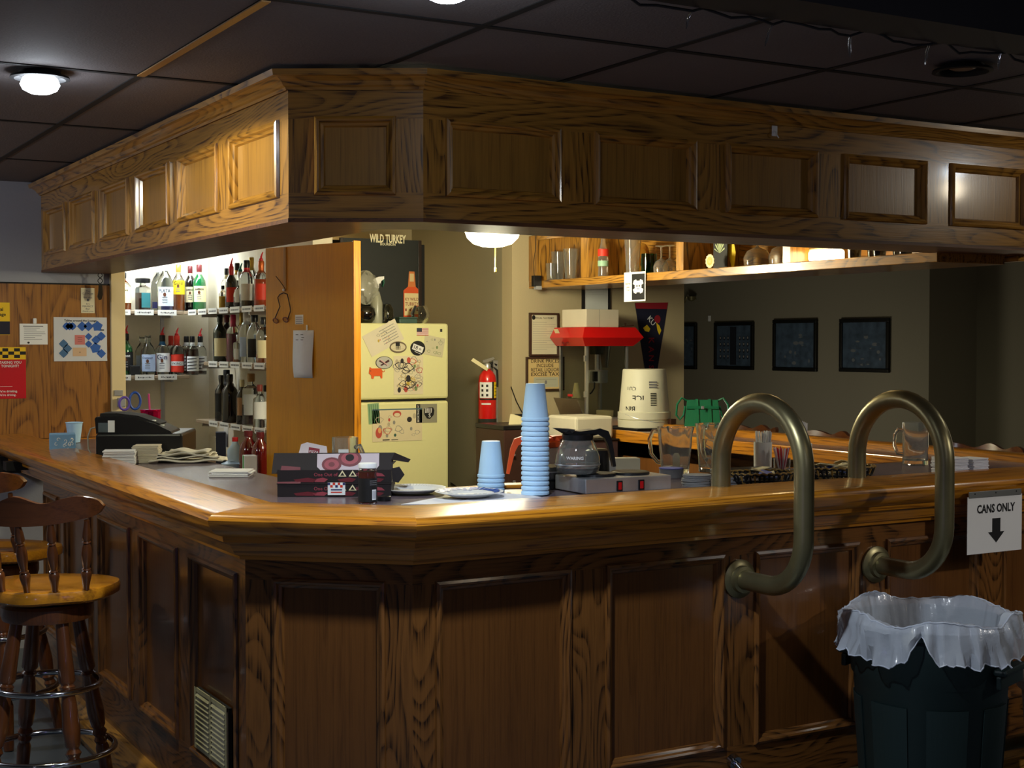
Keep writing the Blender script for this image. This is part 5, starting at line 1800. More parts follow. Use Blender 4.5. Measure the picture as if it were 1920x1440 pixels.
disc(.172, .42, .032, .36, M_PIZR, .0004); disc(.172, .42, .024, .26, M_PIZP, .0007); disc(.172, .42, .010, .12, M_PIZR, .001)
disc(.230, .72, .038, .42, M_PIZR, .0005); disc(.230, .72, .028, .30, M_PIZP, .0008); disc(.230, .76, .014, .18, M_PIZ, .0011)
q.build('lid_print', t)
q = MB()
q.add([(.0, -.002, .0), (.075, -.003, -.001), (.072, .02, .05), (.012, .02, .055)], [(0, 1, 2, 3)], M_PIZR)
o = q.build('side_flap', t); md = o.modifiers.new('thick', 'SOLIDIFY'); md.thickness = .002
# small folded card leaning out of the box
P = onz(612, 880, ZB + .12)
t = thing('printed_card', 'folded white and pink printed card standing in the open pizza box', 'card', (1.80, 4.42, ZB + .10), R(-28))
q = MB()
q.prism([(-.07, 0), (-.055, .055), (-.035, .062), (.03, .048), (.035, 0)], -.002, 0, mat('card_pinkwhite', (222, 214, 222), .6))
q.board((-.07, -.05, -.005), (.05, -.002, 0), mat('card_pinkwhite', (0, 0, 0)), bev=.002)
q.build('card', t)
q = MB(); q.flat([(-.032, .012), (.004, .006), (.007, .040), (-.029, .046)], M_PIZP, -.0026); q.text('PIZZA', -.0125, .030, .008, C_WHITE, -.003, rot=-.15)
q.build('print', t)
q = MB(); q.prism([(0, 0), (.034, .002), (.034, .026), (0, .026)], -.001, .001, C_WHITE); q.build('paper_slip', None, (1.86, 4.385, ZB + .112), R(-30), 'small white paper slip before the glass mug', 'paper')


def mug(label, loc, rz, r, h, tint=None, hp=1):
    t_ = thing('beer_mug', label, 'mug', loc, rz)
    q = MB(); q.lathe([(0, 0), (r * .97, 0), (r, .006), (r * .96, h * .32), (r, h * .40), (r * .98, h * .46), (r * .98, h), (r * .90, h), (r * .90, .03), (r * .8, .018), (0, .018)], tint or M_GLASSV, 40); q.build('body', t_)
    q = MB(); q.tube([(r * .93, 0, h * .80), (r * 1.35, 0, h * .84), (r * 1.62, 0, h * .70), (r * 1.65, 0, h * .45), (r * 1.4, 0, h * .27), (r * .95, 0, h * .25)], .0075, tint or M_GLASSV, 12); q.build('handle', t_)
    return t_


P = onz(655, 905, ZB)
mug('clear straight glass mug standing behind the pizza boxes', (1.925, 4.48, ZB + .0), R(-60), .046, .172)
P = onz(1716, 873, ZB)
mug('clear glass beer mug standing alone at the right of the bar', (*back(P, .052)[:2], ZB), R(150), .052, .172)
P = onz(692, 944, ZB)
t = thing('pepper_jar', 'black labelled jar of chilli flakes with a white cap', 'jar', (P.x, P.y + .01, ZB))
q = MB(); q.lathe([(0, 0), (.028, 0), (.029, .004), (.029, .078), (.0265, .09), (.029, .10), (.026, .108), (.026, .112)], M_GLASS, 28); q.build('glass', t)
q = MB(); q.lathe([(0, .003), (.0268, .003), (.0268, .078), (.0248, .09), (.0262, .098), (0, .098)], mat('chilli', (110, 40, 20), .7, vary=.6, scale=300), 24); q.build('chilli_flakes', t)
q = MB(); q.wrap(.0294, .006, .079, -PI, PI, C_BLK, 30); q.build('label', t)
q = MB(); q.M = Matrix.Rotation(.0, 4, 'Z'); q.wrap(.0298, .012, .044, .05, .62, C_WHITE, 6)
for k in range(7): q.wrap(.0302, .016, .040, .10 + k * .07, .125 + k * .07, C_NAVY, 1)
for k in range(3): q.wrap(.0298, .058 + k * .006, .060 + k * .006, -.2, .75, M_GREYINK, 6)
q.build('barcode', t)
q = MB(); q.lathe([(.026, .108), (.0285, .11), (.0285, .122), (.027, .124), (0, .124)], C_WHITE, 28); q.build('cap', t)
P = onz(724, 940, ZB)
q = MB(); q.lathe([(0, 0), (.023, 0), (.024, .002), (.024, .014), (.022, .015), (0, .015)], M_BLACK, 28); q.build('jar_lid', None, (P.x, P.y + .02, ZB), 0, 'small black round lid right of the chilli jar', 'lid')

# paper plates
P = onz(790, 927, ZB)
q = MB(); q.lathe([(0, .004), (.072, .004), (.085, .012), (.112, .017), (.114, .020), (.111, .0205), (.084, .0155), (.071, .007), (0, .007)], mat('paper_plate', (232, 234, 232), .6), 60)
for k in range(60):
    a = 2 * PI * k / 60
    q.M = Matrix.Rotation(a, 4, 'Z'); q.add([(.086, -.0008, .0166), (.110, -.0008, .0209), (.110, .0008, .0209), (.086, .0008, .0166)], [(0, 1, 2, 3)], mat('plate_line', (190, 194, 194), .6))
q.build('paper_plate', None, (P.x - .012, P.y + .05, ZB), 0, 'plain white paper plate on the bar', 'plate')
P = onz(872, 934, ZB)
t = thing('blue_plate', 'white paper plate with a blue painted pattern', 'plate', (P.x + .015, P.y, ZB + .0035))
q = MB(); q.lathe([(0, .003), (.062, .003), (.075, .010), (.108, .017), (.110, .019), (.107, .020), (.075, .0135), (.062, .006), (0, .006)], mat('paper_plate', (0, 0, 0)), 48); q.build('body', t)
q = MB()
rn = random.Random(11)
for k in range(30):
    a = 2 * PI * k / 30
    q.M = Matrix.Rotation(a, 4, 'Z')
    w_ = rn.uniform(.004, .0105)
    r0_, r1_ = rn.uniform(.070, .082), rn.uniform(.095, .106)
    sk = rn.uniform(-.006, .006)
    zf = lambda r_: .0152 + max(-.006, (r_ - .075) / .032 * .0062)
    q.add([(r0_, -w_, zf(r0_)), (r1_, -w_ + sk, zf(r1_)), (r1_, w_ + sk, zf(r1_)), (r0_, w_, zf(r0_))], [(0, 1, 2, 3)], mat('plate_blue', (38, 78, 168), .5))
q.build('blue_pattern', t)
P = onz(800, 944, ZB)


def sheet(label, cat, pts, m, z=ZB, up=.0008, name='napkin_sheet'):
    q_ = MB()
    c = Vector((sum(p[0] for p in pts) / len(pts), sum(p[1] for p in pts) / len(pts)))
    q_.zprism([(p[0] - c.x, p[1] - c.y) for p in pts], 0, up, m)
    return q_.build(name, None, (c.x, c.y, z), 0, label, cat)


xy = lambda px, py: tuple(onz(px, py, ZB)[:2])
sheet('flat white napkin lying under the blue plate', 'napkin', [xy(752, 946), xy(816, 934), xy(900, 938), xy(850, 946)], M_NAP, ZB + .0002)
sheet('wide pale paper sheet beside the tall cup stack', 'napkin', [xy(855, 945), xy(905, 924), xy(985, 928), xy(1030, 936), xy(1000, 941)], M_NAP, ZB + .0015)
sheet('white paper lying before the right brass rail', 'paper', [xy(1622, 899), xy(1665, 892), xy(1730, 893), xy(1735, 900)], M_WHITE)

# foam cup stacks
def cups(lbf, loc, n, step, group):
    q_ = MB(); foam_cup(q_, 0)
    c0 = q_.build('foam_cup', None, loc, 0, lbf(0, n), 'cup', group)
    for k in range(1, n):
        c_ = c0.copy(); S.collection.objects.link(c_)
        c_.location = (loc[0] + random.uniform(-.0006, .0006), loc[1], loc[2] + k * step)
        c_['label'] = lbf(k, n)


ORD = ['lowest', 'second', 'third', 'fourth', 'fifth', 'sixth', 'seventh', 'eighth', 'ninth', 'tenth', 'eleventh', 'twelfth', 'thirteenth', 'fourteenth', 'fifteenth', 'sixteenth']
P = onz(926, 921, ZB)
cups(lambda k, n: 'foam cup, %s from the bottom of the short stack' % ORD[k] if 0 < k < n - 1 else ('topmost foam cup of the short stack by the blue plate' if k else 'bottom foam cup of the short stack'), (P.x, P.y + .02, ZB), 4, .0155, 'short stack of foam cups')
P = onz(1005, 930, ZB)
cups(lambda k, n: 'foam cup, %s from the bottom of the tall stack' % ORD[k] if 0 < k < n - 1 else ('topmost foam cup of the tall stack' if k else 'bottom foam cup of the tall stack'), (P.x + .015, P.y + .03, ZB + .003), 16, .0160, 'tall stack of foam cups')

# ================================================================== coffee warmer and pots
WP = onz(1098, 929, ZB)
WA = R(-2)
t = thing('coffee_warmer', 'stainless two-burner coffee warmer with red rocker switches', 'coffee warmer', (WP.x, WP.y, ZB), WA)
WW, WD, WH = .335, .20, .052
q = MB(); q.board((0, 0, .004), (WW, WD, WH), M_STEEL, bev=.003); q.build('case', t)
for x in (.10, .235):
    q = MB(); q.lathe([(0, WH), (.066, WH), (.066, WH + .008), (.06, WH + .010), (0, WH + .010)], M_BLACK, 36, (x, WD / 2, 0)); q.build('burner', t)
for x in (.118, .203):
    q = MB(); q.board((x, -.004, .008), (x + .022, .001, .042), M_BLACK, bev=.001); s0 = q.build('switch', t)
    q = MB(); q.board((x + .005, -.0065, .013), (x + .017, -.003, .037), mat('switch_red', (130, 10, 14), .3, emit=.4), bev=.001); q.build('rocker', s0)


def coffee_pot(label, loc, rz, colr, level, brand=None, s=1.0):
    t_ = thing('coffee_pot', label, 'coffee pot', loc, rz)
    q = MB()
    pr = [(0, 0), (.060, 0), (.070, .008), (.0745, .03), (.072, .06), (.062, .09), (.050, .112), (.046, .118)]
    inn = [(.0445, .118), (.0485, .111), (.0605, .089), (.0705, .06), (.073, .03), (.0685, .0095), (.059, .002), (0, .002)]
    q.lathe([(a * s, b_ * s) for a, b_ in pr + inn], M_GLASSV, 44); q.build('glass_body', t_)
    if level:
        q = MB(); q.lathe([(0, .0022 * s), (.059 * s, .0025 * s), (.068 * s, .010 * s), (.072 * s, level * s), (0, level * s)], mat('coffee', (22, 8, 4), .08, coat=.5), 40); q.build('coffee', t_)
    q = MB(); q.lathe([(.047, .108), (.052, .112), (.052, .128), (.047, .132), (.044, .130)], colr, 36); q.lathe([(.0758, .028), (.0763, .030), (.0757, .032)], M_STEEL, 40); q.build('collar', t_)
    q = MB()
    q.add([(.03, -.028, .129), (.03, .028, .129), (.045, .0, .128), (.088, -.004, .152), (.088, .004, .152), (.02, -.04, .147), (.02, .04, .147)], [(0, 5, 3), (0, 3, 2), (1, 4, 6), (1, 2, 4), (2, 3, 4), (3, 5, 6, 4), (5, 0, 1, 6)], colr)
    q.prism([(-.055, .132), (-.05, .145), (.0, .140), (.04, .144), (.05, .132)], -.03, .03, colr)
    q.build('lid', t_)
    q = MB()
    pts = [(-.040, .140), (-.075, .148), (-.105, .138), (-.118, .105), (-.126, .06), (-.132, .02), (-.122, .018), (-.112, .058), (-.102, .095), (-.092, .115), (-.07, .128), (-.045, .122)]
    q.prism(pts, -.010, .010, colr)
    q.build('handle', t_)
    if brand:
        q = MB()
        q.M = Matrix.Rotation(brand[1], 4, 'Z')
        q.text(brand[0], 0, .055, .010, C_WHITE, -.0755, curve=.0735)
        q.build('lettering', t_)
    return t_


def wloc(x, y, z): c, s_ = math.cos(WA), math.sin(WA); return (WP.x + x * c - y * s_, WP.y + x * s_ + y * c, ZB + z)


coffee_pot('glass coffee pot with a black collar on the left burner', wloc(.035, WD / 2 + .01, WH + .0105), R(165), M_BLACK, .020, ('WARING', R(-165 - 40)))
P2 = (2.505, 4.115, ZB + .03)
q = MB(); q.lathe([(0, 0), (.072, 0), (.072, .022), (.066, .0295), (0, .0295)], M_BLACKM, 32); q.build('burner_stand', None, (P2[0], P2[1], ZB), 0, 'low black stand under the orange handled coffee pot', 'stand')
coffee_pot('coffee pot with an orange collar and handle behind the tall cups', P2, R(-25), mat('decaf_orange', (232, 84, 30), .35), .045)
t = thing('filter_box', 'pale carton of coffee filters behind the black pot', 'carton', (2.86, 4.16, ZB), R(-20))
q = MB(); q.board((-.055, -.03, 0), (.055, .03, .085), mat('pale_carton', (196, 186, 156), .7), bev=.002); q.build('carton', t)
t = thing('black_thermos', 'black plastic coffee maker body behind the black pot', 'coffee maker', (2.73, 4.13, ZB))
q = MB(); q.lathe([(0, 0), (.042, 0), (.045, .01), (.040, .12), (.03, .125), (0, .126)], M_BLACK, 24); q.build('body', t)
q = MB(); q.board((.02, -.047, .03), (.045, -.044, .085), C_WHITE); q.build('label', t)
# spoon / wooden stick behind cups
t = thing('wood_tray', 'small brown wooden tray edge between the cup stacks', 'tray', (2.47, 4.18, ZB), R(-15))
q = MB(); q.board((-.10, -.05, 0), (.04, .03, .012), RAIL, 'x', bev=.004); q.build('board', t)

# ================================================================== pitchers, coasters, straws, baskets
def pitcher(label, px, py, r, h, seed, frost):
    P = back(onz(px, py, ZB), r)
    t_ = thing('glass_pitcher', label, 'pitcher', (P.x, P.y, ZB), R(seed), 'glass pitchers')
    q = MB()
    n = 48
    vs, fs = [], []
    pr = [(.78, 0), (.80, .01), (.80, .10), (.86, .35), (.93, .6), (.97, .85), (1.02, .97), (1.03, 1.0), (.97, .995), (.91, .85), (.87, .6), (.80, .35), (.73, .12), (.70, .10)]
    for a_, b_ in pr:
        for i in range(n):
            a = 2 * PI * i / n
            k = 1 + (.022 * math.cos(8 * a) if .05 < b_ < .95 else 0)
            lip = .10 * math.exp(-((a - PI) / .35) ** 2) * max(0, b_ - .8) * 4
            vs.append((r * (a_ * k + lip) * math.cos(a), r * (a_ * k) * math.sin(a), h * b_ + lip * .02))
    for j in range(len(pr) - 1):
        for i in range(n):
            k = (i + 1) % n
            fs.append((j * n + i, j * n + k, (j + 1) * n + k, (j + 1) * n + i))
    fs.append(tuple(range(n - 1, -1, -1))); fs.append(tuple(range((len(pr) - 1) * n, len(pr) * n)))
    q.add(vs, fs, M_GLASSV, None, True); q.build('body', t_)
    q = MB(); q.tube([(r * .93, 0, h * .88), (r * 1.35, 0, h * .92), (r * 1.6, 0, h * .72), (r * 1.5, 0, h * .4), (r * 1.1, 0, h * .22), (r * .82, 0, h * .2)], .008, M_GLASSV, 12); q.build('handle', t_)
    if frost:
        q = MB()
        rn = random.Random(3)
        for k in range(70):
            a, z = rn.uniform(-1.2, 1.2), rn.uniform(.02, h * .8)
            q.M = Matrix.Rotation(a - R(seed), 4, 'Z') @ Matrix.Translation((0, -r * (.83 + .15 * z / h), z)) @ Matrix.Rotation(rn.uniform(0, 6), 4, 'Y')
            q.board((-.0012, -.001, -.012), (.0012, .001, .012), mat('etch', (206, 206, 196), .5))
        q.build('etched_pattern', t_)
    return t_


pitcher('clear glass pitcher left of the patterned one', 1266, 890, .068, .175, 118, False)
pitcher('glass pitcher with an etched pattern beside the brass rail', 1334, 887, .062, .185, 75, True)
q = MB(); q.prism([(-.013, 0), (.013, 0), (.014, .055), (.008, .068), (-.008, .068), (-.014, .055)], -.003, .003, C_CREAM); q.build('card_tag', None, (*back(onz(1268, 890, ZB), .066)[:2], ZB + .008), R(-35), 'cream paper tag standing in the left pitcher', 'tag')
M_COAST = mat('coaster_edge', (136, 138, 142), .7)
for px, n_, lb in ((1296, 12, 'left'), (1358, 10, 'right')):
    P = back(onz(px + 10, 913, ZB), .049)
    g = 'coasters in the %s pile' % lb
    q = MB(); q.lathe([(0, 0), (.049, 0), (.049, .0026), (0, .0026)], M_COAST, 32)
    c0 = q.build('coaster', None, (P.x, P.y, ZB), 0, 'grey drink coaster, lowest of the %s pile' % lb, 'coaster', g)
    rn = random.Random(px)
    for k in range(1, n_):
        c_ = c0.copy(); S.collection.objects.link(c_)
        c_.location = (P.x + rn.uniform(-.004, .004), P.y + rn.uniform(-.004, .004), ZB + k * .0033)
        c_['label'] = 'grey drink coaster, %s in the %s pile' % (ORD[k] + ' from the bottom' if k < n_ - 1 else 'topmost', lb)
P = onz(1262, 895, ZB)
q = MB(); q.lathe([(0, 0), (.045, 0), (.045, .003), (0, .003)], mat('coaster_blue', (120, 130, 220), .5), 32); q.build('coaster', None, (P.x + .0, P.y + .012, ZB + .032), 0, 'blue coaster on the low pile by the warmer', 'coaster')
q = MB(); q.lathe([(0, 0), (.044, 0), (.044, .031), (0, .031)], M_COAST, 32); q.build('coaster_pile', None, (P.x + .0, P.y + .012, ZB), 0, 'low grey coaster pile under the blue coaster', 'coasters')


def straw_cup(label, px, py, r, h, m, cols, ns, sh, sr, spread, z=ZB):
    P = back(onz(px, py, z), r)
    t_ = thing('straw_holder', label, 'straw holder', (P.x, P.y, z))
    q = MB(); q.lathe([(0, 0), (r * .96, 0), (r, h), (r * .95, h), (r * .90, .003), (0, .003)], m, 28); q.build('cup', t_)
    return t_, P


M_FROST = mat('frosted_plastic', (226, 228, 220), .45, trans=.15)
t, P = straw_cup('frosted plastic cup holding clear straws', 1430, 880, .036, .105, M_FROST, None, 0, 0, 0, 0)
rn = random.Random(5)
n0 = 0
for k in range(34):
    a, rr_ = rn.uniform(0, 2 * PI), math.sqrt(rn.random()) * .028
    q = MB(); x, y = rr_ * math.cos(a), rr_ * math.sin(a)
    q.tube([(x * .8, y * .8, .006), (x * 1.25, y * 1.25, .145 + rn.uniform(-.004, .004))], .0026, mat('straw_white', (230, 232, 230), .4, alpha=.9), 7)
    q.build('straw', None, (P.x, P.y, ZB), 0, 'clear white straw in the frosted cup', 'straw', 'straws in the frosted cup')
t, P = straw_cup('clear glass holding short red and white stir straws', 1466, 884, .033, .05, M_GLASS, None, 0, 0, 0, 0)
for k in range(38):
    a, rr_ = rn.uniform(0, 2 * PI), math.sqrt(rn.random()) * .025
    x, y = rr_ * math.cos(a), rr_ * math.sin(a)
    red = k % 2 == 0
    q = MB(); q.tube([(x * .5, y * .5, .005), (x * 1.45, y * 1.45, .088 + rn.uniform(-.005, .004))], .0018, mat('stir_red', (206, 24, 50), .4) if red else mat('stir_white', (236, 224, 226), .4), 6)
    q.build('stir_straw', None, (P.x, P.y, ZB), 0, ('red' if red else 'white') + ' short stir straw in the clear glass', 'straw', ('red' if red else 'white') + ' stir straws')
t, P = straw_cup('white cup of straws half hidden by the left brass rail', 1508, 880, .03, .10, mat('cup_white', (226, 222, 220), .5), None, 0, 0, 0, 0)
for k in range(4):
    q = MB(); q.tube([(-.01 + k * .004, 0, .006), (-.012 + k * .008, 0, .188 - k * .003)], .0034, M_WHITE, 8); q.build('straw', None, (P.x, P.y, ZB), 0, 'tall white wrapped straw beside the left brass rail', 'straw', 'tall wrapped straws')
q = MB(); q.board((-.12, -.07, 0), (.12, .07, .022), M_BLACK, bev=.008); q.build('bar_mat', None, (3.42, 4.16, ZB), R(-12), 'black bar mat tray behind the straws', 'bar mat')


def basket(label, px, py, rx, ry, h, seed, contents):
    P = back(onz(px, py, ZB), ry)
    t_ = thing('woven_basket', label, 'basket', (P.x, P.y, ZB), R(-8), 'woven baskets')
    q = MB()
    N_ = 44
    for k in range(N_):
        a = 2 * PI * k / N_
        c, s_ = math.cos(a), math.sin(a)
        w_ = .0042
        q.M = Matrix.Identity(4)
        m_ = (M_BLACKM, M_BLACK, mat('weave_gold', (150, 120, 60), .5))[k % 3 if k % 4 else 0]
        q.tube([(c * rx * .78, s_ * ry * .78, .003), (c * rx * .93, s_ * ry * .93, h * .5), (c * rx, s_ * ry, h)], w_, m_, 6)
    q.build('weave', t_)
    q = MB()
    for dz, m_ in ((0, M_BLACKM), (.5, M_BLACKM)):
        q.tube([(rx * (.93 if dz else 1.0) * math.cos(a), ry * (.93 if dz else 1.0) * math.sin(a), h * (1 - dz)) for a in [2 * PI * i / 48 for i in range(48)]], .004, m_, 7, close=True)
    q.tube([((rx + .003 * math.sin(a * 30)) * math.cos(a), (ry + .003 * math.sin(a * 30)) * math.sin(a), h + .003 + .002 * math.cos(a * 30)) for a in [2 * PI * i / 180 for i in range(180)]], .0036, mat('weave_gold', (0, 0, 0)), 6, close=True)
    q.build('rim', t_)
    q = MB(); q.lathe([(0, .002), (.78 * rx, .002), (.78 * rx, .005), (0, .005)], M_BLACKM, 30, squash=ry / rx); q.build('bottom', t_)
    rn = random.Random(seed)
    for k in range(contents):
        q = MB()
        q.M = Matrix.Rotation(rn.uniform(-.35, .35), 4, 'X') @ Matrix.Rotation(rn.uniform(-.3, .3), 4, 'Y') @ Matrix.Rotation(rn.uniform(0, 3), 4, 'Z')
        m_ = rn.choice([C_CREAM, C_WHITE, mat('packet_tan', (206, 180, 120), .5), mat('packet_blue', (90, 110, 180), .5)])
        q.board((-.028, -.019, 0), (.028, .019, .004), m_, bev=.0015)
        a = rn.uniform(0, 2 * PI); r_ = rn.uniform(0, .55)
        q.build('sugar_packet', None, (P.x + rx * r_ * math.cos(a), P.y + ry * r_ * math.sin(a), ZB + .018 + h * .95 * k / contents), 0, 'small condiment packet in the %s' % label.split(' of ')[0].replace('black ', ''), 'packet', 'packets in the ' + label.split(' ')[0] + ' basket')


basket('left oval black basket of packets', 1428, 914, .13, .08, .042, 1, 7)
basket('right oval black basket of packets by the brass rail', 1572, 904, .145, .085, .045, 2, 18)

# ================================================================== paper sign on the bar front
a_, b_ = ony(1814, 1041, 3.385), ony(1917, 925, 3.385)
t = thing('paper_sign', 'white paper sign with an arrow saying cans only', 'sign', (a_.x, 3.388, a_.z), R(0))
W, H = b_.x - a_.x, b_.z - a_.z
q = MB(); q.board((0, -.0012, 0), (W, 0, H), M_WHITE); q.build('sheet', t)
q = MB(); q.text('CANS ONLY', W * .52, H * .78, .028, M_INK, -.0018, w=W * .70)
q.flat([(W * .45, H * .60), (W * .60, H * .60), (W * .60, H * .36), (W * .675, H * .36), (W * .525, H * .17), (W * .375, H * .36), (W * .45, H * .36)], M_INK, -.0018)
q.build('lettering', t)
q = MB(); q.board((W * .02, -.004, H - .004), (W * .98, .002, H + .018), M_ALU, bev=.001)
for u in (.12, .5, .88): q.ell(W * u, H + .010, .003, .003, M_INK, -.0045, 10)
q.build('holder_strip', t)
# hook of white tape on the canopy and the label strip
p = ony(1455, 245, 3.79)
t = thing('adhesive_hook', 'small white adhesive hook stuck on the canopy front', 'hook', (p.x, 3.7995, p.z))
q = MB(); q.board((-.012, -.004, -.018), (.012, 0, .018), M_WHITE, bev=.003); q.build('plate', t)
q = MB(); q.tube([(.0, -.004, .0), (.0, -.012, -.014), (.004, -.014, -.020), (.010, -.012, -.024)], .0022, M_WHITE, 8); q.build('hook', t)

# ================================================================== back wall of the bar
WY = 7.2495


def framed(label, px0, py0, px1, py1, fw, mf, ms, fn=None, cat='framed certificate', Y=WY):
    a, bb = ony(px0, py1, Y), ony(px1, py0, Y)
    W, H = bb.x - a.x, bb.z - a.z
    t_ = thing('framed_certificate', label, cat, (a.x, Y, a.z))
    q = MB()
    q.board((0, -.018, 0), (W, 0, fw), mf, 'x', .002); q.board((0, -.018, H - fw), (W, 0, H), mf, 'x', .002)
    q.board((0, -.0178, fw), (fw, 0, H - fw), mf, 'z', .002); q.board((W - fw, -.0178, fw), (W, 0, H - fw), mf, 'z', .002)
    q.build('frame', t_)
    q = MB(); q.board((fw * .9, -.008, fw * .9), (W - fw * .9, -.002, H - fw * .9), ms); q.build('sheet', t_)
    if fn:
        q = MB(); fn(q, W, H, fw); q.build('print', t_)
    return t_


FRW = mat('frame_wood', (58, 36, 26), .4)
CERT = mat('certificate', (206, 200, 172), .5)


def c1(q, W, H, f):
    q.text('OFFICIAL TAX PERMIT', W * .5, H * .88, .010, M_INK, -.0085)
    q.ell(W * .15, H * .89, .012, .014, M_INK, -.0085, 14)
    for k in range(13): q.rect(W * .12, H * (.78 - k * .052), W * (.9 if k % 3 else .6), H * (.785 - k * .052), M_GREYINK, -.0085)


framed('brown framed certificate above the framed drink price notice', 991, 587, 1046, 668, .012, FRW, CERT, c1)


def c2(q, W, H, f):
    for s_, k in (('DRINK PRICES', .88), ('INCLUDE', .75), ('RETAIL LIQUOR', .62), ('EXCISE TAX', .49)): q.text(s_, W * .5, H * k, .021, mat('gothic_brown', (52, 30, 12), .6), -.0085, w=W * (.74 if len(s_) > 9 else .44))
    q.rect(W * .2, H * .10, W * .85, H * .40, mat('cert_grey', (176, 176, 156), .5), -.0084)
    q.rect(W * .26, H * .33, W * .8, H * .335, M_INK, -.0088); q.ell(W * .52, H * .25, .008, .012, M_GREYINK, -.0088, 12); q.rect(W * .26, H * .16, W * .8, H * .163, M_GREYINK, -.0088)


framed('framed tan notice about drink prices and excise tax', 985, 669, 1056, 733, .010, FRW, mat('parchment', (206, 180, 124), .5), c2, 'framed notice')
framed('black framed document under the hanging cabinet', 1090, 535, 1142, 592, .014, M_BLACKM, mat('doc_white', (210, 214, 212), .4), lambda q, W, H, f: [q.rect(W * .2, H * (.85 - k * .05), W * .8, H * (.853 - k * .05), M_GREYINK, -.0085) for k in range(4)], 'framed document')
# poster pinned to the cabinet
p0, p1 = onx(1170, 566, 4.29), onx(1210, 517, 4.29)
t = thing('emblem_card', 'black and white emblem card hanging from the display cabinet', 'card', (4.292, p0.y, p0.z), -PI / 2)
W, H = p0.y - p1.y, .155
q = MB(); q.board((0, -.0015, 0), (W, 0, H), M_WHITE); q.build('sheet', t)
q = MB()
q.rect(W * .37, H * .05, W * .97, H * .93, M_INK, -.002)
cx, cz = W * .67, H * .5
for k in range(4):
    a = k * PI / 2 + PI / 4
    pts = [(cx + r_ * W * math.cos(a + d), cz + r_ * H * 1.0 * math.sin(a + d)) for r_, d in ((.10, -.5), (.26, -.42), (.29, 0), (.26, .42), (.10, .5))]
    q.flat(pts, M_WHITE, -.0024)
q.ell(cx, cz, W * .16, H * .2, M_WHITE, -.0028, 20); q.ell(cx - W * .05, cz + H * .02, W * .03, H * .04, M_INK, -.0032, 10); q.ell(cx + W * .06, cz + H * .02, W * .03, H * .04, M_INK, -.0032, 10)
q.rect(cx - W * .07, cz - H * .09, cx + W * .07, cz - H * .07, M_INK, -.0032)
for s_, k in (('Saturday', .62), ('pizza', .50), ('5 pm', .40)): q.text(s_, W * .19, H * k, .010, M_INK, -.002)
q.build('print', t)
# pennant
a_, b_ = ony(1190, 568, WY), ony(1252, 564, WY)
zt, zb = a_.z, ony(1220, 700, WY).z
c_ = (a_.x + b_.x) / 2
t = thing('team_pennant', 'navy and red felt pennant hanging point down behind the bucket', 'pennant', (c_, WY, zt))
w_, h_ = (b_.x - a_.x), zt - zb
M_PNAVY = mat('felt_navy', (22, 24, 52), .9, bump=.3, scale=300); M_PRED = mat('felt_red', (150, 22, 40), .9)
q = MB(); q.prism([(-w_ / 2, 0), (w_ / 2, .006), (w_ * .17, -h_), (-w_ * .17, -h_)], -.003, 0, M_PNAVY); q.build('felt', t)
q = MB(); q.flat([(-w_ * .5, 0), (w_ * .5, .006), (w_ * .46, -.035), (-w_ * .46, -.035)], M_PRED, -.0034); q.build('header_band', t)
q = MB()
q.text('KU', .0, -.11, .034, C_WHITE, -.0038, rot=-.8)
q.flat([(-.065, -.155), (-.035, -.135), (-.01, -.16), (-.02, -.18), (-.05, -.175)], C_YEL, -.0036)
q.flat([(.035, -.12), (.06, -.14), (.075, -.17), (.06, -.20), (.045, -.17)], C_YEL, -.0036)
q.ell(.045, -.10, .024, .026, M_PRED, -.0035)
for k, s_ in enumerate('KANSAS'):
    q.text(s_, .0, -.235 - k * .055, .042 - .002 * k, M_PRED, -.0036, rot=-PI / 2)
q.build('lettering', t)

# ================================================================== popcorn machine
PX, PY, PZ = 4.50, 6.93, 1.0765
t = thing('popcorn_machine', 'red topped popcorn machine with glass walls and a steel kettle', 'popcorn machine', (PX, PY, PZ))
w_, d_, h_ = .30, .30, .47
q = MB(); q.board((0, 0, .0), (w_, d_, .045), M_STEEL, bev=.003); q.board((0, 0, .045), (w_, d_, .05), M_ALU); q.build('base', t)
for x, y in ((0, 0), (w_ - .018, 0), (0, d_ - .018), (w_ - .018, d_ - .018)):
    q = MB(); q.board((x, y, .05), (x + .018, y + .018, h_), M_ALU, bev=.002); q.build('corner_post', t)
M_PANE = mat('thin_pane', (236, 244, 242), .02, trans=1.0, ior=1.05, vary=0)
for a, c in (((.018, .004, .05), (w_ - .018, .007, h_)), ((.004, .018, .15), (.007, d_ - .018, h_)), ((w_ - .007, .018, .05), (w_ - .004, d_ - .018, h_))):
    q = MB(); q.board(a, c, M_PANE); q.build('glass_pane', t)
q = MB(); q.add([(-.05, .02, .16), (-.05, d_ - .02, .16), (.0, d_ - .02, .055), (.0, .02, .055)], [(0, 1, 2, 3)], mat('scoop_steel', (150, 138, 126), .35, .9)); o = q.build('tray', t); md = o.modifiers.new('th', 'SOLIDIFY'); md.thickness = .003
for z in (.17, .38):
    q = MB(); q.board((-.012, -.006, z), (.004, .010, z + .035), M_ALU, bev=.002); q.build('hinge', t)
q = MB(); q.board((-.012, d_ * .45, .17), (-.004, d_ * .45 + .05, .185), K_RED, bev=.003); q.build('door_handle', t)
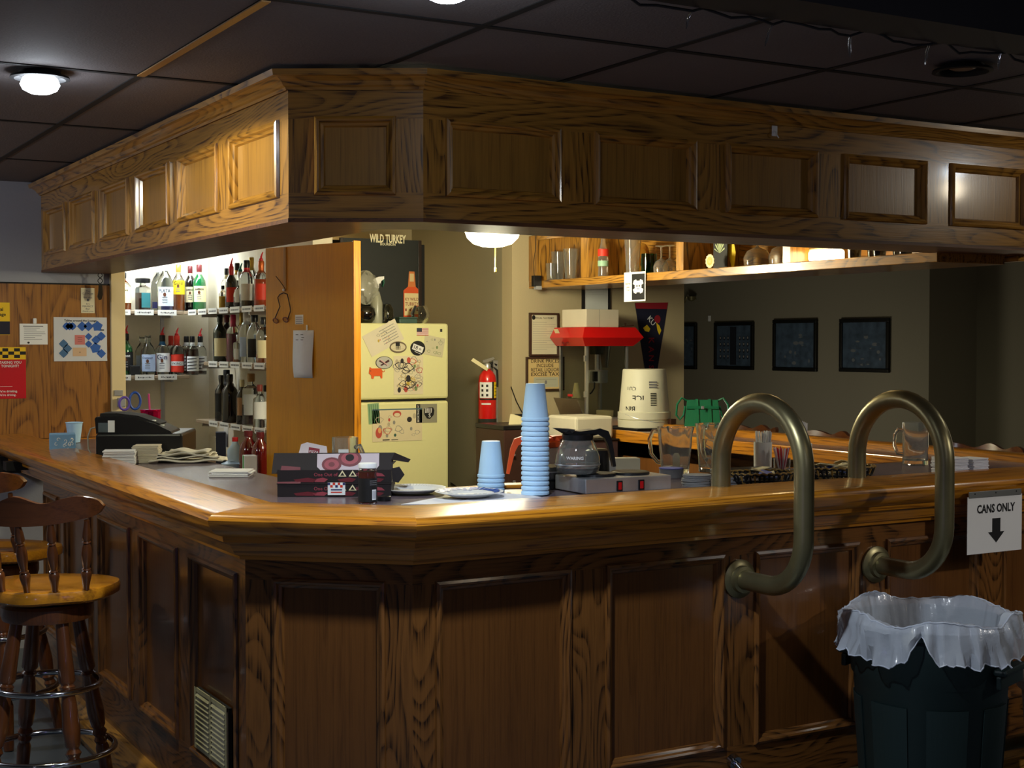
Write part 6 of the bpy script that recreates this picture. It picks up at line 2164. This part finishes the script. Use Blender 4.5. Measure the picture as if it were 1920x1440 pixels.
# hood
q = MB()
o1, o2 = .045, .0
x0, x1, y0, y1 = -.02, w_ + .02, -.02, d_ - .0
zz = [(0.0, h_), (o1, h_ + .05), (0.01, h_ + .11)]
vs = []
for o_, z in zz: vs += [(x0 - o_, y0 - o_, z), (x1 + o_, y0 - o_, z), (x1 + o_, y1 + .0, z), (x0 - o_, y1 + .0, z)]
fs = [(3, 2, 1, 0), (8, 9, 10, 11)]
for l in range(2):
    for i in range(4):
        j = (i + 1) % 4
        fs.append((l * 4 + i, l * 4 + j, (l + 1) * 4 + j, (l + 1) * 4 + i))
q.add(vs, fs, M_RED); q.build('hood', t)
q = MB(); q.M = Matrix.Translation((x0 - .024, .16, h_ + .022)) @ Matrix.Rotation(-PI / 2, 4, 'Z') @ Matrix.Rotation(R(-40), 4, 'X')
q.text('POP', 0, 0, .030, mat('hood_dark', (110, 14, 14), .4), -.002, mirror=True); q.build('lettering', t)
q = MB(); q.M = Matrix.Translation((x0 - .03, .26, h_ + .085)) @ Matrix.Rotation(-PI / 2, 4, 'Z') @ Matrix.Rotation(R(28), 4, 'X')
q.rect(0, -.02, .05, .02, C_CREAM, -.004); q.build('sticker', t)
# kettle
q = MB(); q.lathe([(0, .25), (.062, .25), (.066, .256), (.066, .315), (.070, .32), (.068, .325), (.055, .326), (0, .33)], M_STEEL, 32, (.16, .13, 0)); k0 = q.build('kettle', t)
q = MB(); q.tube([(.16, .13, .33), (.16, .13, h_)], .012, M_STEEL, 14); q.board((.13, .10, .42), (.19, .16, h_), M_BLACK, bev=.004); q.build('hanger', k0)
q = MB(); q.tube([(.12, .09, .27), (.11, .08, .22), (.085, .07, .195), (.07, .06, .19)], .005, M_BLACK, 8); q.board((.095, .062, .26), (.125, .078, .32), M_BLACK, bev=.003); q.build('cord', k0)
q = MB(); q.lathe([(.018, .34), (.034, .46), (.034, .469), (0, .469)], mat('dull_steel', (110, 108, 100), .4, .8), 20, (.24, .16, 0)); q.build('lamp_housing', t)
q = MB(); q.lathe([(0, .05), (.05, .05), (.052, .085), (.048, .088), (0, .088)], M_CREAM, 24, (.20, .10, 0)); q.build('popcorn_cup', t)
q = MB(); q.lathe([(0, .16), (.028, .16), (.012, .25), (0, .25)], mat('cone_cream', (226, 214, 160), .6), 20, (.055, .19, 0)); q.build('paper_cone', t)
t = thing('white_carton', 'white flat carton lying on the red popcorn machine top', 'carton', (PX + .02, PY + .0, PZ + h_ + .111), R(8))
q = MB(); q.board((-.02, .0, 0), (.235, .22, .105), mat('carton_white', (214, 206, 184), .7), bev=.003); q.board((.08, -.0006, .001), (.0815, .0, .104), M_GREYINK); q.build('carton', t)
t = thing('wood_board', 'thin dark board resting beside the carton on the popcorn machine', 'board', (PX + .26, PY + .02, PZ + h_ + .111), R(-5))
q = MB(); q.M = Matrix.Rotation(R(-6), 4, 'Y'); q.board((0, 0, .0), (.09, .18, .006), FRW, bev=.001); q.board((.06, .05, -.0), (.066, .06, .02), FRW); q.build('board', t)

# bucket upside down
P = (4.71, 6.64, 1.0715)
t = thing('ice_bucket', 'white plastic ice bucket standing upside down on a black tray', 'bucket', (P[0], P[1], P[2] + .014), 0)
M_BUCK = mat('bucket_white', (214, 212, 190), .5, vary=.06)
q = MB(); q.lathe([(.142, 0), (.150, .0), (.152, .04), (.146, .042), (.152, .046), (.152, .085), (.144, .088), (.124, .325), (.120, .33), (0, .33), (0, .325), (.118, .322), (.14, .01)], M_BUCK, 48); q.build('body', t)
q = MB(); q.tube([(.150 * math.cos(a), .150 * math.sin(a), .075 - .045 * math.sin((a - R(190)) * 1.0)) for a in [R(190) + R(150) * i / 20 for i in range(21)]], .0025, M_STEEL, 8); q.build('bail', t)
q = MB()
aa = R(-35)
for s_, z, an, h in (('BIN', .105, -.95, .030), ('ICE', .165, -.62, .034), ('CUT', .22, -.95, .022)):
    q.M = Matrix.Rotation(aa + an + .35, 4, 'Z')
    q.text(s_, 0, z, h, M_INK, -.1445 + (z - .088) * .0844, curve=.14, rot=PI)
q.M = Matrix.Rotation(aa + .38, 4, 'Z')
for k in range(8): q.rect(-.018, .125 + k * .0095, .018, .130 + k * .0095, M_INK, -.1415 + k * .0007)
for k in range(3): q.rect(-.025, .225 + k * .014, .025, .234 + k * .014, M_GREYINK, -.1335 + k * .0012)
q.build('lettering', t)
q = MB(); q.board((-.155, -.155, 0), (.155, .155, .0135), M_BLACK, bev=.005); q.build('black_tray', None, (P[0], P[1], P[2] + .0), 0, 'shallow black tray under the upturned ice bucket', 'tray')

# green handbag
t = thing('green_handbag', 'small green buckled handbag on the far rail', 'handbag', (4.85, 6.28, 1.1035), R(-35))
M_BAG = mat('bag_green', (16, 110, 76), .4, coat=.3)
q = MB(); q.add([(-.10, -.045, 0), (.10, -.045, 0), (.10, .045, 0), (-.10, .045, 0), (-.085, -.012, .145), (.085, -.012, .145), (.085, .012, .145), (-.085, .012, .145)], [(3, 2, 1, 0), (4, 5, 6, 7), (0, 1, 5, 4), (1, 2, 6, 5), (2, 3, 7, 6), (3, 0, 4, 7)], M_BAG); q.build('body', t)
q = MB(); q.board((-.09, -.032, .095), (.09, -.026, .112), M_BAG, bev=.002)
for x in (-.045, .025): q.add([(x, -.049, .005), (x + .028, -.049, .005), (x + .020, -.02, .15), (x + .004, -.02, .15), (x, -.046, .005), (x + .028, -.046, .005), (x + .02, -.017, .15), (x + .004, -.017, .15)], [(0, 1, 2, 3), (0, 3, 7, 4), (1, 5, 6, 2)], M_BAG)
q.build('strap', t)
for sgn in (-1, 1):
    q = MB(); q.tube([(sgn * .085, 0, .14), (sgn * .115, -.01, .155), (sgn * .14, -.02, .12), (sgn * .145, -.02, .06), (sgn * .125, -.02, .035), (sgn * .105, -.015, .06), (sgn * .095, -.01, .11)], .006, M_BAG, 8); q.build('handle', t)
q = MB(); q.board((-.008, -.052, .095), (.008, -.046, .112), M_STEEL, bev=.002); q.build('buckle', t)
q = MB(); q.board((-.02, -.02, 0), (.02, .02, .03), FRW, bev=.003); q.build('brown_block', None, (4.80, 6.50, 1.1035), 0, 'small brown block between the bucket and the green bag', 'block')

# speaker cabinet, dark base cabinet, white box
t = thing('brown_cabinet', 'dark brown upright cabinet in the corner below the notices', 'cabinet', (3.92, 6.88, 0))
q = MB(); q.board((0, 0, 0), (.25, .33, 1.075), mat('cab_brown', (62, 38, 30), .5), bev=.004); q.build('body', t)
q = MB(); q.board((-.003, -.003, 1.075), (.253, .333, 1.10), M_BLACK, bev=.004); q.build('top', t)
for z in (.45, .78, .93):
    q = MB(); q.lathe([(0, 0), (.009, 0), (.009, .01), (0, .012)], M_STEEL, 12, (.06, -.012, z)); q.build('knob', t)
t = thing('folded_card', 'small cream folded card with a black flap on the brown cabinet', 'card', (3.99, 6.95, 1.1015), R(-10))
q = MB(); q.prism([(0, 0), (.10, 0), (.10, .055), (.01, .06)], -.003, 0, C_CREAM); q.prism([(.03, .06), (.12, .06), (.12, .03)], -.006, -.0035, M_INK); q.build('card', t)
t = thing('dark_cooler', 'low dark cooler cabinet under the white box', 'cabinet', (4.19, 6.55, 0))
q = MB(); q.board((0, 0, 0), (.28, .66, 1.02), mat('cooler_maroon', (78, 58, 60), .35), bev=.006); q.build('body', t)
q = MB(); q.board((-.006, -.006, 1.02), (.285, .665, 1.03), M_BLACK, bev=.003); q.build('top', t)
q = MB(); q.board((0, 0, 0), (.25, .30, .125), mat('foam_box', (212, 206, 184), .6), bev=.014); q.build('foam_box', None, (4.20, 6.57, 1.0305), 0, 'pale foam box on the low cooler below the popcorn machine', 'box')
t = thing('water_bottle', 'small clear bottle with a red cap left of the popcorn machine', 'bottle', (4.30, 7.10, 1.0305))
q = MB(); q.lathe([(0, 0), (.028, 0), (.028, .13), (.014, .16), (.014, .17)], M_GLASS, 20); q.build('body', t)
q = MB(); q.lathe([(.02, .165), (.02, .20), (0, .20)], K_RED, 16); q.build('cap', t)

# fire extinguisher with its tag and cords
EY = ony(935, 700, 7.5)
ex, ey = 4.186 - .062, 7.44
t = thing('fire_extinguisher', 'red fire extinguisher hanging on the taupe wall', 'fire extinguisher', (ex, ey, 1.06))
q = MB(); q.lathe([(0, 0), (.045, .0), (.052, .012), (.054, .03), (.054, .275), (.048, .31), (.03, .335), (.02, .342), (.02, .352)], M_RED, 36); q.build('cylinder', t)
q = MB(); q.lathe([(0, -.004), (.046, -.003), (.0545, .012), (.056, .05), (.0545, .05)], mat('boot_dark', (40, 44, 42), .5), 36); q.build('boot', t)
q = MB(); q.lathe([(.022, .35), (.022, .375), (.014, .385), (0, .385)], M_STEEL, 20); q.tube([(0, 0, .37), (.03, -.01, .385), (.055, -.015, .37)], .009, M_BLACK, 10); q.build('valve', t)
q = MB(); q.prism([(-.03, .385), (-.035, .40), (.04, .42), (.048, .408), (.0, .39)], -.008, .008, M_STEEL); q.prism([(.03, .40), (.055, .40), (.06, .33), (.04, .33)], -.01, .01, K_RED); q.build('lever', t)
q = MB(); q.tube([(.02, -.01, .37), (.055, -.02, .34), (.06, -.02, .28), (.058, -.02, .24)], .007, M_BLACKM, 10); q.build('hose', t)
q = MB(); q.wrap(.0546, .175, .27, -1.5, .05, C_WHITE, 10); q.wrap(.0547, .17, .272, .05, .3, C_BLK, 4); q.wrap(.0546, .175, .27, .3, 1.15, C_YEL, 6); q.wrap(.0548, .163, .172, -1.5, 1.5, C_BLK, 12); q.wrap(.0548, .135, .145, -1.2, -.1, C_WHITE, 6)
for k in range(3):
    for j in range(2): q.wrap(.0551, .185 + k * .028, .2 + k * .028, -1.2 + j * .55, -.95 + j * .55, C_BLK, 2)
for k in range(4): q.wrap(.0551, .19 + k * .02, .193 + k * .02, .4, 1.05, C_BLK, 4)
q.build('label', t)
q = MB(); q.M = Matrix.Translation((-.015, -.03, .345)) @ Matrix.Rotation(R(30), 4, 'Y'); q.prism([(-.125, -.010), (0, -.010), (0, .012), (-.12, .012)], -.0012, 0, C_CREAM); q.build('inspection_tag', t)
q = MB(); q.board((.03, -.02, .0), (.0615, .02, .40), M_STEEL); q.build('bracket', t)
t = thing('loose_cord', 'thin dark cord drooping down the wall behind the cups', 'cord', (0, 0, 0))
pts = [ony(px, py, 7.24) for px, py in ((958, 725), (968, 752), (980, 775), (990, 790))]
q = MB(); q.tube([tuple(p) for p in pts] + [(pts[-1].x + .02, 7.2, 1.2), (pts[-1].x + .03, 7.1, 1.12)], .003, M_BLACKM, 6); q.build('cable', t)
t = thing('loose_cord', 'dark cord looping along the wall behind the fridge side', 'cord', (0, 0, 0))
pts = [onx(px, py, 4.18) for px, py in ((956, 848), (945, 870), (930, 880), (915, 893), (900, 912), (880, 918), (860, 915), (845, 905))]
q = MB(); q.tube([tuple(p) for p in pts], .003, M_BLACKM, 6); q.build('cable', t)

# night-light transformer on the cabinet end
p = ony(995, 525, 7.14)
t = thing('power_adapter', 'small black adapter hanging by a thin wire at the cabinet end', 'adapter', (4.27, 7.12, p.z))
q = MB(); q.board((-.03, -.03, -.04), (.025, .0, .025), M_BLACK, bev=.004); q.build('body', t)
q = MB(); q.board((-.015, -.034, -.058), (.025, -.002, -.036), mat('grey_plastic', (0, 0, 0)), bev=.004); q.build('plug', t)
q = MB(); q.tube([(-.02, -.02, .02), (-.024, -.018, .1), (-.010, -.016, .18), (.0, -.01, .28)], .0018, M_BLACKM, 6); q.build('wire', t)

# ================================================================== glassware in the hanging cabinet
ZG = 1.9305


def cab(px, x=4.37): p = onx(px, 500, x); return (x, p.y, ZG)


def tumbler(label, loc, r0, r1, h, m=None, group=None):
    q_ = MB(); q_.lathe([(0, 0), (r0, 0), (r1, h), (r1 - .002, h), (r0 - .002, .008), (0, .008)], m or M_GLASSV, 28)
    return q_.build('drinking_glass', None, loc, 0, label, 'glass', group)


tumbler('short clear glass at the far left of the display cabinet', cab(1034, 4.345), .028, .034, .10)
tumbler('tall pint glass, second from the left in the display cabinet', cab(1047, 4.40), .032, .045, .17, None, 'pint glasses in the cabinet')
tumbler('tall pint glass beside the cabinet divider', cab(1070, 4.36), .032, .045, .175, None, 'pint glasses in the cabinet')
t = thing('soda_bottle', 'slim clear bottle with a red label in the display cabinet', 'bottle', cab(1131))
q = MB(); q.lathe([(0, 0), (.028, 0), (.03, .01), (.028, .05), (.03, .09), (.026, .14), (.014, .19), (.012, .24), (0, .24)], M_GLASSV, 24); q.build('body', t)
q = MB(); q.wrap(.0305, .115, .155, -PI, PI, C_RED, 20); q.build('label', t)
q = MB(); q.wrap(.0305, .06, .09, -PI, PI, mat('label_mint', (150, 190, 160), .5), 20); q.build('lower_label', t)
t = thing('gold_plate', 'round gold plate propped on edge in the display cabinet', 'plate', (4.50, cab(1165)[1], ZG), -PI / 2)
q = MB(); q.M = Matrix.Translation((0, 0, .092)) @ Matrix.Rotation(PI / 2 - .15, 4, 'X'); q.lathe([(0, 0), (.06, 0), (.09, .008), (.09, .011), (.06, .004), (0, .004)], mat('plate_gold', (190, 140, 50), .25, .8), 40); q.build('disc', t)
q = MB(); q.board((-.03, -.03, 0), (.03, .03, .01), M_BLACK, bev=.002); q.build('stand', t)
tumbler('tall glass vase with a flared rim in the cabinet middle', cab(1186), .034, .046, .21)
t = thing('green_mug', 'green glass mug in the display cabinet', 'mug', cab(1217))
q = MB(); q.lathe([(0, 0), (.04, 0), (.042, .01), (.042, .105), (.038, .105), (.037, .01), (0, .01)], glass('mug_green', (30, 110, 60)), 28); q.build('body', t)
q = MB(); q.tube([(0, .04, .09), (0, .068, .085), (0, .072, .05), (0, .042, .02)], .005, glass('mug_green', (0, 0, 0)), 8); q.build('handle', t)


def goblet(label, loc, r, h, group):
    """stem glass standing upside down"""
    t_ = thing('wine_glass', label, 'wine glass', loc, 0, group)
    q_ = MB(); q_.lathe([(r, 0), (r * 1.08, h * .22), (r * .8, h * .42), (r * .2, h * .52), (.005, h * .56), (.0045, h * .95), (r * .8, h * .985), (r * .8, h), (0, h)], M_GLASSV, 28); q_.build('bowl', t_)
    return t_


goblet('upturned wine glass just right of the green mug', cab(1240), .040, .14, 'upturned wine glasses')
goblet('upturned wine glass beside the bright cabinet divider', cab(1256, 4.42), .040, .145, 'upturned wine glasses')
goblet('broad upturned glass, left of two in the right compartment', cab(1420, 4.38), .062, .17, 'broad upturned glasses')
goblet('broad upturned glass, right of two in the right compartment', cab(1466, 4.38), .058, .17, 'broad upturned glasses')
t = thing('rosette_badge', 'cream rosette badge standing in the cabinet before a yellow card', 'badge', (4.34, cab(1341)[1], ZG), -PI / 2)
q = MB(); q.prism([(.036 * (1 if i % 2 else .88) * math.cos(2 * PI * i / 24), .038 + .036 * (1 if i % 2 else .88) * math.sin(2 * PI * i / 24)) for i in range(24)], -.004, 0, C_CREAM); q.build('disc', t)
q = MB(); q.ell(0, .038, .022, .022, mat('badge_gold', (214, 190, 90), .4), -.0045); q.text('1st', 0, .038, .016, M_CREAM, -.005); q.build('centre', t)
t = thing('leaf_card', 'black card printed with pale leaves in the cabinet', 'card', (4.42, cab(1350, 4.42)[1], ZG), -PI / 2)
q = MB(); q.board((-.05, -.003, 0), (.06, 0, .16), C_BLK); q.build('sheet', t)
q = MB()
for k in range(7): a = PI * (k + .5) / 7; q.flat([(0, .08), (.035 * math.cos(a) - .006, .09 + .05 * math.sin(a)), (.04 * math.cos(a), .095 + .055 * math.sin(a)), (.035 * math.cos(a) + .006, .088 + .05 * math.sin(a))], mat('leaf_pale', (186, 200, 150), .6), -.0036 - k * .0001)
q.build('leaf_print', t)
t = thing('yellow_card', 'bright yellow curved card right of the leaf card', 'card', (4.44, cab(1368, 4.44)[1], ZG), -PI / 2)
q = MB(); q.prism([(-.03, .155), (.025, .16), (.05, .08), (.035, .0), (.02, .01), (-.01, .07)], -.003, 0, C_YEL); q.build('sheet', t)
for k in range(5):
    tumbler('dark shiny glass past the shelf lamp, %s from the lamp' % ORD[k].replace('lowest', 'first'), (4.40 + .04 * (k % 2), 4.62 - k * .075, ZG), .026, .032, .085, glass('smoked_glass', (0, 0, 0)), 'smoked glasses past the shelf lamp')

# ================================================================== far room
XW = 8.998
FRM = mat('frame_black', (20, 20, 18), .35)
fs_ = [((1262, 606), (1308, 692)), ((1342, 604), (1415, 693)), ((1452, 599), (1534, 696)), ((1577, 597), (1670, 698))]
lbs = ['dark framed picture half hidden by the bar wall', 'dark framed picture with small rows of portraits', 'dark framed bluish print, third along the far wall', 'dark framed bluish print nearest the room corner']
for i, (((ax, ay), (bx_, by_)), lb) in enumerate(zip(fs_, lbs)):
    p0, p1 = onx(ax, (ay + by_) / 2, XW), onx(bx_, (ay + by_) / 2, XW)
    zt = (onx(ax, ay, XW).z + onx(bx_, ay, XW).z) / 2; zb = (onx(ax, by_, XW).z + onx(bx_, by_, XW).z) / 2
    W, H = p0.y - p1.y, zt - zb
    t = thing('framed_picture', lb, 'framed picture', (XW, p0.y, zb), -PI / 2, 'pictures on the far wall')
    q = MB(); f = .035
    q.board((0, -.03, 0), (W, 0, f), FRM, bev=.006); q.board((0, -.03, H - f), (W, 0, H), FRM, bev=.006); q.board((0, -.0295, f), (f, 0, H - f), FRM, bev=.006); q.board((W - f, -.0295, f), (W, 0, H - f), FRM, bev=.006)
    q.build('frame', t)
    q = MB(); q.board((f * .8, -.012, f * .8), (W - f * .8, -.004, H - f * .8), mat('print_bluegrey', (74, 92, 112), .35, vary=.8, scale=14)); q.build('picture', t)
    q = MB()
    if i == 1:
        for r_ in range(4):
            for c_ in range(8):
                if c_ in (3, 4): continue
                q.ell(W * (.15 + c_ * .1), H * (.66 - r_ * .13), .016, .022, mat('portrait_dark', (30, 34, 44), .6), -.0125, 10)
                q.ell(W * (.15 + c_ * .1), H * (.66 - r_ * .13) + .004, .010, .012, mat('portrait_pale', (140, 140, 140), .6), -.0129, 8)
        q.rect(W * .40, H * .1, W * .56, H * .9, mat('portrait_dark', (30, 34, 44), .6), -.0123)
    else:
        rn = random.Random(20 + i)
        for k in range(26): q.ell(W * rn.uniform(.15, .85), H * rn.uniform(.12, .7), rn.uniform(.01, .04), rn.uniform(.006, .018), mat(rn.choice(['blob_a', 'blob_b', 'blob_c']), {'blob_a': (60, 74, 90), 'blob_b': (104, 110, 116), 'blob_c': (90, 80, 78)}['blob_a'] if k % 3 == 0 else ((104, 110, 116) if k % 3 == 1 else (90, 80, 78)), .5), -.0124 - k * 2e-5, 9)
    q.build('print', t)
p = onx(1331, 597, XW)
t = thing('wall_hook', 'small white hook on the far wall between two pictures', 'hook', (XW, p.y, p.z), -PI / 2)
q = MB(); q.board((-.018, -.012, -.03), (.018, 0, .03), C_WHITE, bev=.004); q.build('plate', t)
p = onx(1300, 562, XW)
t = thing('wall_sconce', 'brass wall sconce with a curled arm on the far wall', 'sconce', (XW, p.y, p.z), -PI / 2)
q = MB(); q.lathe([(0, 0), (.05, 0), (.05, .012), (0, .016)], M_BRASS, 24) ; q.build('wall_plate', t)
q = MB(); q.tube([(-.08 + .06 * math.cos(a), -.08, .02 + .06 * math.sin(a)) for a in [R(120) + R(250) * i / 16 for i in range(17)]] + [(.0, -.03, .0)], .008, M_BRASS, 8); q.build('arm', t)
q = MB(); q.lathe([(0, 0), (.03, .01), (.05, .05), (.045, .05), (.025, .012), (0, .005)], M_BRASS, 20, (.06, -.07, -.02)); q.lathe([(0, 0), (.02, .01), (.0, .04)], M_BRASS, 14, (-.08, -.08, .02)); q.build('cup', t)
